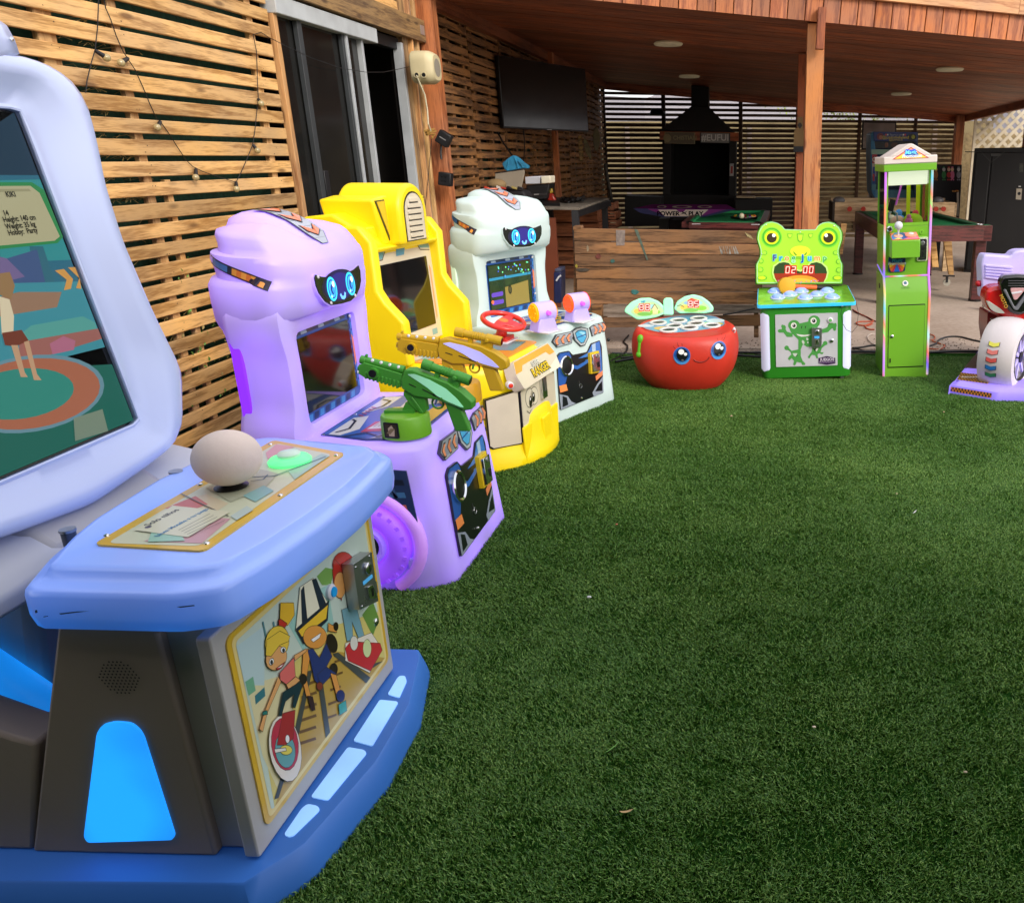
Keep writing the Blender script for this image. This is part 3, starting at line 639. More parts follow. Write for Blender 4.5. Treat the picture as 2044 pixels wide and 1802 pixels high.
# cabinet
fs = Fr((0, 0, 0), (1, 0, 0), (0, 0, 1))
def prism_y(name, xz, y0, y1, mat, bevel=.008, parent=ar, o=O3, seg=2):
    b = B(); b.ext(Fr((0, 0, 0), (1, 0, 0), (0, 0, 1)), [(x + o.x, z) for x, z in xz], -(y0 + o.y), -(y1 + o.y), mat); return b.obj(name, parent, bevel=bevel, seg=seg)
prism_y('cabinet', [(-1.635, .1), (-1.205, .1), (-1.215, .71), (-1.415, .71)], 1.495, 2.25, BODYG)
prism_y('front_column', [(-1.23, .1), (-1.13, .1), (-1.13, .705), (-1.23, .705)], 1.52, 2.22, BODYW)
ff = Fr((0, 0, 0), (0, 1, 0), (1e-9, 0, 1))
b = B(); b.ext(ff, rrect(-.385, .106, .375, .674, .01), -.032, 0, BODYW); b.obj('front_plate', ar, bevel=.004)
# side window, speaker grille
fy = Fr((0, 1.493 - 1.87, 0), (1, 0, 0), (0, 0, 1)); zs = zoomer(LA, fy, 0, 1350, 2.044)
b = B(); w_ = zs((475, 790), (500, 750), (560, 735), (640, 742), (680, 775), (700, 810), (850, 1285), (840, 1305), (430, 1318), (412, 1290)); b.ext(fy, rpoly(w_, .01), -.004, .004, BLUEL); b.obj('side_light_window', ar)
b = B(); cc = zs((580, 522))[0]
for i in range(-5, 6):
    for j in range(-5, 6):
        x, y_ = (i + .5 * (j % 2)) * .0085, j * .0075
        if math.hypot(x, y_) < .043: b.poly(fy, circ(cc[0] + x, cc[1] + y_, .0021, 8), .0015, BLACKP)
b.obj('speaker_holes', ar)
prism_y('rear_body', [(-2.15, .1), (-1.75, .1), (-1.66, .62), (-1.565, .745), (-1.63, .80), (-1.80, .93), (-2.15, 1.1)], 1.70, 2.13, BODYW, .03, seg=3)
prism_y('neck_shelf', [(-1.555, .69), (-1.555, .735), (-1.63, .79), (-2.0, .88), (-2.0, .69)], 1.50, 2.33, pm('white_neck_plastic', 'c4c6cc', .4, var=.04), .012)
prism_y('rear_foot', [(-2.5, .1), (-1.635, .1), (-1.55, .395), (-1.60, .41), (-2.5, .80)], 1.50, 1.60, BODYG, .01)
prism_y('rear_foot', [(-2.3, .02), (-1.70, .02), (-1.70, .42), (-2.3, .62)], 1.74, 2.2, BODYG, .02)
b = B(); q0, q1 = W(84, 1418, y=1.66), W(-60, 1322, y=1.66); b.cyl(q0 + O3, q0 + (q1 - q0) * 3 + O3, .056, BLUEL, n=24); b.ball(q0 + O3, .056, BLUEL, 24, 14); b.obj('side_light_tube', ar, smooth=60)
# console
T_ = [(-1.50, 1.60), (-1.44, 1.455), (-1.13, 1.45), (-1.05, 1.48), (-1.02, 1.60), (-1.0, 1.78), (-.995, 1.98), (-1.005, 2.13), (-1.02, 2.26), (-1.08, 2.325), (-1.45, 2.41), (-1.53, 2.36), (-1.555, 2.0), (-1.53, 1.72)]
T_ = rpoly([(x + 1.1, y - 1.87) for x, y in T_], .018, 3); cc0 = (-.12, 0.02)
T_ = polar(T_, cc0, 110); b = B()
sec = [(.700, .93), (.701, .965), (.706, .985), (.735, 1.0), (.778, .998), (.789, .990), (.7945, .970), (.797, .935), (.803, .91), (.814, .895), (.8215, .88), (.823, .85)]
b.loft([[Vector((x, y, z)) for x, y in inset(T_, cc0, k)] for z, k in sec], SHELL_BLUE); cs = b.obj('console_shell', ar, smooth=50)
SCF = pm('dark_scuff', '2a3a5c', .7, var=.3, scale=60)
fnr = Fr((0, 1.4495 - 1.87, 0), (1, 0, 0), (0, 0, 1)); znr = zoomer(LA, fnr, 0, 1000, 2.044)
for px in ([(860, 893), (945, 884), (950, 889), (880, 898)], [(290, 925), (380, 915), (440, 914), (380, 921), (300, 931)], [(175, 910), (186, 908), (188, 922), (176, 924)], [(215, 940), (240, 936), (238, 940), (218, 944)]): b = B(); b.poly(fnr, znr(*px), .003, SCF); b.obj('scuff_mark', ar)
fc = Fr((0, 0, .824), (0, 1, 0), (-1, 0, 0)); zc = zoomer(LA, fc, 0, 1000, 2.044)
q = zc((452, 602), (990, 634), (1675, 158), (1325, 95)); q = rpoly(q, .02)
b = B(); b.ext(fc, q, -.006, .004, YEDGE); cx_ = (sum(p[0] for p in q) / len(q), sum(p[1] for p in q) / len(q))
inn = zc((520, 598), (972, 612), (1610, 165), (1340, 112)); b.poly(fc, rpoly(inn, .02), .0045, pr_('cfd3b4'))
d = .005
for pts, col in (([(860, 400), (1000, 360), (1110, 405), (880, 560), (780, 450)], 'd7c9a6'), ([(700, 590), (980, 600), (1120, 480), (1000, 470)], 'c99aa0'), ([(800, 430), (950, 370), (1010, 410), (930, 440)], 'c8604e'), ([(1290, 160), (1340, 118), (1430, 130), (1300, 190)], 'd8a29a'), ([(1400, 250), (1560, 165), (1600, 175), (1430, 290)], 'a9c4b4'),
                 ([(1000, 330), (1220, 230), (1350, 260), (1290, 330), (1120, 400)], 'b4b79c'), ([(1180, 370), (1280, 320), (1330, 345), (1240, 400)], '86b8b4'), ([(740, 540), (860, 520), (900, 590), (720, 595)], '9cc8b0'), ([(1120, 470), (1200, 420), (1230, 440), (1150, 490)], 'b8c8c0')):
    b.poly(fc, zc(*pts), d, pr_(col)); d += .0002
b.line(fc, zc((1220, 280), (1330, 275), (1580, 180)), .004, d, pr_('3f6a72')); b.line(fc, zc((1220, 300), (1280, 290), (1300, 268)), .003, d, pr_('3f6a72')); b.line(fc, zc((880, 360), (1000, 420), (1110, 470)), .003, d, pr_('5a5a50'))
d += .0004
b.poly(fc, zc((655, 540), (915, 574), (1120, 450), (840, 420)), d, pr_('d8d6b8'))
tl = zc((735, 500))[0]; aa = math.degrees(math.atan2(*(lambda p, q: (q[1] - p[1], q[0] - p[0]))(*zc((735, 500), (850, 440)))))
b.text(fc, 'Solo niños', .022, *zc((790, 478))[0], d + .0003, pr_('2b2b2b'), rot=aa, bold=.0004)
b.text(fc, 'Línea Moteba a tu juego', .016, *zc((890, 500))[0], d + .0003, pr_('2a7fae'), rot=aa, bold=.0004)
for k in range(5): b.line(fc, zc((870 + k * 14, 540 + k * 7), (1020 + k * 18, 460 + k * 8)), .0016, d + .0003, pr_('5c5a4c'))
b.poly(fc, [(zc((722, 525))[0][0] + .007 * math.cos(R(a)), zc((722, 525))[0][1] + .007 * math.sin(R(a))) for a in range(0, 360, 40)], d + .0003, pr_('4a3f5c'))
sp_ = zc((520, 560), (1004, 598), (1360, 364), (1632, 170), (1312, 117), (972, 312)); screws(b, fc, sp_, .004, .0065)
b.obj('control_panel_print', ar)
j = fc(*zc((1125, 328))[0], 0); jy = thing
b = B(); b.lathe(Fr(j + Vector((0, 0, .006)), (1, 0, 0), (0, 1, 0)), [(.037, 0), (.039, .003), (.03, .006), (.012, .012)], BLACKP, 28); b.cyl(j + Vector((0, 0, .01)), j + Vector((0, 0, .05)), .0065, STEEL); st = b.obj('joystick', ar, smooth=40)
b = B(); b.ball(j + Vector((.004, 0, .083)), .068, pm('matte_cream_ball', 'e8d6ca', .75, var=.05, sss=.1, bump=.2), 32, 20, (1.14, 1.14, 1)); o = b.obj('joystick_ball', st, smooth=60)
bt = fc(*zc((1408, 205))[0], 0); b = B()
b.lathe(Fr(bt + Vector((0, 0, .004)), (1, 0, 0), (0, 1, 0)), [(.052, 0), (.054, .008), (.047, .016), (.03, .019)], pm('green_lit_button_ring', '6fe08a', .35, em=(.1, .9, .3), es=.75, evar=.3), 30)
b.lathe(Fr(bt + Vector((0, 0, .022)), (1, 0, 0), (0, 1, 0)), [(.028, 0), (.029, .008), (.024, .013), (.012, .015)], pm('frosted_cap', 'c8d8cc', .3, em=(.3, .8, .5), es=.15), 24); b.obj('push_button', ar, smooth=40)
for a, nm in (((142, 1085), 0), ((356, 965), 1)):
    b = B(); p_ = W(*a, z=.79) + O3; b.cyl(p_ - Vector((0, 0, .06)), p_ + Vector((0, 0, .035)), .0145, pm('dull_steel_knob', '5d6066', .4, metal=.6)); b.cyl(p_ + Vector((0, 0, .03)), p_ + Vector((0, 0, .036)), .0165, STEEL); b.obj('support_bolt', ar, smooth=40)
b = B()   # bolts and scuffs on the console rim
for a, z in (((520, 1178), .715), ((762, 972), .735), ((140, 1247), .705), ((358, 1240), .70)):
    y_ = G(*W(*a, z=z)); b.ball(y_ + Vector((.004, -.004, 0)), .006, CHROME, 10, 6)
b.obj('rim_bolt', ar, smooth=40)

# printed front of the cabinet: generic kids skating along rails
zf = zoomer(LA, ff, 480, 1250, 2.402); b = B()
b.ext(ff, rrect(-.345, .155, .345, .648, .022), 0, .004, YEDGE); b.poly(ff, rrect(-.33, .168, .33, .637, .016), .0045, pr_('f0d98c')); b.poly(ff, rrect(-.318, .18, .318, .625, .012), .005, pr_('cfe0d2'))
d = .0052; OUTL = False
def P_(col, *pts):
    global d; b.poly(ff, [(max(-.318, min(.318, x)), max(.18, min(.625, y))) for x, y in zf(*pts)], d, pr_(col)); d += .00005
    if OUTL and len(pts) > 3: b.line(ff, [(max(-.318, min(.318, x)), max(.18, min(.625, y))) for x, y in zf(*pts)], .0013, d, pr_('3c2c22'), True); d += .00003
def E_(col, x, y, rx, ry, rot=0):
    P_(col, *[(x + rx * math.cos(R(a)) * math.cos(R(rot)) - ry * math.sin(R(a)) * math.sin(R(rot)), y + rx * math.cos(R(a)) * math.sin(R(rot)) + ry * math.sin(R(a)) * math.cos(R(rot))) for a in range(0, 360, 20)])
P_('e3d37c', (300, 1000), (520, 760), (740, 560), (1000, 470), (1060, 800), (400, 1600)); P_('c9a548', (560, 780), (700, 700), (1040, 780), (400, 1600), (500, 1300), (540, 1000))
P_('e8dfae', (240, 900), (420, 850), (520, 900), (480, 1200), (420, 1500), (330, 1300)); P_('c4dee0', (180, 680), (340, 560), (340, 900), (230, 900)); P_('9fcfc4', (480, 560), (560, 400), (700, 330), (740, 560), (560, 700))
P_('7fae58', (640, 280), (690, 230), (740, 240), (720, 330), (670, 330)); P_('6f9a46', (900, 500), (960, 420), (1000, 520), (960, 620)); P_('79b894', (230, 880), (275, 850), (290, 930), (250, 960)); P_('3f7f8a', (285, 960), (340, 910), (345, 960), (290, 1010))
for k in range(7): t_ = k / 7; P_('7a5a2c', (560 - 30 * t_, 830 + 460 * t_), (640 - 10 * t_, 800 + 460 * t_), (645 - 10 * t_, 815 + 460 * t_), (562 - 30 * t_, 848 + 460 * t_))
for k in range(5): t_ = k / 5; P_('7a5a2c', (740 - 60 * t_, 760 + 400 * t_), (800 - 60 * t_, 740 + 400 * t_), (800 - 60 * t_, 752 + 400 * t_), (742 - 60 * t_, 775 + 400 * t_))
P_('4c4f48', (590, 820), (612, 815), (540, 1160), (420, 1540), (395, 1550), (510, 1160)); P_('4c4f48', (640, 830), (668, 850), (715, 1170), (690, 1200), (655, 960)); P_('4c4f48', (730, 720), (760, 712), (950, 880), (925, 905), (740, 735)); P_('4c4f48', (950, 780), (1020, 790), (1020, 810), (960, 800))
for x0 in (325, 385): P_('5d8f96', (x0, 540), (x0 + 8, 535), (x0 + 28, 630), (x0 + 20, 640))
OUTL = True
E_('c22f28', 790, 215, 62, 75); P_('c22f28', (728, 250), (740, 180), (790, 240), (780, 420), (735, 330)); E_('eaa860', 770, 330, 34, 75); P_('7fb0be', (780, 470), (860, 440), (910, 620), (880, 640), (840, 540), (845, 640), (810, 650))
P_('f3ead8', (800, 660), (950, 600), (1010, 690), (940, 830), (800, 760)); P_('d0323a', (800, 690), (830, 650), (1000, 660), (1012, 700), (945, 818), (815, 760)); E_('e8e6d8', 850, 660, 22, 42); E_('dce8a8', 925, 690, 24, 52)
# skater with a striped hat in the middle
P_('f4f0d4', (540, 340), (615, 290), (700, 430), (700, 500), (560, 590), (515, 590)); P_('1f2a3e', (545, 360), (562, 335), (585, 560), (552, 580)); P_('1f2a3e', (608, 300), (632, 292), (690, 440), (655, 470)); P_('1f2a3e', (515, 580), (560, 540), (705, 420), (698, 530), (560, 665))
P_('f3c93c', (528, 590), (700, 440), (690, 520), (550, 625)); E_('e9a04a', 625, 625, 68, 66, -25); P_('ffffff', (600, 640), (660, 600), (650, 630), (615, 655))
P_('e9a04a', (585, 690), (600, 720), (575, 860), (600, 960), (575, 965), (548, 850), (556, 720)); P_('2c3a78', (582, 700), (612, 690), (650, 745), (690, 660), (722, 735), (660, 850), (655, 910), (622, 870), (600, 770))
P_('e9a04a', (700, 545), (748, 570), (750, 600), (700, 590)); E_('2a1c18', 722, 660, 30, 55, -15); E_('2a1c18', 744, 565, 14, 24); E_('2a1c18', 555, 865, 22, 30); E_('2a1c18', 732, 808, 22, 34); P_('2c3a78', (635, 840), (690, 795), (748, 832), (712, 850), (660, 905)); P_('e9a04a', (712, 830), (745, 840), (772, 940), (745, 950)); E_('2a2f6a', 770, 960, 24, 34); P_('3aa79a', (758, 1010), (800, 985), (808, 1050), (765, 1070)); P_('3a1c18', (580, 960), (610, 965), (625, 1040), (605, 1045)); E_('8a3c28', 650, 905, 18, 24)
# blonde skater at left
P_('f0bf38', (425, 430), (500, 430), (505, 500), (465, 560), (420, 530)); P_('c8342c', (412, 530), (425, 522), (462, 548), (450, 572), (415, 560)); E_('f2cf4a', 405, 655, 68, 95, 10); E_('edb070', 400, 745, 58, 72, 25)
P_('f2cf4a', (338, 730), (345, 640), (420, 590), (478, 620), (470, 650), (420, 670), (370, 735)); E_('ffffff', 372, 765, 13, 20, 15); E_('22303c', 372, 768, 7, 12); E_('ffffff', 438, 698, 15, 17, 15); E_('22303c', 440, 700, 7, 10); P_('b8303a', (395, 805), (450, 765), (430, 800), (405, 815)); P_('ffffff', (402, 803), (440, 778), (425, 796))
P_('e8736e', (418, 830), (500, 740), (508, 850), (455, 895), (420, 870)); P_('edb070', (410, 850), (425, 880), (345, 1060), (320, 1165), (300, 1150), (330, 1050)); P_('edb070', (500, 730), (570, 690), (572, 705), (505, 760)); P_('edb070', (455, 895), (510, 850), (535, 870), (470, 930)); P_('2f7f78', (318, 1050), (345, 1042), (348, 1065), (318, 1070))
P_('203a42', (435, 940), (530, 880), (548, 900), (505, 1030), (490, 1020), (500, 950), (450, 990), (425, 1080), (412, 1070))
E_('f4ece0', 448, 1260, 92, 190, -8); E_('c83a50', 446, 1235, 78, 150, -6); E_('6fb0b4', 448, 1270, 58, 100, -6); P_('b03030', (432, 1060), (505, 1040), (495, 1200), (450, 1240), (400, 1240)); E_('f0e060', 452, 1268, 36, 28); P_('f4f0e8', (385, 1262), (450, 1255), (455, 1272), (390, 1285)); E_('ffffff', 460, 1205, 12, 24)
b.obj('front_print', ar)
b = B(); q = zf((775, 210), (885, 140), (925, 420), (815, 470)); b.ext(ff, q, .008, .04, STEEL)
u0, v0 = zf((855, 232))[0]; ft = Fr(ff(0, 0, .04), ff.U, ff.V); b.lathe(Fr(ft(u0, v0), ff.U, ff.V), [(.016, 0), (.017, .006), (.012, .009)], CHROME, 20); b.ext(ft, [(u0 - .0015, v0 - .011), (u0 + .0015, v0 - .011), (u0 + .0015, v0 + .011), (u0 - .0015, v0 + .011)], .009, .0105, BLACKP)
b.poly(ft, zf((830, 310), (885, 265), (890, 285), (835, 330)), .001, gl('4fa8e0', .3)); b.ext(ft, zf((850, 340), (880, 325), (905, 385), (905, 405), (862, 410)), .0, .006, CHROME); b.poly(ft, zf((872, 345), (882, 345), (885, 390), (876, 390)), .007, BLACKP)
screws(b, ft, zf((790, 228), (870, 165), (828, 450), (908, 400)), 0, .004); b.obj('coin_slot', ar, bevel=.002)
b = B(); p0 = ff(*zf((713, 368))[0]); b.lathe(Fr(p0, ff.U, ff.V), [(.021, 0), (.021, .012), (.016, .016)], WHITEP, 22); b.lathe(Fr(p0 + Vector((.016, 0, 0)), ff.U, ff.V), [(.014, 0), (.013, .004)], pm('blue_button_cap', '1c8fd0', .2, em='1c8fd0', es=.2), 20)
b.obj('side_button', ar, smooth=40)
b = B(); p0 = ff(*zf((978, 540))[0]); b.lathe(Fr(p0, ff.U, ff.V), [(.013, 0), (.012, .008), (.006, .012)], CHROME, 18); q = zf((945, 310), (975, 308), (985, 372), (955, 375)); b.ext(ff, q, .006, .009, STEEL); b.poly(ff, circ(*zf((965, 342))[0], .005, 10), .0095, pr_('d8c060')); b.obj('lock', ar, smooth=40)

# screen housing
fh = Fr(G(-1.622, 1.885, .933), (0, 1, 0), (-.1444, 0, .9895)); U_ = lambda *p: [LA.uv(fh, *q) for q in p]
rt = U_((0, 1085), (180, 988), (295, 938), (350, 895), (373, 850), (371, 740), (312, 620), (252, 480), (215, 360), (203, 290), (186, 215), (160, 165), (118, 132), (70, 112)); u_b = rt[0][1]
rt = [(max(.001, x), y) for x, y in rt if x > 0]
top_y = rt[-1][1]
half = [(0, rt[0][1] - .02)] + rt + [(0, top_y + .02)]
full = rpoly(half + [(-x, y) for x, y in half[::-1][1:-1]], .03, 3)
cH = (0, .42); OUT = polar(full, cH, 120)
scr = rrect(-.268, 0, .268, .79, .012, 4); SI = polar(scr, cH, 120)
def mixl(a, b_, t): return [(x0 + (x1 - x0) * t, y0 + (y1 - y0) * t) for (x0, y0), (x1, y1) in zip(a, b_)]
b = B(); L3 = lambda l, dd: [fh(x, y, dd) for x, y in l]
b.loft([L3(inset(OUT, cH, .80), -.17), L3(inset(OUT, cH, .93), -.165), L3(inset(OUT, cH, .985), -.14), L3(OUT, -.10), L3(OUT, -.03), L3(inset(OUT, cH, .99), -.008), L3(mixl(OUT, SI, .12), .004), L3(mixl(OUT, SI, .30), .006), L3(mixl(OUT, SI, .42), .0),
        L3(mixl(OUT, SI, .60), -.022), L3(mixl(OUT, SI, .9), -.034), L3(mixl(OUT, SI, .97), -.028), L3(SI, -.030), L3(SI, -.045)], SHELL_HEAD, True, False)
b.obj('screen_housing', ar, smooth=50)
kn = U_((0, 28), (28, 55), (45, 92), (52, 112), (40, 125)); b = B()
ko = [(0, kn[0][1] + .012)] + [(x + 0, y) for x, y in kn] + [(0, top_y - .03)]; ko = ko + [(-x, y) for x, y in ko[::-1][1:-1]]; KO = polar(rpoly(ko, .02, 3), (0, top_y + .03), 60)
b.loft([L3(inset(KO, (0, top_y + .03), k), dd) for k, dd in ((.7, -.12), (.93, -.11), (1, -.09), (1, -.03), (.95, .0), (.8, .012))], SHELL_HEAD); screws(b, fh, [(kn[1][0] - .03, kn[1][1] - .03)], .006, .006); b.obj('crest', ar, smooth=50)
fsn = Fr(fh(0, 0, -.044), fh.U, fh.V); zp = zoomer(LA, fsn, 0, 0, 1.3854); b = B()
b.poly(fsn, [(-.27, -.002), (.27, -.002), (.27, .795), (-.27, .795)], 0, SCRG)
d = .0006
def S_(col, *pts, s=.88):
    global d; b.poly(fsn, [(max(-.262, min(.262, x)), max(.006, min(.785, y))) for x, y in zp(*pts)], d, gl(col, s)); d += .0002
S_('1d3348', (-300, 600), (110, 360), (190, 600), (-300, 700)); S_('2a5f78', (-300, 575), (185, 575), (330, 950), (-300, 1000)); S_('2f7f86', (-300, 600), (150, 590), (260, 850), (100, 860), (-300, 1000)); S_('2f5f72', (95, 810), (140, 810), (180, 930), (120, 950)); S_('3c4f7a', (20, 850), (120, 820), (150, 940), (40, 960)); S_('6a5a86', (-60, 830), (20, 850), (80, 910), (0, 930), (-60, 900))
S_('3a7f90', (-300, 940), (290, 920), (380, 1130), (-300, 1300)); S_('8a6a58', (-60, 990), (60, 960), (200, 960), (185, 1010), (-60, 1050)); S_('4f8f8c', (50, 1110), (100, 1070), (270, 1040), (310, 1060), (320, 1100), (100, 1150)); S_('8f5a56', (60, 1125), (320, 1080), (345, 1110), (150, 1170), (60, 1175)); S_('a0607a', (160, 1130), (205, 1105), (245, 1120), (240, 1150), (170, 1165))
S_('1e5a52', (-300, 1230), (420, 1180), (495, 1385), (-300, 1700)); 
oval = [(150 + 235 * math.cos(R(a)) - 60, 1295 + 115 * math.sin(R(a)) - 25 * math.cos(R(a))) for a in range(0, 360, 12)]; S_('5f7f90', *[(90 + (x - 90) * 1.06, 1295 + (y - 1295) * 1.1) for x, y in oval]); S_('9a5c48', *oval); S_('2f7a72', *[(60 + (x - 90) * .76, 1295 + (y - 1295) * .72) for x, y in oval])
S_('2f7a4a', (-300, 600), (100, 600), (140, 625), (203, 780), (185, 800), (-300, 850)); S_('a39c80', (-300, 615), (95, 612), (125, 635), (192, 778), (175, 792), (-300, 835)); S_('8d876c', (-300, 625), (90, 622), (98, 630), (-300, 640))
S_('c08a4a', (175, 890), (205, 885), (235, 918), (228, 950), (205, 955), (214, 920)); S_('c08a4a', (218, 880), (245, 878), (283, 915), (262, 950), (245, 948), (255, 915))
# plain standing figure
S_('c8b8a0', (-8, 975), (25, 985), (40, 1040), (38, 1090), (0, 1100)); S_('6a3428', (0, 1095), (65, 1085), (88, 1120), (45, 1140), (10, 1135)); S_('b08a70', (30, 1135), (52, 1135), (75, 1225), (85, 1240), (62, 1240)); S_('b08a70', (72, 1125), (88, 1120), (115, 1230), (130, 1250), (105, 1250)); S_('8a6a4a', (-10, 900), (25, 895), (42, 940), (30, 985), (-8, 970))
S_('9fb0a0', (235, 1375), (330, 1345), (350, 1420), (240, 1450), s=.2)
f_ = gl('2c2c28', .05); us = zp((45, 640), (20, 700), (108, 712), (106, 735), (112, 752)); ang_s = 0
for tx, pt, al in (('KIKI', (43, 640), 'RIGHT'), ('14', (20, 702), 'RIGHT'), ('Height: 140 cm', (109, 716), 'RIGHT'), ('Weight: 35 kg', (108, 738), 'RIGHT'), ('Hobby:  Party', (115, 758), 'RIGHT')):
    b.text(fsn, tx, .017, *zp(pt)[0], d + .0005, f_, align=al, bold=.0006, sx=.9)
b.obj('screen', ar)
b = B(); b.poly(fsn, [(-.266, .002), (.266, .002), (.266, .788), (-.266, .788)], .010, CG); b.obj('screen_glass', ar)

# ------------------------------------------------------------------ robot arcades
def robot(label, loc, rz, shell, decal_loc, hx):
    e = thing('arcade_machine', label, 'arcade machine', loc, (0, 0, rz)); LO = decal_loc
    fzr = lambda z: Fr((0, 0, z), (1, 0, 0), (0, 1, 0))
    # lower cabinet
    fp = [(-.80, -.39), (-.13, -.41), (-.005, -.345), (0.005, .33), (-.11, .40), (-.80, .39)]; FP = rpoly(fp, .05, 4); c0 = (-.42, 0); b = B()
    def se(z, k, lean): return [Vector((c0[0] + (x - c0[0]) * k - lean * max(0, (x + .84) / .84), y * k, z)) for x, y in FP]
    b.loft([se(0, .985, 0), se(.012, 1, .002), se(.12, 1.0, .0145), se(.30, 1, .036), se(.50, 1, .06), se(.560, .998, .067), se(.582, .985, .07), se(.592, .955, .075), se(.594, .89, .085)], shell); b.obj('cabinet', e, smooth=45)
    # raised rim at the near front corner and wheel arch
    fl = Fr((0, -.405, 0), (1, 0, 0), (0, 0, 1)); b = B(); wc = (-.315, .205)
    b.torus(fl, .128, .046, pm('purple_lit_wheel' if shell is SHELL_PUR else 'lit_wheel', 'a070f0' if shell is SHELL_PUR else 'd6e6dc', .4, em=(.28, .05, 1.0) if shell is SHELL_PUR else (.45, .75, .62), es=.75 if shell is SHELL_PUR else .2, evar=.5), 40, 12, wc[0], wc[1], .0)
    for k in range(26):
        a = 360 / 26 * k; cx_, cy_ = wc[0] + .145 * math.cos(R(a)), wc[1] + .145 * math.sin(R(a)); b.ball(fl(cx_, cy_, .028), .014, b.mats[0], 8, 6)
    for k in range(24):
        a = 360 / 24 * k; fq = Fr(fl(wc[0], wc[1], .034), Vector(fl.U) * math.cos(R(a)) + Vector(fl.V) * math.sin(R(a)), Vector(fl.U) * -math.sin(R(a)) + Vector(fl.V) * math.cos(R(a))); b.ext(fq, [(.105, -.004), (.168, -.010), (.168, .006), (.105, .004)], 0, .005, b.mats[0])
    b.obj('wheel', e, smooth=60)
    b = B(); b.tube([fl(wc[0] + .205 * math.cos(R(a)), wc[1] + .205 * math.sin(R(a)), -.004) for a in range(-60, 200, 8)], .026, shell if shell is not SHELL_PUR else pm('pink_lit_arch', 'd0a8f0', .4, em=(.5, .12, .95), es=.5, evar=.5), 10); b.obj('wheel_arch', e, smooth=60)
    b = B(); b.lathe(Fr(fl(wc[0], wc[1], 0), fl.U, fl.V), [(.082, 0), (.082, .02), (.07, .03), (.06, .022)], shell, 32); b.poly(fl, circ(*wc, .056, 24), .026, pr_('20242c')); b.poly(fl, circ(*wc, .042, 24), .027, pr_('8fa0b8')); b.poly(fl, circ(*wc, .02, 16), .0275, pr_('20242c')); b.obj('wheel_hub', e, smooth=40)
    b = B(); arc = circ(wc[0], wc[1], .205, 16, a0=8, a1=80)
    pl = [(wc[0] + .03, .515), (-.125, .505), (-.102, .235)] + arc; b.ext(fl, pl, .0, .006, pr_('2c4068')); d = .0065
    for k in range(4): yy = .47 - k * .05; b.poly(fl, [(wc[0] + .07 + k * .025, yy), (-.142, yy), (-.138, yy - .022), (wc[0] + .075 + k * .028, yy - .022)], d, pr_(('20293c', '4f86b8', 'e0785a', '20293c')[k])); 
    b.line(fl, [(wc[0] + .05, .5), (wc[0] + .14, .40), (wc[0] + .11, .5)], .014, d + .0005, pr_('45628f')); b.obj('arch_sticker', e)
    b = B(); b.ext(fl, rrect(-.165, .09, -.115, .15, .006), -.006, .012, shell); b.obj('moulded_step', e, bevel=.006)
    # tower
    ft = Fr((-.555, 0, 0), (0, 1, 0), (0, 0, 1)); OUT = rpoly([(-.385, .54), (-.385, .63), (-.345, .71), (-.34, .90), (-.365, 1.0), (-.36, 1.1), (.36, 1.1), (.365, 1.0), (.34, .90), (.345, .71), (.385, .63), (.385, .54)], .04, 3)
    cT = (0, .80); OL = polar(OUT, cT, 120); IN = polar(rrect(-.245, .625, .245, .985, .025, 4), cT, 120); b = B(); l3 = lambda l, dd: [ft(x, y, dd) for x, y in l]
    b.loft([l3(inset(OL, cT, .9), -.20), l3(inset(OL, cT, .97), -.192), l3(OL, -.17), l3(OL, -.02), l3(inset(OL, cT, .985), .012), l3(mixl(OL, IN, .3), .026), l3(mixl(OL, IN, .8), .02), l3(IN, .008), l3(IN, -.012)], shell, True, False); b.obj('tower', e, smooth=50)
    b = B(); b.ext(Fr((-.64, -.340, 0), (1, 0, 0), (0, 0, 1)), rpoly([(-.10, .66), (-.06, .66), (-.06, .99), (-.10, 1.0)], .01), -.01, .012, pm('violet_light_strip' if shell is SHELL_PUR else 'mint_light_strip', '5a20c0' if shell is SHELL_PUR else 'd8f0e0', .4, em=(.27, .03, 1.0) if shell is SHELL_PUR else (.5, .8, .6), es=1.0 if shell is SHELL_PUR else .3)); b.obj('light_strip', e, bevel=.005)
    # screen
    b = B(); b.poly(ft, [(-.25, .62), (.25, .62), (.25, .99), (-.25, .99)], -.011, pr_('1f4f9c'))
    for k in range(9): v = .66 + k * .036; b.poly(ft, [(.215, v), (.226, v), (.226, v + .026), (.215, v + .026)], -.0105, pr_('0e2450')); b.poly(ft, [(.230, v), (.241, v), (.241, v + .026), (.230, v + .026)], -.0105, pr_('3c86c8'))
    for k in range(9): u = -.22 + k * .046; b.poly(ft, [(u, .629), (u + .034, .629), (u + .042, .655), (u + .008, .655)], -.0105, pr_(('3c86c8', '16305f')[k % 2])); b.poly(ft, [(u, .965), (u + .05, .965), (u + .04, .98), (u, .98)], -.0105, pr_(('16305f', '98aec0', '30384c')[k % 3]))
    b.poly(ft, [(.228, .75), (.243, .77), (.243, .87), (.228, .89)], -.01, pr_('f08a5c')); b.ext(ft, rrect(-.215, .665, .205, .955, .004), -.010, -.006, SCRG)
    screws(b, ft, [(.232, .965), (.236, .72), (-.23, .965)], -.008, .008, WHITEP); sc = b.obj('screen', e)
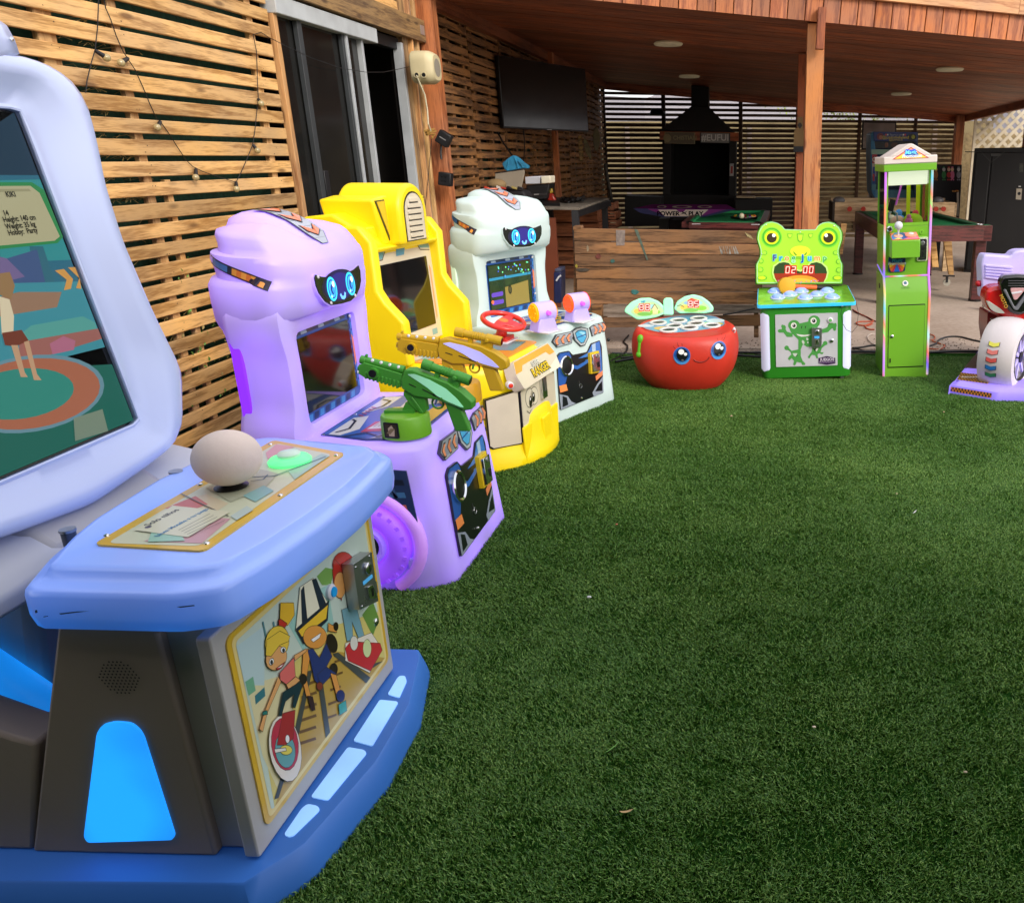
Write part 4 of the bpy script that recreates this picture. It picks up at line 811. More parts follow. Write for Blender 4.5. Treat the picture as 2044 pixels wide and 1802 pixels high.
    if shell is SHELL_MINT:
        b = B(); fg = Fr(ft(0, 0, -.0055), ft.U, ft.V); b.poly(fg, [(-.21, .67), (.2, .67), (.2, .95), (-.21, .95)], 0, pm('reflection_screen_picture', '2c3a1c', .12, em='3a4a20', es=.25, var=.3, scale=12))  # dim picture with the yellow machine's reflection painted in as dark olive
        b.poly(fg, [(-.21, .855), (.2, .855), (.2, .872), (-.21, .872)], .0004, gl('2c86a8', .35)); b.line(fg, [(-.07, .67), (-.07, .945), (.17, .945), (.17, .68)], .004, .0008, gl('1c2418', .1))
        for k in range(26): b.poly(fg, circ(rr.uniform(-.19, .18), rr.uniform(.87, .94), rr.uniform(.003, .007), 8), .0008, gl(rr.choice(('5fd8c8', '4f8ce8', '6fe890', '3f5fe0')), .7))
        for v0 in (.70, .75): b.poly(fg, rrect(-.20, v0, -.09, v0 + .028, .01), .0008, gl('5a3fa8', .5))
        b.poly(fg, circ(-.02, .78, .018, 14, .03), .0008, gl('15180c', .1)); b.poly(fg, circ(-.02, .78, .011, 14, .02), .0012, gl('4a4a28', .25)); b.poly(fg, [(-.07, .67), (.17, .67), (.17, .82), (-.07, .8)], .0006, gl('8a7a3a', .28)); b.poly(fg, circ(-.195, .72, .012, 10), .0012, gl('f06a3a', .7)); b.obj('picture', sc)
    # head
    lv = [(.87, -.60, -.715, .320, 0), (.92, -.60, -.735, .338, 0), (.965, -.585, -.757, .352, 0), (.990, -.55, -.770, .362, 0), (.998, -.475, -.776, .366, .1), (1.012, -.435, -.782, .372, .4), (1.04, -.408, -.788, .382, .5), (1.10, -.395, -.79, .386, .55), (1.150, -.390, -.788, .386, .6), (1.168, -.388, -.778, .380, .4), (1.172, -.388, -.765, .374, 0), (1.20, -.386, -.765, .372, .2), (1.235, -.388, -.765, .370, .7), (1.256, -.395, -.76, .366, .7), (1.261, -.398, -.745, .358, .0),
          (1.285, -.412, -.742, .350, .1), (1.315, -.438, -.742, .338, .6), (1.330, -.458, -.738, .328, .6), (1.336, -.47, -.725, .305, .0), (1.352, -.51, -.715, .26, 0), (1.366, -.56, -.70, .18, 0), (1.372, -.60, -.68, .08, 0)]
    b = B(); nu = 72; loops = []
    for z, xf, xb, hw, lg in lv:
        cx_ = (xf + xb) / 2 + .05; lp = []
        for k in range(nu):
            a = 2 * math.pi * k / nu; ca, sa = math.cos(a), math.sin(a); ex = 2 / 3.3
            bk = (.5 - .5 * ca) ** .8; ax = (xf - cx_) if ca > 0 else (cx_ - xb); g = 1 + .062 * lg * bk
            zs = max(0, min(1, (z - 1.08) / .1)) * max(0, min(1, (1.375 - z) / .04))
            lp.append(Vector((cx_ + math.copysign(abs(ca) ** ex, ca) * ax * g, math.copysign(abs(sa) ** ex, sa) * hw * g, z + (bk - .35) * .05 * zs + max(0, min(1, (1.07 - z) / .06)) * (1 - bk) * .03)))
        loops.append(lp)
    b.loft(loops, shell); bv = BVHTree.FromPolygons([tuple(v) for v in b.v], b.f); hd = b.obj('head', e, smooth=60); hd.scale = (.94, .93, 1); hd.location.x = hx - .034
    # crest ridge with chevron sticker
    prof = [(-.79, 1.30), (-.77, 1.345), (-.735, 1.395), (-.70, 1.407), (-.62, 1.402), (-.54, 1.372), (-.47, 1.325), (-.425, 1.272), (-.405, 1.235)]; b = B(); lp = []
    for i, (x, z) in enumerate(prof):
        hw = (.10, .12, .13, .135, .13, .125, .115, .095, .05)[i]; dn = .10 if i > 0 else .03
        lp.append([Vector((x, y_, zz)) for y_, zz in ((-hw - .035, z - dn), (-hw - .012, z - .03), (-hw, z - .008), (-hw * .7, z + .002), (0, z + .006), (hw * .7, z + .002), (hw, z - .008), (hw + .012, z - .03), (hw + .035, z - dn))])
    b.loft(lp, shell); b.obj('crest', hd, smooth=50)
    def cr_(u, v):    # u across, v 0..1 front to back along the crest
        seg = [(-.43, 1.279), (-.47, 1.325), (-.54, 1.372), (-.62, 1.402), (-.70, 1.407)]; t_ = v * (len(seg) - 1); i = min(int(t_), len(seg) - 2); f = t_ - i
        x = seg[i][0] * (1 - f) + seg[i + 1][0] * f; z = seg[i][1] * (1 - f) + seg[i + 1][1] * f
        return Vector((x + .004, u, z + .010 - abs(u) * .03))
    b = B()
    def crp(pts, col, up): b.add([cr_(u, v) + Vector((.3, 0, 1)) * up for u, v in pts], [tuple(range(len(pts)))], pr_(col))
    for i in range(8):
        v0, v1 = i / 8 * .92, (i + 1) / 8 * .92; w0 = lambda v: .028 + .05 * min(1, v * 4) if v < .25 else .078 - .01 * v
        crp([(-w0(v0), v0), (w0(v0), v0), (w0(v1), v1), (-w0(v1), v1)], '30343c', .001); crp([(-w0(v0) + .006, v0 + .004), (w0(v0) - .006, v0 + .004), (w0(v1) - .006, v1), (-w0(v1) + .006, v1)], 'a9b0bf', .002)
    for k in range(3):
        v = .14 + k * .26
        for s in (-1, 1):
            crp([(0, v), (s * .055, v + .11), (s * .055, v + .24), (0, v + .13)], '30343c', .003); crp([(0, v + .02), (s * .048, v + .12), (s * .048, v + .22), (0, v + .115)], 'f0805a', .0042)
    b.obj('crest_sticker', hd)
    # visor
    fv = Fr((-.312, 0, 0), (0, 1, 0), (-.06, 0, 1)); zv = zoomer(LO, fv, 1000, 420, 2.816); b = B()
    vo = [(565, 352), (572, 340), (600, 350), (650, 357), (700, 356), (750, 350), (800, 337), (834, 322), (840, 345), (838, 385), (825, 415), (797, 446), (760, 464), (700, 470), (642, 470), (610, 452), (580, 415), (568, 385)]
    vo = zv(*vo); vc = (sum(x for x, y in vo) / len(vo), sum(y for x, y in vo) / len(vo))
    b.ext(fv, rpoly([(vc[0] + (x - vc[0]) * 1.04, vc[1] + (y - vc[1]) * 1.07) for x, y in vo], .01), -.05, -.004, shell); b.ext(fv, vo, -.03, .001, pm('black_visor', '06050c', .22))
    b.poly(fv, circ(vc[0], vc[1] - .004, .155, 30, .060), .0014, gl('0c0828', .6)); b.poly(fv, circ(vc[0], vc[1] - .004, .135, 30, .056), .0018, gl('140c48', .6)); b.poly(fv, circ(vc[0], vc[1] - .006, .10, 30, .050), .0022, gl('1f1470', .65))
    for ex_, ey_ in ((653, 405), (767, 393)):
        u, v = zv((ex_, ey_))[0]
        b.poly(fv, circ(u, v, .041, 24, .046), .003, gl('35c8f4', 1.0)); b.poly(fv, circ(u, v, .032, 24, .037), .0035, gl('1a3f9c', .9)); b.poly(fv, circ(u, v, .026, 24, .031), .004, gl('3aa4f0', 1.0)); b.poly(fv, circ(u, v - .002, .015, 16, .02), .0045, gl('123080', .8))
        b.poly(fv, [(u + .002, v - .018), (u + .016, v + .002), (u + .012, v + .014), (u - .004, v - .002)], .005, gl('2f8fe8', .9)); b.poly(fv, circ(u + .012, v + .017, .010, 14, .012), .0055, gl('e8f0e0', .9)); b.poly(fv, circ(u - .018, v - .026, .006, 10), .0055, gl('a8e8f8', .9))
    u, v = zv((714, 440))[0]; b.line(fv, [(u - .02, v + .008), (u - .014, v - .002), (u, v - .006), (u + .014, v - .002), (u + .02, v + .009)], .013, .004, gl('6fb4f8', .95))
    screws(b, fv, zv((582, 350), (640, 461), (790, 444)), .001, .007, WHITEP); b.obj('visor', hd)
    # side light sticker, follows the head side
    for s in (-1, 1):
        b = B(); pa, pb = Vector((-.715, 1.262)), Vector((-.475, 1.172)); dr_ = (pb - pa).normalized(); nr_ = Vector((-dr_.y, dr_.x)); n_ = 14
        def hs(t, wv, up):
            q = pa + (pb - pa) * t + nr_ * wv; h = bv.ray_cast(Vector((q.x, s * 1.0, q.y)), Vector((0, -s, 0))); y_ = h[0].y if h[0] else s * .36
            return Vector((q.x, y_ + s * up, q.y))
        for k in range(n_):
            t0, t1 = k / n_, (k + 1) / n_; b.add([hs(t0, -.017, .003), hs(t1, -.017, .003), hs(t1, .017, .003), hs(t0, .017, .003)], [(0, 1, 2, 3)], pr_('2a2438'))
            if 0 < k < n_ - 1: b.add([hs(t0, -.012, .0045), hs(t1, -.012, .0045), hs(t1, .012, .0045), hs(t0, .012, .0045)], [(0, 1, 2, 3)], pr_('3f7ccc' if k < 5 else '24304c' if k == 5 else 'd8783c' if k % 2 else 'e8a04a'))
        b.obj('side_sticker', hd)
    # front stickers
    f2 = Fr((.0085, 0, 0), (0, 1, 0), (-.12, 0, 1)); z2 = zoomer(LO, f2, 1000, 420, 2.816); b = B()
    def F2(col, dd, *pts): b.poly(f2, z2(*pts), dd, pr_(col))
    for pts in ([(873, 1100), (900, 1052), (1015, 1028), (1003, 1110), (905, 1138)], [(1123, 1005), (1150, 985), (1222, 966), (1224, 1020), (1140, 1065)]):
        q = z2(*pts); b.ext(f2, q, -.01, .002, pr_('33343c')); c_ = (sum(x for x, y in q) / 5, sum(y for x, y in q) / 5); b.poly(f2, inset(q, c_, .92), .0026, pr_('a9aeb6')); b.poly(f2, inset([(c_[0] + (x - c_[0]), c_[1] + (y - c_[1]) * .5 - .008) for x, y in q], c_, .9), .003, pr_('8a8f9c'))
    for x0, y0, fl_ in ((890, 1082, 1), (930, 1073, 1), (968, 1062, 1), (1148, 1010, -1), (1178, 1000, -1), (1205, 990, -1)):
        s = fl_
        for k, (col, gr) in enumerate((('2b2026', 1.25), ('f0966a', 1))):
            F2(col, .0034 + k * .0006, *[(x0 + 12 + dx * gr * s, y0 + 12 + dy * gr) for dx, dy in ((-14, 0), (2, -24), (14, -26), (2, 0), (10, 24), (-2, 26))])
    sh = z2((1003, 1030), (1030, 1008), (1062, 1000), (1110, 1010), (1116, 1068), (1090, 1125), (1062, 1132), (1022, 1092)); b.ext(f2, sh, -.01, .003, pr_('2c3038')); c_ = z2((1062, 1065))[0]; b.poly(f2, inset(sh, c_, .9), .0036, pr_('b4bcc0')); b.poly(f2, inset(sh, c_, .7), .0042, pr_('22384e')); b.poly(f2, inset(sh, c_, .62), .0048, pr_('4fb0e0')); b.poly(f2, inset(sh[1:5], c_, .5), .0054, pr_('9fdcf0')); b.line(f2, z2((1030, 1075), (1095, 1050)), .006, .006, pr_('1c3c8a'))
    b.obj('chevron_stickers', e)
    b = B(); pn = rpoly(z2((903, 1200), (925, 1172), (985, 1160), (1008, 1188), (1108, 1168), (1132, 1112), (1190, 1090), (1203, 1130), (1215, 1440), (930, 1556)), .008, 2); b.ext(f2, pn, -.01, .001, pr_('0b0c10')); c_ = z2((1060, 1320))[0]
    F2('2656a8', .0014, (908, 1200), (925, 1178), (985, 1168), (1000, 1200), (990, 1260), (960, 1380), (915, 1400)); F2('3a78c8', .0016, (1040, 1215), (1108, 1175), (1135, 1118), (1188, 1096), (1200, 1200), (1205, 1300), (1180, 1310), (1160, 1240)); F2('2c66b4', .0018, (985, 1250), (1040, 1260), (1110, 1220), (1112, 1240), (1040, 1285), (985, 1272)); F2('0b0c10', .002, (1000, 1220), (1110, 1200), (1112, 1216), (1040, 1242), (995, 1235))
    F2('f0904e', .0022, (918, 1395), (965, 1382), (975, 1425), (925, 1440)); F2('8f98a6', .0022, (920, 1450), (975, 1462), (1000, 1500), (1030, 1512), (930, 1552)); F2('0e1218', .0028, (940, 1462), (968, 1472), (978, 1520), (940, 1538)); F2('8f98a6', .0022, (1140, 1440), (1170, 1385), (1210, 1330), (1214, 1436), (1150, 1468)); F2('0e1218', .0028, (1158, 1432), (1180, 1390), (1204, 1362), (1206, 1428)); F2('e88a5a', .0022, (1160, 1330), (1208, 1290), (1208, 1322), (1165, 1360)); F2('a8c4e0', .0024, (1135, 1118), (1160, 1108), (1162, 1180), (1140, 1190))
    b.obj('front_print', e)
    b = B(); p0 = f2(*z2((962, 1262))[0], .001); b.lathe(Fr(p0, f2.U, f2.V, f2.N), [(.066, 0), (.066, .012), (.058, .017), (.05, .012)], CHROME, 30, True, False); b.lathe(Fr(p0, f2.U, f2.V, f2.N), [(.052, .0), (.052, .010), (.03, .013), (.01, .014)], BLACKP, 26); b.obj('speaker', e, smooth=40)
    b = B(); q = z2((1108, 1175), (1168, 1160), (1172, 1305), (1115, 1315)); b.ext(f2, q, .001, .022, pm('yellow_coin_frame', 'd8b818', .4)); c_ = z2((1142, 1240))[0]; b.ext(f2, inset(q, c_, .82), .022, .036, CHROME); u, v = z2((1143, 1195))[0]; b.lathe(Fr(f2(u, v, .036), f2.U, f2.V, f2.N), [(.013, 0), (.012, .004)], STEEL, 16); b.ext(f2, [(u - .012, v - .075), (u + .012, v - .075), (u + .012, v - .04), (u - .012, v - .04)], .036, .039, BLACKP); b.obj('coin_slot', e, bevel=.002)
    b = B(); u, v = z2((1060, 1395))[0]; b.torus(f2, .014, .002, STEEL, 20, 6, u, v, .004); b.ext(f2, [(u - .012, v), (u - .009, v), (u - .009, v + .035), (u - .012, v + .035)], .002, .005, STEEL); u, v = z2((1070, 1475))[0]; b.lathe(Fr(f2(u, v, .001), f2.U, f2.V, f2.N), [(.008, 0), (.006, .006)], CHROME, 14); b.obj('door_lock', e, smooth=40)
    b = B(); b.ball((-.09, .405, .41), .012, BLACKP, 10, 6); b.obj('side_knob', e, smooth=60)
    # desk print
    fd = Fr((0, 0, .5955), (0, 1, 0), (-1, 0, 0)); b = B(); dp = [(-.28, .125), (.28, .125), (.325, .165), (.33, .30), (.27, .50), (-.27, .50), (-.33, .30), (-.325, .165)]; b.ext(fd, dp, -.004, .003, pr_('23427e')); b.poly(fd, inset(dp, (0, .3), .96), .0034, pr_('2f62b4')); dd = .0038
    for pts, col in (([(-.27, .47), (-.05, .47), (-.02, .42), (-.20, .38), (-.28, .42)], 'd5d6d2'), ([(.02, .47), (.27, .47), (.28, .40), (.12, .40), (.04, .44)], 'd5d6d2'), ([(-.24, .36), (-.10, .36), (-.08, .26), (-.22, .26)], 'b83a3a'), ([(-.2, .35), (-.02, .33), (-.02, .23), (-.18, .24)], 'dcdcd4'), ([(-.32, .29), (-.22, .25), (-.16, .15), (-.29, .15)], '8f9cb0'), ([(.0, .36), (.1, .37), (.14, .28), (.04, .2), (-.02, .3)], 'e8d060'), ([(.1, .34), (.3, .36), (.31, .2), (.2, .15), (.14, .25)], 'c8ccd0'), ([(-.12, .2), (.1, .2), (.16, .135), (-.16, .135)], 'd8b050'), ([(.2, .14), (.3, .14), (.32, .22), (.26, .2)], 'e88a5a'), ([(-.2, .22), (-.13, .22), (-.12, .14), (-.19, .14)], 'e88a5a')):
        b.poly(fd, pts, dd, pr_(col)); dd += .00025
    for pts in ([(-.25, .45), (-.2, .42), (-.1, .44), (-.08, .46)], [(.05, .45), (.12, .42), (.2, .42), (.22, .46)], [(.12, .3), (.2, .32), (.27, .26), (.27, .2)], [(-.3, .27), (-.22, .2), (-.2, .16)], [(-.3, .4), (-.25, .33), (-.28, .28)], [(0, .3), (.06, .34), (.1, .3), (.06, .24)]): b.line(fd, pts, .009, dd, pr_('1c2438'))
    for k in range(6): b.line(fd, [(-.175 + .005 * k, .335 - k * .016), (-.04, .322 - k * .016)], .003, dd + .0003, pr_('6a5a58'))
    for k in range(5): b.line(fd, [(-.02 + .03 * k, .46), (-.03 + .03 * k, .44)], .008, dd + .0003, pr_('c83a3a'))
    for i in range(8):
        for j_ in range(4): b.poly(fd, [(-.33 + i * .018, .17 + j_ * .02), (-.318 + i * .018, .17 + j_ * .02), (-.318 + i * .018, .183 + j_ * .02), (-.33 + i * .018, .183 + j_ * .02)], dd, pr_('1c3a78'))
    screws(b, fd, [(-.28, .485), (0, .485), (.28, .485), (-.33, .2), (.33, .2)], .003, .006); b.obj('desk_print', e)
    return e, fd
WL, WR = (-1.085, 5.40, 0), R(-25)
_tmp = bpy.data.objects.new('t', None); _tmp.location = WL; _tmp.rotation_euler = (0, 0, WR); LW_ = Loc(_tmp); bpy.data.objects.remove(_tmp)
pur, fdk = robot('purple glowing robot arcade machine with a green toy gun, behind the blue machine', (-1.15, 3.33, 0), R(0), SHELL_PUR, LW_, -.070)
whi, _ = robot('white robot arcade machine with two ball cannons, farthest in the left row', WL, WR, SHELL_MINT, LW_, -.025)

def toy_gun(parent, LO, yy, mz, bt_, col, glow, gcol, base_on):
    """gun profile laid along the line muzzle -> butt (pixels), in the vertical plane y = yy of the machine"""
    fg0 = Fr((0, yy, 0), (1, 0, 0), (0, 0, 1)); m_ = Vector(LO.uv(fg0, *mz)); t_ = Vector(LO.uv(fg0, *bt_)); L_ = (t_ - m_).length; ux = (t_ - m_) / L_; uz = Vector((-ux.y, ux.x)); k = L_ / 100
    g = Fr((m_.x, yy, m_.y), (ux.x, 0, ux.y), (uz.x, 0, uz.y), (0, -1, 0)); S = lambda pts: [(x * k, y * k) for x, y in pts]
    mt = pm('gun_' + col, col, .45, var=.04, bump=.1); b = B(); th = .026
    body = [(38, 9), (44, 11), (60, 10), (75, 9), (88, 5), (99, -1), (100, -8), (94, -11), (84, -10), (70, -9), (56, -11), (50, -12), (38, -8), (36, 0)]
    b.ext(g, S(body), -th, th, mt); bo = b.obj('gun_body', parent, bevel=.006, seg=3)
    b = B(); b.ext(g, S([(36, 4), (3, 4), (0, 1), (0, -7), (6, -9), (37, -8)]), -.020, .020, mt)
    for i in range(9): x = 6 + i * 3.4; b.ext(g, S([(x, -9.5), (x + 1.8, -9.5), (x + 1.8, -3), (x, -3)]), -.023, .023, mt)
    b.cyl(g(2 * k, 5 * k), g(36 * k, 6.5 * k), .0135, mt, .016, 18); b.cyl(g(-1.5 * k, 4.5 * k), g(3 * k, 4.7 * k), .016, mt, n=18); b.cyl(g(-2 * k, -3 * k), g(2 * k, -3 * k), .013, mt, n=16); b.ext(g, S([(1, 7), (4, 7), (3.5, 10.5), (2, 10.5)]), -.005, .005, mt)
    b.obj('barrel', bo, bevel=.002)
    b = B(); b.cyl(g(13 * k, -2 * k, .018), g(13 * k, -2 * k, .034), .020, mt, n=22); b.cyl(g(13 * k, -2 * k, .030), g(13 * k, -2 * k, .036), .0145, BLACKP, n=20); b.obj('side_emitter', bo, smooth=40)
    b = B()
    for i in range(4): b.ball(g((9 + i * 7.5) * k, (7.0 + i * .35) * k, .008), .0075, WHITEP, 10, 6)
    b.obj('barrel_vent', bo, smooth=60)
    b = B(); b.ext(g, rpoly(S([(41, 6), (47, 8), (60, 7), (75, 3.5), (86, -2.5), (93, -8), (90, -8.5), (78, -7), (69, -5), (60, -.5), (50, 3)]), .004), th, th + .002, glow); b.obj('side_light', bo)
    b = B(); b.cyl(g(50 * k, 17 * k), g(88 * k, 15 * k), .0165, mt, .0165, 20); b.cyl(g(50 * k, 17 * k), g(58 * k, 16.6 * k), .0205, mt, n=20); b.cyl(g(78 * k, 15.6 * k), g(92 * k, 14.7 * k), .0205, mt, n=20); b.cyl(g(91.5 * k, 14.7 * k), g(92.4 * k, 14.7 * k), .016, SCRG, n=18)
    b.ext(g, S([(62, 9), (66, 9), (66, 14), (62, 14)]), -.010, .010, mt); b.ext(g, S([(74, 8), (84, 6), (84, 13), (74, 13)]), -.012, .012, mt); b.cyl(g(80 * k, 14.5 * k, .015), g(80 * k, 14.5 * k, .03), .008, mt, n=14)
    for i in range(5): b.cyl(g((66 + i * 2) * k, 16.1 * k), g((66.8 + i * 2) * k, 16.1 * k), .0185, mt, n=18)
    b.obj('scope', bo, bevel=.0015)
    b = B(); v = Vector((0, 0, -1)); p0 = g(80 * k, -9 * k)   # grip hangs straight down
    u_ = Vector(g.U); gx = Vector((.25, 0, -1)).normalized(); fgx = Fr(p0, (1, 0, 0), gx, (0, -1, 0)); b.ext(fgx, [(-.018, -.03), (.034, -.03), (.038, .115), (-.020, .115)], -.018, .018, mt)
    b.obj('grip', bo, bevel=.006, seg=3)
    b = B(); c_ = g(69 * k, -13.5 * k); b.torus(Fr(c_, g.U, g.V, g.N), .021, .004, mt, 22, 8); b.ext(g, S([(67, -10), (69, -10), (68, -15), (66.5, -15)]), -.004, .004, CHROME); b.obj('trigger_guard', bo, smooth=50)
    b = B()
    for (x0, y0, x1, y1) in ((56, -3, 72, -6.2), (44, -2, 50, -3)): b.line(g, S([(x0, y0), (x1, y1)]), .004, th + .0015, pm('gun_groove', '1a1a14', .6))
    b.cyl(g(73 * k, -6.3 * k, th), g(73 * k, -6.3 * k, th + .004), .005, mt, n=12); b.cyl(g(66 * k, -5 * k, th), g(66 * k, -5 * k, th + .002), .0035, BLACKP, n=12); b.obj('side_details', bo)
    b = B(); b.ext(g, S([(40, -8), (58, -10), (62, -22), (58, -27), (46, -20), (40, -14)]), -.016, .016, mt); b.ext(g, S([(46, -14), (48, -13), (60, -24), (58, -26)]), .016, .02, mt); b.ext(g, S([(43, -20), (53, -22), (50, -34), (40, -34)]), -.013, .013, mt); b.obj('magazine', bo, bevel=.004)
    bx, by, bz = base_on; b = B(); mb = pm('gun_base_' + gcol, gcol, .4, var=.05, em=gcol, es=.08)
    b.lathe(Fr((bx, by, bz), (1, 0, 0), (0, 1, 0)), [(.090, 0), (.091, .006), (.089, .075), (.084, .084), (.05, .088)], mb, 36); b.ext(Fr((bx, by, bz + .086), (1, 0, 0), (0, 1, 0)), [(-.07, -.02), (.045, -.02), (.045, .02), (-.07, .02)], 0, .012, mt); b.obj('swivel_base', bo, smooth=40)
    b = B(); q = Fr((bx - .03, by - .0855, bz), (.93, -.0, 0), (0, 0, 1)); q = Fr((bx - .02, by - .0895, bz), (1, -.18, 0), (0, 0, 1)); b.ext(q, rrect(-.03, .012, .03, .072, .004), -.002, .0015, pr_('141a2a')); b.poly(q, rrect(-.025, .017, .025, .067, .003), .002, pr_('3a3226')); b.poly(q, [(-.01, .02), (.012, .02), (.015, .045), (.004, .062), (-.012, .05)], .0024, pr_('c8b89a')); b.poly(q, [(-.02, .03), (-.004, .028), (.018, .05), (.0, .05)], .0026, pr_('8a7a5a')); b.obj('base_sticker', bo)
LP = Loc(pur)
fgp = Fr((0, 0, .60), (1, 0, 0), (0, 1, 0)); bx, by = LP.uv(fgp, 813, 866)
toy_gun(pur, LP, by + .005, (722, 728), (950, 797), '3f8f2c', pm('green_gun_light', '9cc8b4', .3, em=(.2, .9, .4), es=.25, evar=.9), '6fb02a', (bx, by, .60))
toy_gun(pur, LP, .22, (797, 682), (1017, 716), 'c79f10', pm('violet_gun_light', 'b8b8e8', .3, em=(.35, .3, 1.0), es=.35, evar=.9), 'd09a20', (bx + .05, .22, .60))

# ball cannons of the white machine
LWh = Loc(whi)
for cx_, cy_, capc in ((758, 900, 'f0a800'), (985, 848, 'ff5a1a')):
    b = B(); fr_ = Fr((0, 0, .80), (1, 0, 0), (0, 1, 0)); zz = zoomer(LWh, fr_, 1000, 420, 2.816); u, v = zz((cx_ + 45, cy_ - 20))[0]; z = .72
    fr_ = Fr((0, 0, z), (1, 0, 0), (0, 1, 0)); zz = zoomer(LWh, fr_, 1000, 420, 2.816); u, v = zz((cx_ + 50, cy_ + (0 if cx_ < 900 else -10)))[0]; ax = (Vector((-.35, -1, 0))).normalized(); r_ = .062; c_ = Vector((u, v, z))
    PV = pm('lavender_lit_plastic', 'b9acea', .35, em=(.35, .25, 1.0), es=.30); CP = pm('cannon_cap_' + capc, capc, .3, em=capc, es=.55)
    b.cyl(c_ + ax * -.065, c_ + ax * .062, r_, PV, n=30); b.ext(Fr(c_, ax, (0, 0, 1)), [(-.05, -.03), (.05, -.03), (.075, -.115), (-.075, -.115)], -.05, .05, PV); cn = b.obj('ball_cannon', whi, bevel=.008)
    b = B(); b.cyl(c_ + ax * .060, c_ + ax * .072, r_ * .96, CP, r_ * .80, 30); b.cyl(c_ - ax * .065, c_ - ax * .072, r_ * 1.02, CP, r_ * .9, 28)
    for k in range(6): a = k * 60; px_ = Fr(c_ + ax * .072, ax.cross(Vector((0, 0, 1))), (0, 0, 1), ax); b.ball(px_(.035 * math.cos(R(a)), .035 * math.sin(R(a))), .006, CP, 8, 5)
    b.obj('end_cap', cn, smooth=40)
    sd = ax.cross(Vector((0, 0, 1))).normalized(); sd = sd if sd.x > 0 else -sd
    b = B(); b.cyl(c_ + sd * .05, c_ + sd * .082, .018, pm('pink_lit_knob', 'c060e0', .3, em=(.7, .1, .8), es=.5), .012, 16); b.cyl(c_ + Vector((-.02, .05, 0)), c_ + Vector((-.01, .10, 0)), .012, pm('red_lever', 'd02818', .35), n=12); b.ball(c_ + Vector((-.01, .105, 0)), .016, pm('red_lever', 'd02818', .35), 12, 8); b.obj('lever', cn, smooth=40)
    b = B(); b.box(c_.x - .09, c_.y - .07, .60, c_.x + .09, c_.y + .07, .61, WHITEP); b.obj('mount_plate', cn, bevel=.003)

# ------------------------------------------------------------------ yellow car arcade
yc = thing('arcade_machine', 'yellow car-shaped arcade machine with a red steering wheel between the robots', 'arcade machine', (-1.165, 4.585, 0), (0, 0, R(-8)))
LY = Loc(yc); YE = SHELL_YEL
fp = rpoly([(-.82, -.40), (-.20, -.42), (-.02, -.25), (.03, 0), (-.02, .25), (-.20, .42), (-.82, .40)], .10, 5); c0 = (-.4, 0); FPy = polar(fp, c0, 80)
def ys(z, k, dx=0): return [Vector((x + dx, y, z)) for x, y in inset(FPy, c0, k)]
b = B(); b.loft([ys(.0, 1.0), ys(.012, 1.025), ys(.06, 1.02), ys(.10, .985), ys(.16, .96), ys(.22, .95), ys(.27, .93), ys(.285, .90), ys(.29, .84)], YE); b.obj('bumper', yc, smooth=45)
bf_ = polar(rpoly([(-.82, -.36), (-.22, -.37), (-.075, -.23), (-.05, .0), (-.075, .23), (-.22, .37), (-.82, .36)], .05, 4), c0, 80)
b = B(); sy = lambda z, k, dx=0: [Vector((x + dx, y, z)) for x, y in inset(bf_, c0, k)]
b.loft([sy(.05, .98), sy(.30, .98), sy(.40, .985), sy(.45, .99), sy(.52, .985), sy(.560, .96), sy(.575, .91)], YE); b.obj('cabinet', yc, smooth=45)
b = B()
for s in (-1, 0, 1): b.ext(Fr((0, 0, 0), (0, 1, 0), (0, 0, 1)), rpoly([(s * .2 - .045, .03), (s * .2 + .045, .03), (s * .2 + .06, .23), (s * .2 - .06, .23)], .01), -.02, .012 - abs(s) * .045, YE)
b.obj('bumper_rib', yc, bevel=.012, seg=3)
CREAM = pm('cream_print_panel', 'd8cdb4', .35, coat=.2); b = B()
ffy = Fr((-.038, 0, 0), (0, 1, 0), (0, 0, 1)); cfy = Fr((-.145, -.315, 0), (.67, .74, 0), (0, 0, 1))
b.ext(ffy, rrect(-.245, .135, .26, .435, .02), -.03, .006, BLACKP); b.ext(ffy, rrect(-.238, .142, .253, .43, .02), .006, .009, CREAM); cf = Fr(Vector((-.045, -.245, 0)), (-.71, -.705, 0), (0, 0, 1), (.705, -.71, 0))
b.ext(cf, [(0, .435), (.185, .41), (.185, .15), (.165, .135), (0, .135)], -.02, .006, BLACKP); b.ext(cf, [(.003, .43), (.177, .404), (.177, .157), (.16, .142), (.003, .142)], .006, .009, CREAM)
zy = zoomer(LY, ffy, 850, 700, 4.004)
def eye_(pts, col, dd): b.poly(ffy, zy(*pts), dd, pr_(col))
for (ox, s) in ((1612, 1), (1655, .92)):
    o_ = [(ox + 42 * s * math.cos(R(a)), 975 + (0 if s == 1 else -22) + 95 * s * math.sin(R(a))) for a in range(0, 360, 15)]; eye_(o_, '2a2622', .0095); c_ = zy((ox, 975))[0]; b.poly(ffy, inset(zy(*o_), zy((ox, 975 + (0 if s == 1 else -22)))[0], .93), .010, pr_('e6dcc4'))
eye_([(1620 + 15 * math.cos(R(a)), 1010 + 55 * math.sin(R(a))) for a in range(0, 360, 20)], '14110e', .0105); eye_([(1648 + 13 * math.cos(R(a)), 968 + 48 * math.sin(R(a))) for a in range(0, 360, 20)], '14110e', .0105)
eye_([(1616 + 5 * math.cos(R(a)), 985 + 16 * math.sin(R(a))) for a in range(0, 360, 40)], 'ffffff', .011); eye_([(1646 + 4 * math.cos(R(a)), 948 + 14 * math.sin(R(a))) for a in range(0, 360, 40)], 'ffffff', .011)
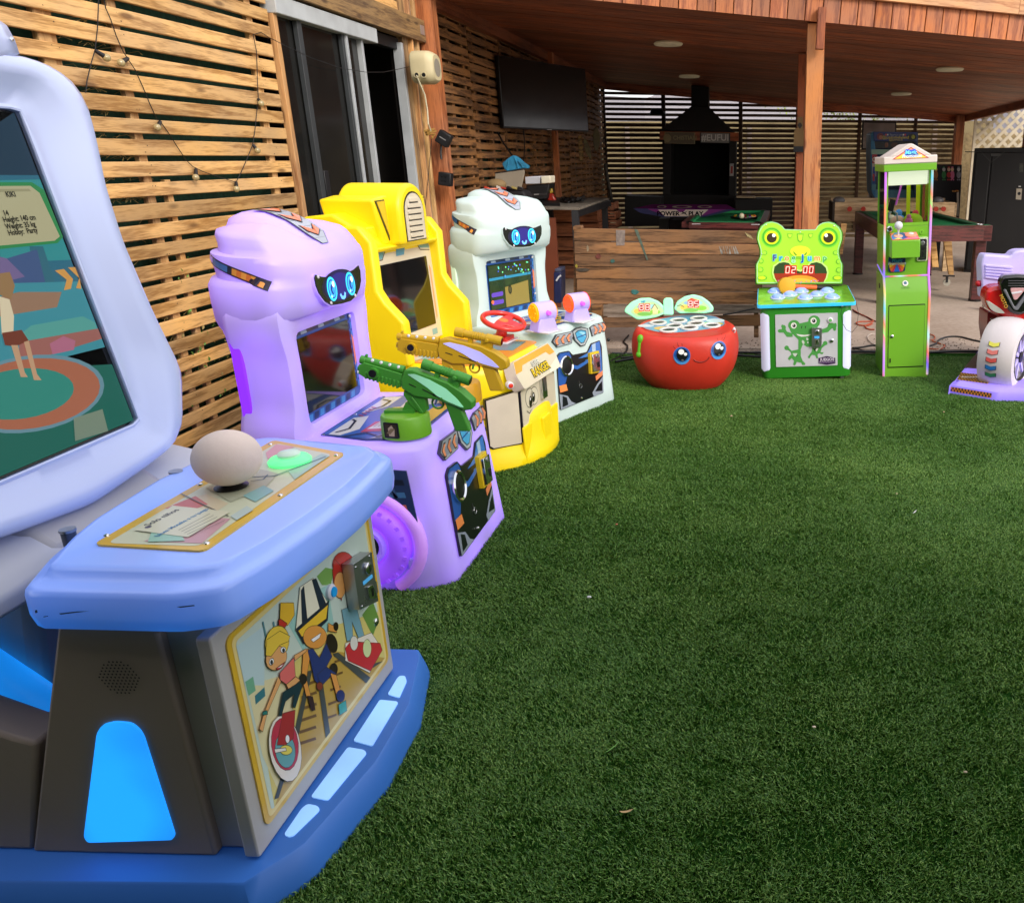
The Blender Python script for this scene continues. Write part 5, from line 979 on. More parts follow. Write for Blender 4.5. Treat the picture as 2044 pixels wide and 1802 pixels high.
eye_([(1565, 895), (1575, 830), (1598, 795), (1597, 830), (1575, 880)], '6a1c14', .0105); eye_([(1632, 750), (1655, 745), (1672, 800), (1650, 775)], '55585a', .0105)
b.line(ffy, zy((1585, 1100), (1610, 1120), (1628, 1085)), .004, .0105, pr_('2a2622')); screws(b, ffy, [(-.225, .155), (.235, .155), (.235, .415)], .009, .006); b.obj('front_print', yc)
b = B(); q = zy((1690, 700), (1730, 690), (1755, 960), (1715, 985)); b.ext(ffy, q, .009, .03, CHROME); c_ = zy((1722, 800))[0]; b.ext(ffy, inset(q, c_, .6), .03, .034, STEEL); b.obj('coin_slot', yc, bevel=.003); b = B(); b.lathe(Fr(ffy(*zy((1690, 668))[0], .006), ffy.U, ffy.V), [(.012, 0), (.011, .008), (.005, .012)], CHROME, 14); b.obj('lock', yc, smooth=40)
# brow board with lettering, leaning back
fb = Fr((.004, 0, .445), (0, 1, 0), (-.45, 0, 1)); b = B(); bo_ = rpoly([(-.27, 0), (.27, 0), (.285, .08), (.25, .155), (-.25, .155), (-.285, .08)], .015); b.ext(fb, bo_, -.06, .004, CREAM); b.poly(fb, [(-.28, .09), (-.245, .15), (.245, .15), (.28, .09), (.2, .09), (.17, .115), (-.17, .115), (-.2, .09)], .0046, pr_('f0a43c')); b.poly(fb, [(.1, .0), (.26, .0), (.275, .06), (.13, .03)], .0046, pr_('e8e0cc'))
b.text(fb, 'SUPER', .036, -.02, .092, .006, pr_('8a8880'), bold=.002); b.text(fb, 'SUPER', .036, -.02, .093, .0072, pr_('f4f0e4'), bold=.0002)
b.text(fb, 'RANGER', .062, .01, .047, .006, pr_('1c1810'), bold=.0055); b.text(fb, 'RANGER', .062, .01, .047, .0075, pr_('f0c81c'), bold=.0012); b.obj('brow_print', yc)
b = B(); cbt = Vector(cf(.05, .475, .03)); b.lathe(Fr(cbt, cf.U, cf.V, cf.N), [(.019, -.02), (.019, .008), (.014, .011)], WHITEP, 20); b.lathe(Fr(cbt, cf.U, cf.V, cf.N), [(.012, .008), (.012, .016), (.008, .018)], pm('red_button', 'c8301c', .3, em='c8301c', es=.3), 18); b.obj('push_button', yc, smooth=40)
# desk and wheel
fd = Fr((0, 0, .578), (0, 1, 0), (-1, 0, 0)); b = B(); b.ext(fd, rpoly([(-.31, .14), (.31, .14), (.33, .3), (.31, .68), (-.31, .68), (-.33, .3)], .03), -.003, .004, pr_('e89a34')); dd = .0045
for pts, col in (([(-.28, .62), (.1, .64), (.2, .5), (-.2, .48)], '7fb0b8'), ([(-.26, .46), (-.1, .46), (-.12, .36), (-.24, .36)], 'd8a890'), ([(.02, .46), (.28, .5), (.28, .2), (.04, .18)], '6f9ca4'), ([(-.26, .3), (-.05, .32), (-.04, .2), (-.22, .18)], 'd9cfb8'), ([(-.28, .66), (-.2, .66), (-.22, .58), (-.29, .58)], 'd9cfb8')): b.poly(fd, pts, dd, pr_(col)); dd += .0003
for k in range(14): b.poly(fd, [(.22, .2 + k * .02), (.29, .205 + k * .02), (.29, .212 + k * .02), (.22, .207 + k * .02)], dd, pr_('3f6a78'))
b.obj('desk_print', yc)
RED = pm('red_wheel_plastic', 'd8281c', .32, var=.03, coat=.3); b = B(); wx, wy = LY.uv(Fr((0, 0, .70), (1, 0, 0), (0, 1, 0)), 1005, 641); wc = Vector((wx, wy, .70)); ax = Vector((.30, -.10, 1)).normalized(); fw = Fr(wc, Vector((0, 1, .1)), ax.cross(Vector((0, 1, .1))), ax)
b.torus(fw, .118, .0155, RED, 44, 12); wh = b.obj('steering_wheel', yc, smooth=60)
b = B(); b.ext(fw, [(-.115, .018), (-.04, .03), (.04, .03), (.115, .018), (.115, -.018), (.05, -.035), (.03, -.11), (-.03, -.11), (-.05, -.035), (-.115, -.018)], -.010, .006, RED); b.poly(fw, circ(0, 0, .028, 20), .0065, pr_('f08028')); b.obj('wheel_spokes', wh, bevel=.005)
b = B(); b.cyl(wc - ax * .01, wc - ax * .10, .028, RED, .032, 20); p_ = wc - ax * .11; b.box(p_.x - .06, p_.y - .06, .583, p_.x + .06, p_.y + .06, .612, RED); b.box(p_.x - .08, p_.y - .09, .580, p_.x + .08, p_.y + .09, .588, WHITEP); b.obj('wheel_column', wh, bevel=.005)
# tower: side wings, screen, hood
for s in (-1, 1):
    b = B(); w_ = [(-1.02, .57), (-1.02, 1.28), (-.76, 1.28), (-.70, 1.20), (-.70, .96), (-.665, .90), (-.60, .83), (-.575, .80), (-.57, .57)]
    b.ext(Fr((0, s * .345, 0), (1, 0, 0), (0, 0, 1)), w_, -.035, .035, YE); b.obj('side_wing', yc, bevel=.016, seg=3)
b = B(); b.box(-1.02, -.33, .57, -.76, .33, 1.27, YE); b.obj('tower', yc, bevel=.01)
fsY = Fr((-.715, 0, 0), (0, 1, 0), (-.04, 0, 1)); b = B(); b.poly(fsY, [(-.31, .60), (.31, .60), (.31, 1.2), (-.31, 1.2)], 0, pr_('d9cfb8')); b.ext(fsY, rrect(-.265, .68, .25, 1.07, .006), .0, .004, SCRG)
b.poly(fsY, [(-.30, 1.10), (-.20, 1.10), (-.14, 1.17), (-.30, 1.17)], .001, pr_('6fa4ac')); b.poly(fsY, [(.16, 1.17), (.2, 1.12), (.30, 1.11), (.30, 1.17)], .001, pr_('6fa4ac')); b.poly(fsY, [(-.06, 1.10), (.02, 1.10), (.04, 1.135), (.0, 1.155), (-.05, 1.14)], .001, pr_('5f9fbc')); b.line(fsY, [(-.30, 1.095), (-.2, 1.095), (-.13, 1.17), (.15, 1.17), (.2, 1.11), (.3, 1.10)], .005, .0015, pr_('3a3a38'))
b.poly(fsY, [(.2, .62), (.26, .62), (.26, .655), (.2, .655)], .001, pr_('7fb0b8')); b.poly(fsY, [(-.25, .62), (-.12, .62), (-.14, .66), (-.27, .66)], .001, pr_('7fb0b8')); b.poly(fsY, [(.27, .7), (.285, .72), (.285, 1.0), (.27, 1.02)], .001, pr_('e8a070')); b.obj('screen', yc)
b = B(); b.ext(Fr((0, 0, 0), (1, 0, 0), (0, 0, 1)), [(-1.06, 1.24), (-1.06, 1.32), (-.90, 1.335), (-.80, 1.28), (-.74, 1.17), (-.70, 1.165), (-.72, 1.14), (-1.0, 1.14)], -.37, .37, YE); b.obj('shoulder', yc, bevel=.022, seg=3)
b = B(); b.ext(Fr((-.70, 0, 0), (0, 1, 0), (0, 0, 1)), [(-.20, 1.17), (.20, 1.17), (.27, 1.40), (.15, 1.415), (-.15, 1.415), (-.27, 1.40)], -.33, -.03, YE); b.obj('hood_wing', yc, bevel=.014, seg=3)
b = B(); ah = [(-.145, 1.165), (.145, 1.165), (.145, 1.33)] + circ(0, 1.33, .145, 16, a0=0, a1=180)[1:]; b.ext(Fr((-.66, 0, 0), (0, 1, 0), (0, 0, 1)), ah, -.36, .0, YE); ho = b.obj('hood', yc, bevel=.02, seg=3)
fgz = Fr((-.658, 0, 0), (0, 1, 0), (0, 0, 1)); gi_ = [(-.095, 1.185), (.095, 1.185), (.095, 1.33)] + circ(0, 1.33, .095, 12, a0=0, a1=180)[1:]; b = B(); b.ext(fgz, inset(gi_, (0, 1.28), 1.06), -.002, .001, BLACKP); b.ext(fgz, gi_, .001, .003, CREAM); b.obj('grille_plate', ho)
for k in range(7):
    z = 1.20 + k * .030; hw = .068 if z < 1.33 else max(.02, math.sqrt(max(0, .075 ** 2 - (z + .01 - 1.33) ** 2))); b = B(); b.ext(fgz, rrect(-hw, z, hw, z + .022, .008), .003, .008, CREAM); b.poly(fgz, [(-hw, z - .007), (hw, z - .007), (hw, z - .001), (-hw, z - .001)], .0036, BLACKP); b.obj('grille_slat', ho, bevel=.0015)
for s in (-1, 1):
    b = B(); fv_ = Fr((-.728, 0, 0), (0, 1, 0), (0, 0, 1)); b.ext(fv_, [(s * .25, 1.395), (s * .165, 1.398), (s * .155, 1.19)], -.01, .004, pr_('3a3a28')); b.ext(fv_, [(s * .24, 1.389), (s * .171, 1.391), (s * .160, 1.22)], .004, .006, pm('amber_panel', 'e8c030', .3)); b.obj('wedge_sticker', yc)

# ================================================================== frog hammer machine
fg = thing('arcade_machine', 'green frog-faced hammer arcade machine with a round yellow mallet on top', 'arcade machine', (.415, 6.28, 0), (0, R(-2.2), 0))
LF = Loc(fg); GR = pm('green_cabinet_paint', '2f8a24', .35, coat=.2, var=.04); GRD = pm('dark_green_paint', '226f1c', .4, var=.04)
ff_ = Fr((0, 0, 0), (1, 0, 0), (0, 0, 1)); ZF = lambda fr, ox=1780, oy=510, sc=4.396: zoomer(LF, fr, ox, oy, sc)
b = B(); fp = rrect(-.335, 0, .335, .43, .055, 5); b.loft([[Vector((x, y, z)) for x, y in inset(fp, (0, .2), k)] for z, k in ((.035, .985), (.045, 1), (.56, 1), (.575, .99))], GR); b.obj('cabinet', fg, smooth=45)
for x, y in ((-.27, .06), (.27, .06), (-.27, .38), (.27, .38)):
    b = B(); b.cyl((x - .012, y, .025), (x + .012, y, .025), .025, pm('grey_caster', '8a8c90', .4), n=18); b.box(x - .018, y - .012, .025, x + .018, y + .012, .045, STEEL); b.obj('caster', fg, smooth=40)
WL_ = pm('frosted_white_light', 'cdd2ea', .35, em=(.7, .75, 1), es=.32, var=.02)
for s in (-1, 1):
    b = B(); z0, z1 = .085, .53
    def cs_(u, v):
        a = R(-8 + 98 * u); r_ = .055; cx_, cy_ = s * (.335 - .055), .055
        hh = .0; zz = z0 + (z1 - z0) * v; e_ = min(v, 1 - v) * (z1 - z0); uu = 1 if e_ > .03 else math.sqrt(max(0, 1 - (1 - e_ / .03) ** 2)); a = R(41 + (-49 + 98 * u) * uu)
        return Vector((cx_ + s * math.sin(a) * (r_ + .003), cy_ - math.cos(a) * (r_ + .003), zz))
    b.grid(cs_, 8, 30, WL_); b.obj('corner_light', fg, smooth=60)
fp_ = Fr((0, -.004, 0), (1, 0, 0), (0, 0, 1)); z1 = ZF(fp_); b = B(); q = z1((268, 1040), (910, 1040), (903, 1585), (266, 1585)); x0, x1, y0, y1 = q[3][0] + .002, q[1][0], q[3][1], q[0][1]
b.ext(fp_, rrect(x0, y0, x1, y1, .004), -.006, .003, pm('white_front_print', 'c4c6cc', .35, coat=.2)); d = .0036
def A_(col, *pts, up=0):
    global d; b.poly(fp_, z1(*pts), d + up, pr_(col)); d += .00008
def AE(col, x, y, rx, ry=None, rot=0):
    ry = ry or rx; A_(col, *[(x + rx * math.cos(R(a)) * math.cos(R(rot)) - ry * math.sin(R(a)) * math.sin(R(rot)), y + rx * math.cos(R(a)) * math.sin(R(rot)) + ry * math.sin(R(a)) * math.cos(R(rot))) for a in range(0, 360, 15)])
FGc = '4f9e4c'
for x, y, rx, ry, rot in ((455, 1150, 62, 55, 0), (665, 1105, 62, 58, 0), (350, 1172, 20, 24, 0), (308, 1208, 22, 18, 0), (335, 1160, 14, 18, 0), (378, 1385, 24, 24, 0), (780, 1335, 24, 22, 0), (832, 1098, 22, 24, 0), (885, 1150, 14, 26, 0), (878, 1185, 16, 22, 0)): AE(FGc, x, y, rx, ry, rot)
A_(FGc, (400, 1170), (515, 1130), (600, 1110), (720, 1100), (722, 1140), (660, 1215), (640, 1250), (640, 1370), (590, 1375), (540, 1340), (470, 1270), (425, 1225))
A_(FGc, (330, 1180), (355, 1165), (380, 1215), (440, 1235), (440, 1270), (380, 1270), (345, 1225), (300, 1225)); A_(FGc, (500, 1290), (550, 1340), (525, 1400), (525, 1470), (545, 1520), (505, 1535), (470, 1500), (430, 1460), (418, 1425), (395, 1410), (375, 1400), (385, 1370), (430, 1415), (500, 1400))
A_(FGc, (430, 1450), (400, 1480), (390, 1500), (410, 1512), (430, 1490), (455, 1520), (445, 1560), (465, 1568), (485, 1530), (530, 1540), (540, 1562), (568, 1562), (572, 1545), (545, 1520), (520, 1470)); A_(FGc, (735, 1195), (800, 1170), (822, 1120), (855, 1125), (890, 1135), (885, 1180), (850, 1180), (810, 1220), (740, 1232))
A_(FGc, (650, 1370), (740, 1360), (765, 1330), (795, 1345), (745, 1385), (730, 1430), (765, 1430), (750, 1452), (720, 1440), (700, 1450), (705, 1490), (690, 1495), (675, 1462), (640, 1455), (615, 1495), (598, 1480), (640, 1420))
for x, y, r_ in ((452, 1152, 30), (658, 1102, 32)): AE('e8e8e4', x, y, r_, r_ * 1.05); AE('111111', x + 3, y + 1, r_ * .55, r_ * .6); AE('ffffff', x - 2, y - 5, 5)
A_('2c3a2c', (528, 1165), (536, 1155), (545, 1158), (536, 1166), (538, 1180), (530, 1185)); A_('2c3a2c', (568, 1160), (578, 1155), (584, 1158), (576, 1168), (580, 1180), (570, 1178)); A_('e4e6e2', (478, 1240), (560, 1250), (640, 1240), (600, 1262), (530, 1268), (495, 1255))
for x, y, rx, ry in ((550, 1325, 13, 22), (592, 1292, 11, 15), (598, 1328, 8, 10)): AE('c8d4c8', x, y, rx, ry, -20)
A_('c8d4c8', (438, 1440), (490, 1440), (475, 1475), (455, 1470)); A_('2c3a2c', (468, 1478), (492, 1448), (488, 1470)); A_('e4e6e2', (655, 1382), (712, 1385), (690, 1422)); A_('2c3a2c', (655, 1390), (690, 1385), (672, 1420))
A_('3a1f4a', (710, 1490), (790, 1470), (800, 1470), (885, 1488), (885, 1545), (800, 1560), (710, 1545)); u, v = z1((800, 1505))[0]; b.text(fp_, 'JUEGOS', .030, u, v, d + .0004, pr_('d8d0e0'), bold=.0008); u, v = z1((798, 1532))[0]; b.text(fp_, 'ENTRETENIDOS.CL', .014, u, v, d + .0004, pr_('a898b8'), bold=.0002)
b.obj('front_print', fg)
b = B(); q = z1((638, 1172), (745, 1172), (738, 1368), (640, 1368)); b.ext(fp_, q, .003, .03, STEEL); u, v = z1((692, 1212))[0]; b.lathe(Fr(fp_(u, v, .03), fp_.U, fp_.V), [(.0155, 0), (.016, .005), (.012, .007)], CHROME, 20); b.ext(fp_, [(u - .0015, v - .01), (u + .0015, v - .01), (u + .0015, v + .01), (u - .0015, v + .01)], .037, .0385, BLACKP)
b.poly(fp_, z1((665, 1255), (715, 1255), (715, 1278), (665, 1278)), .031, gl('3aa0f0', .5)); b.ext(fp_, z1((676, 1292), (700, 1285), (715, 1330), (684, 1350), (676, 1340)), .03, .035, CHROME); b.poly(fp_, z1((682, 1295), (690, 1292), (692, 1335), (684, 1335)), .036, BLACKP); b.obj('coin_slot', fg, bevel=.002)
b = B(); u, v = z1((832, 1096))[0]; b.lathe(Fr(fp_(u, v, .003), fp_.U, fp_.V), [(.021, 0), (.021, .008), (.015, .012)], WHITEP, 20); b.lathe(Fr(fp_(u, v, .012), fp_.U, fp_.V), [(.013, 0), (.012, .004)], pr_('6fb46a'), 18); b.obj('push_button', fg, smooth=40)
b = B(); u, v = z1((847, 1308))[0]; b.lathe(Fr(fp_(u, v, .003), fp_.U, fp_.V), [(.016, 0), (.014, .010), (.006, .014)], CHROME, 18); b.obj('lock', fg, smooth=40)
# table
tb = rpoly([(-.36, -.03), (.365, -.03), (.35, .44), (-.35, .44)], .03, 4); ft_ = Fr((0, 0, .585), (1, 0, 0), (0, 1, .13)); b = B(); b.ext(ft_, tb, -.012, .012, pm('cyan_lit_edge', '38b8e8', .3, em=(.05, .55, 1), es=.5)); b.ext(ft_, inset(tb, (0, .2), .985), .012, .016, pm('green_table_print', '7cbf3a', .2, coat=.5, var=.25, scale=5)); 
for pts in ([(-.3, .05), (-.1, .12), (.1, .04), (.3, .12)], [(-.3, .3), (-.1, .2), (.12, .3), (.3, .22)]): b.line(ft_, pts, .012, .0165, pr_('4f9a2c'))
b.obj('table_top', fg, bevel=.002)
zt = ZF(Fr(ft_(0, 0, .016), ft_.U, ft_.V)); dm = pm('lit_dome', '8fa8dc', .15, em=(.12, .3, 1.0), es=.55, evar=.5, coat=.5)
for px in ((255, 802), (530, 800), (800, 798), (412, 835), (690, 835), (285, 865), (570, 868), (855, 862)):
    b = B(); u, v = zt(px)[0]; f9 = Fr(ft_(u, v, .012), ft_.U, ft_.V); b.lathe(f9, [(.056, 0), (.058, .008), (.052, .014), (.044, .012)], pm('clear_rim', 'b8c4dc', .15, em=(.3, .4, 1), es=.12), 28, True, False); b.lathe(f9, [(.044, .011), (.040, .024), (.026, .032), (.01, .034)], dm, 28, False, True); b.obj('hammer_pad', fg, smooth=50)
# back board
fbk = Fr((0, .30, 0), (1, 0, 0), (0, .10, 1)); zb_ = ZF(fbk); BO = [(52, 728), (50, 520), (75, 478), (95, 430), (95, 370), (78, 310), (60, 250), (70, 180), (105, 115), (160, 75), (215, 65), (275, 80), (320, 110), (350, 148), (520, 152), (690, 150), (710, 110), (760, 78), (820, 68), (880, 82), (935, 125), (965, 180), (965, 260), (945, 320), (930, 370), (935, 430), (950, 480), (970, 520), (965, 725)]
bo = zb_(*BO); cB = (sum(x for x, y in bo) / len(bo), sum(y for x, y in bo) / len(bo)); b = B(); b.ext(fbk, bo, -.11, -.006, GR); b.obj('back_board', fg, bevel=.006)
b = B(); bi = rpoly(inset(bo, cB, .975), .01, 2); b.ext(fbk, bi, -.006, .001, pm('green_lit_board', '9cd83a', .15, em=(.42, .85, .05), es=.42, coat=.5, var=.05, scale=3)); b.line(fbk, rpoly(inset(bo, cB, .955), .01, 2), .006, .0016, pm('silver_green_trim', 'a8d8b0', .3, em='a8e8b0', es=.2), True)
d = .002
def K_(col, *pts, s=.42):
    global d; b.poly(fbk, zb_(*pts), d, gl(col, s)); d += .0002
def KE(col, x, y, rx, ry=None, s=.42): K_(col, *[(x + rx * math.cos(R(a)), y + (ry or rx) * math.sin(R(a))) for a in range(0, 360, 12)], s=s)
for x in (222, 812): KE('6cc832', x, 235, 108, 106); KE('3f9a24', x, 232, 96, 94); KE('6fc82c', x, 230, 84, 82); KE('e8f020', x, 236, 72, 70); KE('c8d818', x, 240, 58, 58); KE('3a3016', x, 240, 52, 50, s=.15); KE('f4f4ec', x + 22 if x < 500 else x - 22, 214, 18, s=.6)
for pts in ([(385, 195), (440, 195), (430, 235), (410, 245), (392, 230)], [(485, 195), (555, 195), (545, 265), (520, 290), (495, 265)], [(605, 195), (655, 195), (645, 230), (625, 242), (610, 228)]): K_('58a82a', *pts); c_ = (sum(p[0] for p in pts) / len(pts), sum(p[1] for p in pts) / len(pts)); K_('b4e038', *inset(pts, c_, .75))
for x, y, rx, ry, s in ((150, 395, 26, 22, 1), (885, 395, 26, 22, -1), (115, 480, 22, 26, 1), (915, 485, 22, 26, -1), (110, 570, 26, 28, 1), (918, 575, 26, 28, -1), (125, 655, 48, 26, 1), (905, 655, 48, 26, -1)): KE('58a82a', x, y, rx, ry); KE('c0e028' if ry == 26 and rx > 40 else '9cd83a', x - s * 4, y, rx * .82, ry * .78)
KE('d8e830', 520, 380, 106, 58); K_('6a9a20', (445, 375), (480, 410), (488, 420), (470, 425), (450, 400)); K_('6a9a20', (595, 378), (570, 400), (555, 425), (580, 418)); K_('7ab82a', (460, 430), (580, 430), (560, 455), (480, 455))
for ch, x, col, col2 in (('F', 252, '3aa8d8', '5a1f6a'), ('r', 316, '4fc0e0', '2a80c0'), ('o', 380, 'c8d8a0', 'd8803a'), ('g', 448, '9ce0a8', '2c8a4a'), ('J', 545, '3aa8d8', '2a3a9a'), ('u', 618, '6fd0e8', '2a88d0'), ('m', 695, 'd8d890', 'e0883a'), ('p', 775, 'a8e8a8', '3a9a4a')):
    u, v = zb_((x, 450))[0]; b.text(fbk, ch, .062, u, v, d + .0004, gl(col, .4), bold=.005); b.text(fbk, ch, .062, u, v, d + .0008, gl(col2, .35), bold=.0012)
d += .0012
K_('b8e078', (225, 600), (235, 530), (290, 490), (350, 478), (410, 490), (470, 560), (520, 575), (570, 555), (620, 490), (690, 478), (750, 495), (800, 540), (815, 600), (800, 660), (770, 700), (270, 700), (240, 660))
K_('2c4420', (240, 600), (250, 540), (300, 500), (350, 492), (400, 502), (460, 572), (520, 592), (575, 570), (630, 504), (690, 492), (740, 508), (785, 550), (798, 600), (785, 655), (762, 700), (280, 700), (255, 655), s=.3)
K_('8a2c14', (243, 610), (797, 610), (785, 655), (762, 700), (280, 700), (255, 655), s=.6); K_('e09028', *[(520 + 185 * math.cos(R(a)), 700 - 72 * math.sin(R(a))) for a in range(0, 181, 10)], s=.5); K_('f0b03c', *[(520 + 130 * math.cos(R(a)), 700 - 40 * math.sin(R(a))) for a in range(0, 181, 10)], s=.5)
RDG = gl('e02a1c', 1.1); RDL = gl('ffb0a0', 1.3)
for x, ch in ((388, '0'), (450, '2'), (572, '0'), (634, '0')):
    K_('e82a1c', (x - 30, 525), (x + 32, 525), (x + 32, 618), (x - 30, 618), s=.7); K_('7a1408', (x - 27, 529), (x + 29, 529), (x + 29, 614), (x - 27, 614), s=.7)
    segs = {'0': 'abcdef', '2': 'abged'}[ch]; L_ = {'a': [(x - 14, 540), (x + 20, 540)], 'b': [(x + 20, 542), (x + 17, 568)], 'c': [(x + 16, 576), (x + 13, 602)], 'd': [(x - 20, 604), (x + 12, 604)], 'e': [(x - 17, 576), (x - 20, 602)], 'f': [(x - 14, 542), (x - 17, 568)], 'g': [(x - 15, 572), (x + 15, 572)]}
    for s_ in segs: b.line(fbk, zb_(*L_[s_]), .0062, d + .0004, RDL)
d += .0006
for k in range(12): u = rr.uniform(280, 760); KE(rr.choice(('8a6ad8', '5aa0e8', 'e86ab8')), u, rr.uniform(680, 700), 5, s=.5)
b.obj('board_print', fg)
b = B(); screws(b, fbk, zb_((165, 105), (520, 182), (870, 118), (118, 410), (905, 410), (520, 712)), .001, .005); b.obj('board_bolts', fg)
# mallet: rests on the table, so it is a thing of its own
pmal = LF.M @ (fbk(*zb_((372, 735))[0], .075)); mal = thing('mallet', 'yellow foam mallet with orange and black handle lying on the frog machine', 'mallet', pmal)
b = B(); ax = Vector((.10, -1, .12)).normalized(); b.cyl(-ax * .045, ax * .045, .064, pm('yellow_foam', 'e0a820', .6, var=.06), n=32); b.cyl(ax * .045, ax * .050, .064, pm('yellow_foam', 'e0a820', .6), .056, 32); b.obj('mallet_head', mal, smooth=40)
hd_ = Vector((1, .10, -.07)).normalized(); b = B(); b.cyl(hd_ * .05, hd_ * .235, .017, pm('orange_tube', 'e86a28', .4), n=18); b.obj('handle', mal, smooth=40); b = B(); b.cyl(hd_ * .235, hd_ * .34, .018, BLACKP, n=18); b.cyl(hd_ * .34, hd_ * .36, .02, BLACKP, .012, n=18); b.obj('grip', mal, smooth=40)
b = B(); p0 = fp_(*z1((955, 948))[0], .012); p1 = [p0 + Vector(v) for v in ((0, -.02, 0), (-.012, -.03, -.05), (0, -.035, -.12), (.03, -.035, -.17), (.07, -.03, -.19), (.11, -.01, -.15), (.125, .05, -.06), (.11, .12, .02))]; b.tube(p1, .0018, CABLE, 5); b.ball(p0, .010, STEEL, 10, 6); b.obj('tether', fg, smooth=50)

# ================================================================== slim green claw machine
cl = thing('claw_machine', 'tall slim lime green claw machine with rainbow lit edges and white gable top', 'claw machine', (1.175, 6.39, 0), (0, R(-2.6), 0))
LC = Loc(cl); LIME = pm('lime_powder_coat', '74b52c', .38, var=.03, coat=.15)
def side(name, prof, x0, x1, mat, bevel=.004): b = B(); b.ext(Fr((0, 0, 0), (0, 1, 0), (0, 0, 1), (1, 0, 0)), prof, x0, x1, mat); return b.obj(name, cl, bevel=bevel)
H = lambda v: LC.uv(Fr((0, 0, 0), (1, 0, 0), (0, 0, 1)), 1805, v)[1]
side('lower_cabinet', [(0, 0), (0, H(587)), (.06, H(553)), (.44, H(553)), (.44, 0)], -.168, .168, LIME)
side('middle_cabinet', [(.06, H(552)), (.045, H(456)), (.045, H(452)), (.44, H(452)), (.44, H(552))], -.165, .165, LIME)
b = B(); b.ext(Fr((0, -.002, 0), (1, 0, 0), (0, 0, 1)), rrect(-.135, H(733), .135, H(608), .004), -.004, .002, BLACKP); b.ext(Fr((0, -.002, 0), (1, 0, 0), (0, 0, 1)), rrect(-.132, H(731), .132, H(610), .004), .002, .006, LIME); dro = b.obj('door', cl, bevel=.001)
b = B(); b.lathe(Fr((-.108, -.008, H(670)), (1, 0, 0), (0, 0, 1)), [(.013, 0), (.012, .008), (.006, .012)], CHROME, 16); b.obj('lock', dro, smooth=40); b = B(); b.box(-.122, -.014, H(722), -.114, -.008, H(714), BLACKP); b.obj('hasp', dro)
# window cage
y0, y1, zA, zB = .045, .44, H(452), H(341)
for x in (-.165, .145):
    for y in (y0, y1 - .02): b = B(); b.box(x, y, zA, x + .02, y + .02, zB, LIME); b.obj('window_post', cl, bevel=.002)
b = B(); b.ext(Fr((0, y0, 0), (1, 0, 0), (0, 0, 1)), [(-.148, zA), (.148, zA), (.148, zA + .022), (-.148, zA + .022)], -.002, .003, LIME); b.obj('window_sill', cl)
for nm, q in (('front', Fr((0, y0 + .004, 0), (1, 0, 0), (0, 0, 1))), ('back', Fr((0, y1 - .006, 0), (1, 0, 0), (0, 0, 1)))):
    pass
b = B(); b.add([(-.145, y0 + .01, zA), (.145, y0 + .01, zA), (.145, y0 + .01, zB), (-.145, y0 + .01, zB)], [(0, 1, 2, 3)], CG); b.obj('front_glass', cl)
b = B(); b.add([(-.145, y1 - .01, zA), (.145, y1 - .01, zA), (.145, y1 - .01, zB), (-.145, y1 - .01, zB)], [(0, 1, 2, 3)], CG); b.obj('back_glass', cl)
for x in (-.158, .158): b = B(); b.add([(x, y0 + .02, zA), (x, y1 - .02, zA), (x, y1 - .02, zB), (x, y0 + .02, zB)], [(0, 1, 2, 3)], CG); b.obj('side_glass', cl)
b = B(); b.box(-.14, y0 + .03, zB - .10, .14, y1 - .03, zB - .002, pm('white_glow_gantry_box', 'dcdcc8', .4, em=(.9, .95, .75), es=.9)); b.obj('gantry_box', cl, bevel=.004)  # box glow raised to brighten the inside of the window
YL = pm('yellow_chute_acrylic', 'c8d820', .2, em=(.6, .8, .05), es=.08)
for (x, y) in ((.045, y1 - .06), (.11, y1 - .10)): b = B(); b.box(x, y, zA, x + .028, y + .012, zB - .1, YL); b.obj('rail_strip', cl)
b = B(); b.box(-.14, y0 + .02, zA - .01, .14, y1 - .03, zA + .01, LIME); b.obj('play_floor', cl)
b = B(); b.ball((-.05, .2, zA + .02), .055, pm('plush_pink', 'd8b0a0', .9, bump=.4), 14, 10, (1, .8, .8)); b.ball((-.09, .22, zA + .04), .03, pm('plush_cream', 'e8dcc8', .9), 12, 8); b.obj('plush_toy', cl, smooth=60)
for (x_, y_, r_, c_) in ((.10, .30, .04, 'd84a5a'), (-.02, .33, .045, '4a8ad8'), (-.10, .34, .04, 'e8b83a'), (.02, .12, .03, 'e87ab0')):
    b = B(); b.ball((x_, y_, zA + .025), r_, pm('plush_' + c_, c_, .9, bump=.3), 12, 8, (1, .9, .9)); b.ball((x_, y_, zA + .025 + r_ * 1.1), r_ * .6, pm('plush_' + c_, c_, .9), 10, 6); b.obj('plush_toy', cl, smooth=60)
b = B(); b.ball((.06, .18, zA + .02), .075, pm('lime_plush', 'a8d020', .8, bump=.3), 16, 10, (1, .8, .75)); b.obj('plush_ball', cl, smooth=60)
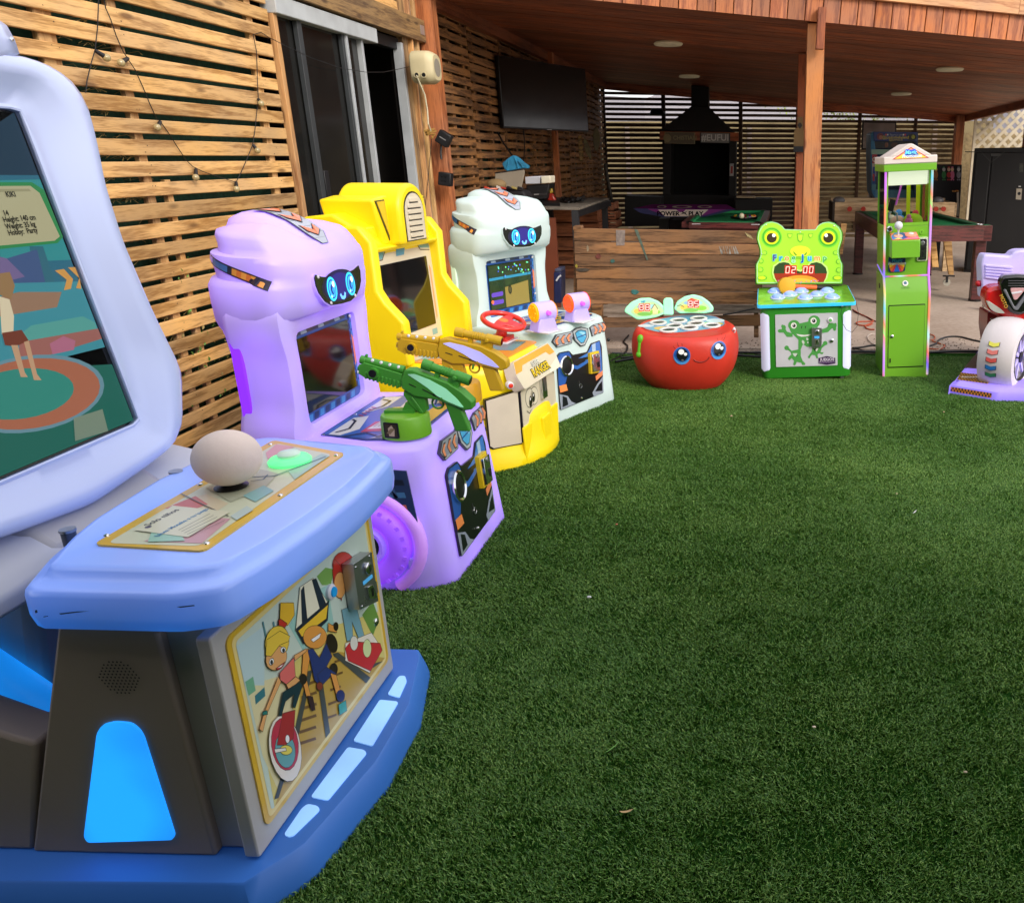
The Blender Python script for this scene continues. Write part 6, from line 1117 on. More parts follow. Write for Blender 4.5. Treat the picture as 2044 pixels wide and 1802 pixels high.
# claw on its cord
b = B(); cx_, cy_ = -.105, .13; b.tube([(cx_ + .07, cy_, zB - .09), (cx_ + .055, cy_, zB - .15), (cx_ + .03, cy_, zB - .24)], .007, pm('pink_cord', 'c860c8', .4, em='c860c8', es=.2), 8); b.cyl((cx_ + .01, cy_, zB - .20), (cx_ - .01, cy_, zB - .28), .022, BLACKP, n=14)
for a in (0, 120, 240):
    dx, dy = math.cos(R(a)), math.sin(R(a)); b.tube([(cx_, cy_, zB - .27), (cx_ + dx * .04, cy_ + dy * .04, zB - .30), (cx_ + dx * .045, cy_ + dy * .045, zB - .36), (cx_ + dx * .015, cy_ + dy * .015, zB - .41)], .007, STEEL, 8)
b.obj('claw', cl, smooth=50)
b = B(); b.lathe(Fr((-.132, -.0 + y0 - .005, H(457)), (1, 0, 0), (0, 0, 1)), [(.020, 0), (.022, .012), (.014, .02)], CHROME, 18); b.obj('side_lock', cl, smooth=40)
# top
b = B(); z0 = H(341); z1_ = H(328); b.box(-.185, -.01, z0 - .004, .185, .47, z1_ + .002, LIME); b.obj('top_band', cl, bevel=.004)
CW = pm('cream_white_top', 'd8cfc8', .35, em=(.9, .7, .6), es=.12); b = B(); z2_ = H(312); zp_ = H(288); b.box(-.187, -.015, z1_ + .003, .187, .475, z2_, CW); b.ext(Fr((0, 0, 0), (1, 0, 0), (0, 0, 1)), [(-.150, z2_), (.150, z2_), (.020, zp_ - .004), (0, zp_ + .003), (-.020, zp_ - .004)], .012, -.47, CW); b.obj('gable_top', cl, bevel=.006)
b = B(); fr9 = Fr((0, -.0165, 0), (1, 0, 0), (0, 0, 1)); tri = [(-.128, z1_ + .035), (.128, z1_ + .035), (0, zp_ - .022)]; b.ext(fr9, tri, -.01, .001, pr_('c02838')); tc_ = (0, z1_ + .06); b.poly(fr9, inset(tri, tc_, .9), .0016, gl('f09a6a', .4)); b.poly(fr9, inset([(-.128, z1_ + .035), (0, z1_ + .035), (-.04, z1_ + .08)], tc_, .85), .002, gl('f0d048', .4)); b.poly(fr9, inset([(0, z1_ + .035), (.128, z1_ + .035), (.05, z1_ + .075)], tc_, .85), .002, gl('e8d040', .4)); b.poly(fr9, [(-.05, z1_ + .05), (.05, z1_ + .055), (.03, z1_ + .10), (0, zp_ - .04), (-.035, z1_ + .1)], .0024, gl('3a60d8', .5)); b.poly(fr9, circ(.01, z1_ + .06, .045, 14, .018), .0028, gl('2a2a90', .4))
b.text(fr9, 'Magic', .036, 0, z1_ + .076, .0034, gl('7ae0f0', .6), shear=.2, bold=.0006); b.text(fr9, 'Promotion', .032, .008, z1_ + .052, .0034, gl('e8f0f8', .5), shear=.2, bold=.0006); b.obj('gable_print', cl)
# rainbow lit edges
m, t, p = base('rainbow_light_strip'); L = t.links; tc = t.nodes.new('ShaderNodeTexCoord'); sx = t.nodes.new('ShaderNodeSeparateXYZ'); L.new(tc.outputs['Object'], sx.inputs[0])
cr = t.nodes.new('ShaderNodeValToRGB'); els = cr.color_ramp.elements; cols = [(0, 'a0ff80'), (.05, 'ff8a60'), (.12, '60e0ff'), (.2, 'ffe060'), (.28, '7060ff'), (.34, 'ff7050'), (.42, 'c0ffff'), (.5, 'ff8050'), (.58, 'ff9040'), (.64, 'e070ff'), (.72, 'e070ff'), (.78, 'ff8060'), (.84, 'd080ff'), (.92, 'e090ff'), (1, 'ff9a80')]
els[0].position, els[0].color = 0, (*srgb(cols[0][1]), 1); els[1].position, els[1].color = 1, (*srgb(cols[-1][1]), 1)
for po, c_ in cols[1:-1]: e_ = els.new(po); e_.color = (*srgb(c_), 1)
ml = t.nodes.new('ShaderNodeMath'); ml.operation = 'MULTIPLY_ADD'; ml.inputs[1].default_value = .62; L.new(sx.outputs[2], ml.inputs[0]); m3 = t.nodes.new('ShaderNodeMath'); m3.operation = 'MULTIPLY'; m3.inputs[1].default_value = 1.3; L.new(sx.outputs[0], m3.inputs[0]); L.new(m3.outputs[0], ml.inputs[2])
fc_ = t.nodes.new('ShaderNodeMath'); fc_.operation = 'FRACT'; L.new(ml.outputs[0], fc_.inputs[0]); L.new(fc_.outputs[0], cr.inputs[0]); L.new(cr.outputs[0], p.inputs['Emission Color']); p.inputs['Emission Strength'].default_value = .62; p.inputs['Base Color'].default_value = (.12, .12, .12, 1); RB = m
for s in (-1, 1):
    b = B(); x = s * .165; b.tube([(x, -.003, .03), (x, -.004, H(587)), (x, .056, H(553)), (x, .040, H(452)), (x, .036, H(342))], .0085, RB, 8); b.obj('light_strip', cl, smooth=60)
b = B(); b.tube([(-.165, .40, H(540)), (-.168, .056, H(553)), (.165, .056, H(553))], .006, RB, 8); b.obj('light_strip', cl, smooth=60)
# control box
b = B(); zt_, zb2 = H(474), H(512); b.ext(Fr((0, 0, 0), (0, 1, 0), (0, 0, 1), (1, 0, 0)), [(.05, zt_ + .03), (-.10, zt_ - .012), (-.10, zb2), (.05, zb2)], -.135, .068, LIME); cb = b.obj('control_box', cl, bevel=.005)
ft2 = Fr((-.034, -.099, zt_ - .009), (1, 0, 0), (0, .96, .27)); b = B(); b.ext(ft2, rrect(-.098, .004, .098, .145, .004), -.002, .0015, pr_('e8583a')); b.poly(ft2, rrect(-.094, .008, .094, .141, .003), .002, pr_('e07a9a')); b.poly(ft2, [(-.094, .008), (-.02, .008), (-.04, .141), (-.094, .141)], .0024, pr_('3a7ac8')); b.poly(ft2, [(-.02, .008), (.03, .05), (.0, .141), (-.04, .141)], .0028, pr_('2a4aa0')); b.poly(ft2, [(-.09, .01), (-.02, .01), (-.05, .04)], .003, pr_('e8d85a')); b.poly(ft2, [(-.094, .08), (-.06, .141), (-.094, .141)], .003, pr_('f0905a')); b.obj('control_print', cb)
b = B(); q0 = ft2(-.045, .075, .002); b.lathe(Fr(q0, ft2.U, ft2.V), [(.034, 0), (.032, .004), (.012, .008)], pm('pale_pink_disc', 'e8a890', .3), 22); b.cyl(q0, q0 + Vector((0, -.01, .05)), .007, WHITEP); b.ball(q0 + Vector((0, -.012, .075)), .030, pm('white_knob', 'd8dce4', .3), 18, 12); b.obj('joystick', cb, smooth=50)
b = B(); q0 = ft2(.048, .075, .002); b.lathe(Fr(q0, ft2.U, ft2.V), [(.042, 0), (.043, .008), (.034, .014)], pm('salmon_button_ring', 'f08a70', .3, em='f08a70', es=.4), 26); b.lathe(Fr(q0 + Vector((0, 0, .012)), ft2.U, ft2.V), [(.020, 0), (.018, .006)], WHITEP, 18); b.obj('push_button', cb, smooth=40)
fm = Fr((0, .047, 0), (1, 0, 0), (0, 0, 1)); b = B(); b.ext(fm, rrect(.072, H(524), .150, H(476), .01), -.002, .006, pm('cream_lime_frame', 'c8d8a8', .3)); b.ext(fm, rrect(.080, H(522), .142, H(479), .006), .006, .012, CHROME); b.lathe(Fr(fm(.111, H(488), .012), fm.U, fm.V), [(.016, 0), (.015, .005)], STEEL, 18); b.poly(fm, [(.095, H(502)), (.128, H(502)), (.128, H(497)), (.095, H(497))], .0125, BLACKP); b.poly(fm, [(.106, H(516)), (.116, H(516)), (.116, H(505)), (.106, H(505))], .0125, BLACKP); b.obj('coin_slot', cl, bevel=.002)
b = B(); b.ext(fm, [(.06, H(471)), (.145, H(471)), (.145, H(461)), (.06, H(461))], -.002, .002, LIME); b.lathe(Fr(fm(.10, H(466), .002), fm.U, fm.V), [(.017, 0), (.015, .006)], LIME, 18); b.lathe(Fr(fm(.10, H(466), .008), fm.U, fm.V), [(.004, 0), (.003, .001)], BLACKP, 8); b.obj('cash_lock', cl, smooth=40)
b = B(); fl9 = Fr((0, .050, 0), (1, 0, 0), (0, 0, 1)); q = rpoly([(-.135, H(544)), (-.01, H(544)), (-.01, H(513)), (-.135, H(513))], .018, 4); b.ext(fl9, q, -.004, .004, pr_('1c2a5c')); cx_, cy_ = -.072, H(534)
for k, c9 in enumerate(('e8c82a', 'd86a2a', 'c82a5a', '2a6ac8', '2a6ac8', 'c82a5a', 'd86a2a', 'e8c82a')):
    a0, a1 = 180 / 8 * k + 180, 180 / 8 * (k + 1) + 180; pts = [(cx_, cy_ + .03)] + [(cx_ + .058 * math.cos(R(a)), max(H(543.5), cy_ + .03 + .09 * math.sin(R(a)))) for a in (a0, (a0 + a1) / 2, a1)]; b.poly(fl9, pts, .0046, pr_(c9))
b.text(fl9, 'Magic', .034, cx_, H(521), .0054, pr_('3aa0c8'), shear=.2, bold=.0005); b.text(fl9, 'Promotion', .030, cx_, H(527), .0054, pr_('c8d8e8'), shear=.2, bold=.0005); b.obj('prize_flap', cl)
b = B(); fsl = Fr((0, .028, (H(587) + H(553)) / 2), (1, 0, 0), (0, .5, 1)); b.lathe(Fr(fsl(-.01, .012, .003), fsl.U, fsl.V), [(.022, 0), (.02, .001)], pr_('e8e8e0'), 18); b.lathe(Fr(fsl(-.01, .014, .0045), fsl.U, fsl.V), [(.012, 0), (.011, .001)], pr_('3a6a8a'), 14); b.text(fsl, 'GAMES', .02, -.01, -.022, .002, pr_('5a9028')); b.obj('ledge_sticker', cl)
b = B(); b.cyl((-.172, .25, H(578)), (-.166, .25, H(578)), .02, BLACKP, n=14); b.obj('side_vent', cl)

# ================================================================== red apple whack game
ap = thing('arcade_machine', 'low red apple-shaped whack game with big blue eyes and leaf scoreboards', 'arcade machine', (-.49, 6.17, 0))
LAp = Loc(ap); RA = pm('red_apple_shell', 'cc3424', .45, var=.06, bump=.15); AX, AY = .392, .33
prf = [(z * .87, k) for z, k in [(0, .62), (.012, .66), (.05, .745), (.10, .83), (.16, .91), (.23, .965), (.30, .995), (.36, 1.0), (.42, .985), (.46, .96), (.485, .925), (.498, .88), (.502, .84), (.496, .80)]]
def apt(a, z):
    for i in range(len(prf) - 1):
        if prf[i][0] <= z <= prf[i + 1][0] and prf[i + 1][0] > prf[i][0]: t_ = (z - prf[i][0]) / (prf[i + 1][0] - prf[i][0]); k = prf[i][1] + t_ * (prf[i + 1][1] - prf[i][1]); break
    else: k = .9
    ex = 2 / 2.4; c_, s_ = math.cos(a), math.sin(a); return k * AX * math.copysign(abs(c_) ** ex, c_), k * AY * math.copysign(abs(s_) ** ex, s_)
def tz(y, z): return z - (.5 - z) * 0 + (y * .085 * max(0, z / .435) ** 3)
b = B(); loops = []
for z, k in prf:
    lp = []
    for i in range(80):
        a = 2 * math.pi * i / 80; ex = 2 / 2.4; c_, s_ = math.cos(a), math.sin(a); x, y = k * AX * math.copysign(abs(c_) ** ex, c_), k * AY * math.copysign(abs(s_) ** ex, s_); lp.append(Vector((x, y, tz(y, z))))
    loops.append(lp)
b.loft(loops, RA); b.obj('apple_body', ap, smooth=60)
def apf(px, py, off=.004):       # pixel in the 3.4x crop -> point on the front of the apple
    z_ = zoomer(LAp, Fr((0, -AY * .97, 0), (1, 0, 0), (0, 0, 1)), 1350, 450, 3.4); u, v = z_((px, py))[0]
    vv = v
    for i in range(len(prf) - 1):
        if prf[i][0] <= vv <= prf[i + 1][0] and prf[i + 1][0] > prf[i][0]: t_ = (vv - prf[i][0]) / (prf[i + 1][0] - prf[i][0]); k = prf[i][1] + t_ * (prf[i + 1][1] - prf[i][1]); break
    else: k = .9
    f = min(.98, abs(u) / (AX * k)); y = -k * AY * (1 - f ** 2.4) ** (1 / 2.4); return Vector((u, y - off, tz(y, vv) + (v - vv)))
def apd(b, pts, col, off):
    c_ = (sum(p[0] for p in pts) / len(pts), sum(p[1] for p in pts) / len(pts)); n = len(pts); rings = [[apf(c_[0] + (x - c_[0]) * k, c_[1] + (y - c_[1]) * k, off) for x, y in pts] for k in (.35, .7, 1)]; m_ = col if not isinstance(col, str) else pr_(col)
    vs = [apf(*c_, off)] + [p for r_ in rings for p in r_]; fs = [(0, 1 + i, 1 + (i + 1) % n) for i in range(n)] + [(1 + j * n + i, 1 + (j + 1) * n + i, 1 + (j + 1) * n + (i + 1) % n, 1 + j * n + (i + 1) % n) for j in range(2) for i in range(n)]; b.add(vs, fs, m_)
el = lambda x, y, rx, ry: [(x + rx * math.cos(R(a)), y + ry * math.sin(R(a))) for a in range(0, 360, 12)]
for ex_, ey_, sx_ in ((910, 1325, 1), (1203, 1295, .88)):
    b = B(); apd(b, el(ex_, ey_, 76 * sx_, 84), 'c84a40', .003); apd(b, el(ex_, ey_, 69 * sx_, 79), '2a6cc0', .0045); apd(b, el(ex_, ey_ + 20, 60 * sx_, 58), '4f9ae0', .006); apd(b, el(ex_ + 2, ey_ - 8, 60 * sx_, 62), '1c4f9c', .0072); apd(b, el(ex_ + 3, ey_ - 10, 46 * sx_, 56), '0c0e16', .0085); apd(b, el(ex_ - 4, ey_ - 36, 24 * sx_, 24), 'f4f4f4', .010); apd(b, el(ex_ + 30 * sx_, ey_ - 16, 14 * sx_, 14), 'f4f4f4', .010); apd(b, el(ex_ + 6, ey_ + 38, 10 * sx_, 9), '5a5a60', .010); b.obj('eye', ap)
GV = pm('dark_red_groove', '7a120e', .6)
def apl(b, pts, w_, mat=GV, off=.003):
    P9 = [apf(*p, off) for p in pts]; b.tube(P9, w_, mat, 6)
b = B(); apl(b, [(1005, 1360), (1020, 1375), (1045, 1385), (1075, 1386), (1105, 1375), (1122, 1358), (1130, 1345)], .0045, off=.001); b.obj('mouth', ap)
for pts in ([(838, 1240), (850, 1258), (870, 1272)], [(870, 1210), (875, 1230), (888, 1248)], [(908, 1218), (912, 1235), (915, 1245)], [(1190, 1190), (1195, 1205), (1203, 1216)], [(1225, 1175), (1230, 1195), (1228, 1212)], [(1258, 1185), (1252, 1200), (1240, 1218)]): b = B(); apl(b, pts, .002, off=.000); b.obj('lash', ap)
GH = pm('green_side_handle', '5cae1c', .4); b = B(); p1, p2 = apf(560, 1200, .012), apf(548, 1345, .010); b.ball(p1 + Vector((0, 0, -.01)), .026, GH, 16, 10, (.9, .8, 1.3)); b.cyl(p1, p2, .014, GH, .012, 14); b.ball(p2, .020, GH, 14, 8, (1, .8, 1.1)); b.obj('side_handle', ap, smooth=60)
b = B(); p1 = apf(1325, 1180, -.004); b.ball(p1, .020, WHITEP, 16, 10, (.6, .8, 1.1)); b.ball(p1 + Vector((.0, -.014, .0)), .008, RA, 10, 6); b.obj('side_button', ap, smooth=60)
fa = Fr((0, 0, .434), (1, 0, 0), (0, 1, .085)); za = zoomer(LAp, fa, 1350, 450, 3.4); b = B(); tp = za((580, 1095), (620, 1075), (700, 1050), (820, 1030), (950, 1012), (1080, 1010), (1180, 1025), (1240, 1055), (1258, 1080), (1235, 1102), (1150, 1122), (1000, 1142), (850, 1156), (720, 1150), (620, 1125)); tp = rpoly(tp, .03, 3); tcx = (sum(x for x, y in tp) / len(tp), sum(y for x, y in tp) / len(tp))
b.ext(fa, inset(tp, tcx, 1.03), -.004, .002, pr_('b8503c')); b.poly(fa, tp, .0026, pr_('5f9fc0')); dd = .003
for px, rx, ry, col in (((620, 1100), .06, .04, 'c8dce0'), ((760, 1120), .07, .05, 'e0b048'), ((900, 1095), .09, .05, '3f86a8'), ((1060, 1085), .08, .05, '9cc85a'), ((1180, 1060), .07, .06, 'c8e0e4'), ((1000, 1040), .08, .04, '4f9ac0'), ((1190, 1085), .05, .03, 'd8c040')): u, v = za(px)[0]; b.poly(fa, circ(u, v, rx, 14, ry), dd, pr_(col)); dd += .0002
b.obj('top_print', ap)
for px in ((718, 1081), (882, 1064), (1045, 1047), (850, 1107), (1022, 1088), (800, 1140), (970, 1122), (1150, 1103)):
    u, v = za(px)[0]; f9 = Fr(fa(u, v, .003), fa.U, fa.V); b = B(); n = 30; b.loft([[f9(r_ * math.cos(2 * math.pi * i / n), r_ * .92 * math.sin(2 * math.pi * i / n), h) for i in range(n)] for r_, h in ((.066, 0), (.067, .008), (.060, .013), (.046, .011), (.043, .002))], pm('white_hole_rim', 'd8d8d4', .3), True, False)
    b.loft([[f9(.043 * math.cos(2 * math.pi * i / n), .04 * math.sin(2 * math.pi * i / n), .005) for i in range(n)], [f9(.001 * math.cos(2 * math.pi * i / n), .001 * math.sin(2 * math.pi * i / n), .0052) for i in range(n)]], BLACKP, False, True); b.obj('hole_rim', ap, smooth=45)
LFG = pm('mint_lit_leaf', 'a8f0c0', .35, em=(.30, .95, .55), es=.42, evar=.15)
fle = Fr((0, .20, 0), (1, 0, 0), (0, .12, 1)); zl = zoomer(LAp, fle, 1350, 450, 3.4)
for nm, out, inn_, dg in (('L', [(442, 985), (455, 950), (500, 905), (570, 875), (650, 872), (720, 900), (770, 950), (785, 995), (700, 1030), (620, 1045), (550, 1050), (500, 1020)], [(495, 985), (540, 935), (610, 905), (680, 905), (735, 940), (770, 985), (690, 1012), (600, 1020), (545, 1025)], (608, 948)),
                        ('R', [(845, 960), (870, 900), (930, 860), (1000, 845), (1070, 862), (1130, 905), (1165, 950), (1160, 985), (1090, 998), (980, 995), (890, 998)], [(862, 975), (880, 925), (935, 890), (1005, 872), (1070, 890), (1120, 935), (1138, 965), (1060, 990), (960, 990)], (1003, 920))):
    b = B(); o_ = rpoly(zl(*out), .015, 3); b.ext(fle, o_, -.035, 0, LFG); lf = b.obj('leaf_board', ap, bevel=.008, seg=3)
    b = B(); i_ = rpoly(zl(*inn_), .01, 2); b.poly(fle, i_, .0015, gl('b8e0a0', .35)); d = .002; c_ = (sum(x for x, y in i_) / len(i_), sum(y for x, y in i_) / len(i_))
    for dx, dy, rx, ry, col in ((-.07, -.015, .04, .025, 'e8c860'), (.06, -.02, .05, .022, '8ccf4c'), (-.02, -.04, .07, .018, '7cc05a'), (.03, .03, .05, .02, 'a0d8d8'), (-.05, .028, .03, .014, '90b8d8')): b.poly(fle, circ(c_[0] + dx, c_[1] + dy * .8, rx * .8, 14, ry * .8), d, gl(col, .3)); d += .0003
    if nm == 'L': b.poly(fle, zl((672, 960), (690, 925), (710, 960), (722, 960), (715, 1002), (675, 1002)), d, gl('e8d8a0', .3)); b.line(fle, zl((665, 962), (690, 922), (716, 962)), .004, d + .0002, gl('6a4a20', .1)); u, v = zl((600, 905))[0]; b.text(fle, 'HIT', .02, u, v, d + .0002, gl('2c7ac0', .3), bold=.001)
    else: b.poly(fle, zl((955, 893), (985, 872), (1040, 893), (1040, 900), (955, 900)), d, gl('d8503c', .4)); b.line(fle, zl((870, 940), (900, 930), (925, 945)), .004, d + .0002, gl('4a4a50', .1))
    d += .0006
    for k in (-1, 1):
        x = dg[0] + k * 24; y = dg[1]; q = zl((x - 22, y - 30), (x + 22, y - 30), (x + 22, y + 32), (x - 22, y + 32)); b.poly(fle, q, d, gl('f07060', .8)); c9 = zl((x, y))[0]; b.poly(fle, inset(q, c9, .88), d + .0002, gl('8a1c18', .7))
        for s_ in ([(-12, -20), (12, -20)], [(-13, 0), (13, 0)], [(-12, 21), (12, 21)], [(-14, -18), (-14, -3)], [(14, -18), (14, -3)] if (nm, k) != ('R', 1) else [(-14, -18), (-14, -2)], [(-14, 3), (-14, 19)] if (nm, k) != ('R', 1) else [(14, 3), (14, 18)], [(14, 3), (14, 19)]): b.line(fle, zl(*[(x + a, y + c2) for a, c2 in s_]), .0045, d + .0004, gl('ffc8c0', 1.2))
    b.obj('score_print', lf)
b = B(); b.ext(fle, rpoly(zl((760, 1010), (758, 890), (775, 872), (820, 872), (836, 890), (840, 1010)), .012, 3), -.04, .004, LFG); b.obj('stem', ap, bevel=.008, seg=3)

# ================================================================== motorbike ride at the right edge
bk = thing('motorbike_ride', 'red and white motorbike kiddie ride with wide white front wheel, at right edge', 'kiddie ride', (2.0, 6.15, 0))
LB = Loc(bk); ZB = lambda fr: zoomer(LB, fr, 2229, 580, 4.74)
WT = pm('white_tyre_plastic', 'd6cfd2', .45, var=.05, bump=.2); REDB = pm('red_fairing', 'c81418', .22, coat=.5); PV2 = pm('lavender_white_plastic', 'c4bcec', .35, em=(.45, .35, 1), es=.12); PL = pm('violet_platform', '9a8cf0', .35, em=(.30, .18, 1.0), es=.45, evar=.3)
# wheel: axle runs along x, tyre round seen from the front
fw = Fr((-.185, -.12, .27), (.57, .82, 0), (0, 0, 1)); b = B(); n = 72; prt = [(-.115, .17), (-.13, .21), (-.122, .245), (-.09, .262), (-.045, .270), (0, .273), (.045, .270), (.09, .262), (.122, .245), (.13, .21), (.115, .17)]; L9 = []
for i in range(n + 1):
    a = 2 * math.pi * i / n; g = 1 - .012 * (i % 2); L9.append([fw(r_ * (g if abs(x) < .1 else 1) * math.cos(a), r_ * (g if abs(x) < .1 else 1) * math.sin(a), x) for x, r_ in prt])
b.loft(L9, WT, False, False); wh = b.obj('front_wheel', bk, smooth=30)
b = B(); b.lathe(Fr(fw(0, 0, .07), fw.U, fw.V), [(.172, -.02), (.176, .03), (.165, .05), (.155, .03)], BLACKP, 40, False, False)
for k in range(7): a = 2 * math.pi * k / 7; b.ext(Fr(fw(0, 0, .085), Vector(fw.U) * math.cos(a) + Vector(fw.V) * math.sin(a), Vector(fw.U) * -math.sin(a) + Vector(fw.V) * math.cos(a)), [(.03, -.014), (.16, -.008), (.16, .008), (.03, .014)], 0, .015, PV2)
b.lathe(Fr(fw(0, 0, .08), fw.U, fw.V), [(.04, 0), (.04, .03), (.02, .035)], BLACKP, 20); b.obj('rim', wh, smooth=40)
b = B()                                                   # coloured arrows on the tread
for k, c9 in enumerate(('e0dc4a', 'e88078', 'e05a54', '2a7cc8', '2f8f4a')):
    a0 = R(151 + k * 11.4)
    def tw(u, a): rr_ = .2755; return fw(rr_ * math.cos(a), rr_ * math.sin(a), u)
    for s in (-1, 1):
        for gsc, col, of in ((1.12, '3a3a40', 0), (1, c9, .001)):
            w9 = .036 * gsc; h9 = R(2.9) * gsc; pts = [tw(-.012, a0 + R(1.6)), tw(-.012 + s * w9, a0 - R(.6)), tw(-.012 + s * w9, a0 - R(.6) + h9 * 2), tw(-.012, a0 + R(1.6) + h9 * 2)]; b.add([p + Vector((0, -1, 0)) * of for p in pts], [(0, 1, 2, 3)], pr_(col))
b.obj('tread_arrows', wh)
# platform
b = B(); q = [tuple((W(*p, z=.09) - Vector(bk.location))[:2]) for p in ((1896, 763), (1990, 776), (2070, 786))]; fzb = Fr((0, 0, 0), (1, 0, 0), (0, 1, 0))
P1 = [tuple((W(*p, z=.05) - Vector(bk.location))[:2]) for p in ((1896, 775), (1985, 790))]; P2 = [tuple((W(*p, z=.10) - Vector(bk.location))[:2]) for p in ((1955, 692), (1895, 766))]
oo = [P2[0], (P2[1][0], P2[1][1]), (P2[1][0] + .01, P1[0][1]), (P1[1][0], P1[1][1]), (.75, P1[1][1] - .08), (.8, P2[0][1] + .1)]; c9 = (.2, .2)
b.loft([[Vector((x, y, z)) for x, y in inset(rpoly(oo, .03, 3), c9, k)] for z, k in ((.0, .99), (.02, 1), (.075, .995), (.10, .96), (.104, .93))], PL); b.obj('platform', bk, smooth=40)
fpl = Fr((0, 0, .105), (1, 0, 0), (0, 1, 0)); zpl = ZB(fpl); b = B(); q = zpl((460, 1175), (560, 1165), (560, 1405), (275, 1385)); b.ext(fpl, q, -.003, .002, pm('chequer_plate', '6a645c', .35, metal=.7, bump=1.0, scale=40, var=.3)); b.obj('tread_plate', bk)
b = B(); q = zpl((235, 1440), (545, 1472), (548, 1568), (195, 1520)); b.poly(fpl, q, .001, pr_('d8a040'))
def bil(q, s, t_): a, b_, c_, d__ = [Vector(x) for x in q]; return tuple((a * (1 - s) + b_ * s) * (1 - t_) + (d__ * (1 - s) + c_ * s) * t_)
for i in range(20):
    for j_ in range(6):
        if (i + j_) % 2: b.poly(fpl, [bil(q, i / 20, j_ / 6), bil(q, (i + 1) / 20, j_ / 6), bil(q, (i + 1) / 20, (j_ + 1) / 6), bil(q, i / 20, (j_ + 1) / 6)], .0016, pr_('4a2f28'))
u, v = bil(q, .4, .5); b.text(fpl, 'MOTO', .045, u, v, .003, pr_('f0ece4'), rot=-4, shear=.3, bold=.003); b.obj('deck_sticker', bk)
e0 = Vector((oo[2][0], oo[2][1], .045)); e1 = Vector((oo[3][0], oo[3][1], .045)); ed = (e1 - e0); fed = Fr(e0, ed, (0, 0, 1)); b = B()
for i in range(26):
    for j_ in range(2): b.poly(fed, [(.02 + i * (ed.length - .04) / 26, -.012 + j_ * .016), (.02 + (i + 1) * (ed.length - .04) / 26, -.012 + j_ * .016), (.02 + (i + 1) * (ed.length - .04) / 26, .004 + j_ * .016), (.02 + i * (ed.length - .04) / 26, .004 + j_ * .016)], .003, pr_('e0903a' if (i + j_) % 2 else '3a2622'))
b.obj('edge_sticker', bk)
# fairing, drawn on a near plane and given depth
def slab(name, px, y, dep, mat, bevel=.02, parent=bk, seg=3):
    fr = Fr((0, y, 0), (1, 0, 0), (0, 0, 1)); b = B(); b.ext(fr, rpoly(ZB(fr)(*px), .02, 3), -dep, 0, mat); return b.obj(name, parent, bevel=bevel, seg=seg)
slab('windshield', [(465, 210), (500, 112), (800, 132), (835, 85), (900, 66), (1100, 66), (1250, 130), (1550, 115), (1590, 210), (1560, 640), (480, 615)], .22, .16, PV2, .025)
for k in range(5): slab('vent_rib', [(515, 228 + k * 32), (825 - max(0, k - 2) * 60, 252 + k * 32), (825 - max(0, k - 2) * 60, 272 + k * 32), (515, 248 + k * 32)], .205, .02, PV2, .004)
slab('fairing', [(510, 628), (530, 520), (600, 478), (680, 470), (1240, 470), (1400, 500), (1480, 640), (1400, 740), (1200, 800), (1100, 880), (900, 885), (800, 870), (745, 845), (690, 800), (560, 745)], -.02, .18, REDB, .035)
slab('fairing_side', [(540, 760), (580, 770), (730, 850), (1150, 860), (1250, 1150), (700, 1180), (560, 1180), (530, 950)], .14, .25, pm('dark_red_fairing', '7a1218', .3, coat=.4), .02)
slab('nose_guard', [(680, 430), (720, 350), (880, 338), (1050, 350), (1180, 430), (1150, 640), (1080, 740), (900, 800), (800, 770), (730, 660)], -.075, .10, pm('gloss_black', '0c0c0e', .12, coat=.6), .02)
for k in range(3): slab('vent_groove', [(770, 405 + k * 28), (1050, 405 + k * 28), (1050, 414 + k * 28), (770, 414 + k * 28)], -.079, .01, pm('grey_groove', '4a4a4e', .4), .001)
slab('badge_frame', [(720, 515), (745, 500), (850, 715), (1000, 500), (1030, 515), (880, 740), (840, 735)], -.095, .03, pm('grey_ring', '6a6c72', .3), .004)
slab('badge', [(790, 490), (975, 490), (870, 620), (838, 625)], -.090, .02, pm('pink_silver_badge', 'c89a9c', .25), .003); slab('badge_mark', [(805, 540), (930, 520), (925, 540), (815, 560)], -.094, .008, WHITEP, .001)
slab('headlight', [(528, 635), (560, 640), (700, 735), (740, 778), (640, 770), (570, 730)], -.045, .05, pm('headlight_glass', 'a8a8a0', .12, coat=.6), .01); slab('mudguard', [(640, 880), (760, 870), (1100, 900), (1150, 940), (1100, 960), (780, 945), (665, 920)], -.16, .2, pm('gloss_black', '0c0c0e', .12), .01)
b = B(); fr = Fr((0, -.09, 0), (1, 0, 0), (0, 0, 1)); p_ = fr(*ZB(fr)((705, 590))[0]); fm_ = Fr((0, -.079, 0), (1, 0, 0), (0, 0, 1)); u, v = ZB(fm_)((718, 640))[0]; b.text(fm_, 'MOTO', .035, u, v, .001, pr_('c8a03c'), rot=-62, bold=.0006); b.obj('side_lettering', bk)
b = B(); fr = Fr((0, .26, 0), (1, 0, 0), (0, 0, 1)); p_ = fr(*ZB(fr)((435, 440))[0]); b.cyl(p_, p_ + Vector((.20, .02, 0)), .022, pm('red_grip', 'b81a2a', .3), n=16); b.ball(p_, .024, pm('red_grip', 'b81a2a', .3), 12, 8); b.obj('handle_grip', bk, smooth=50)

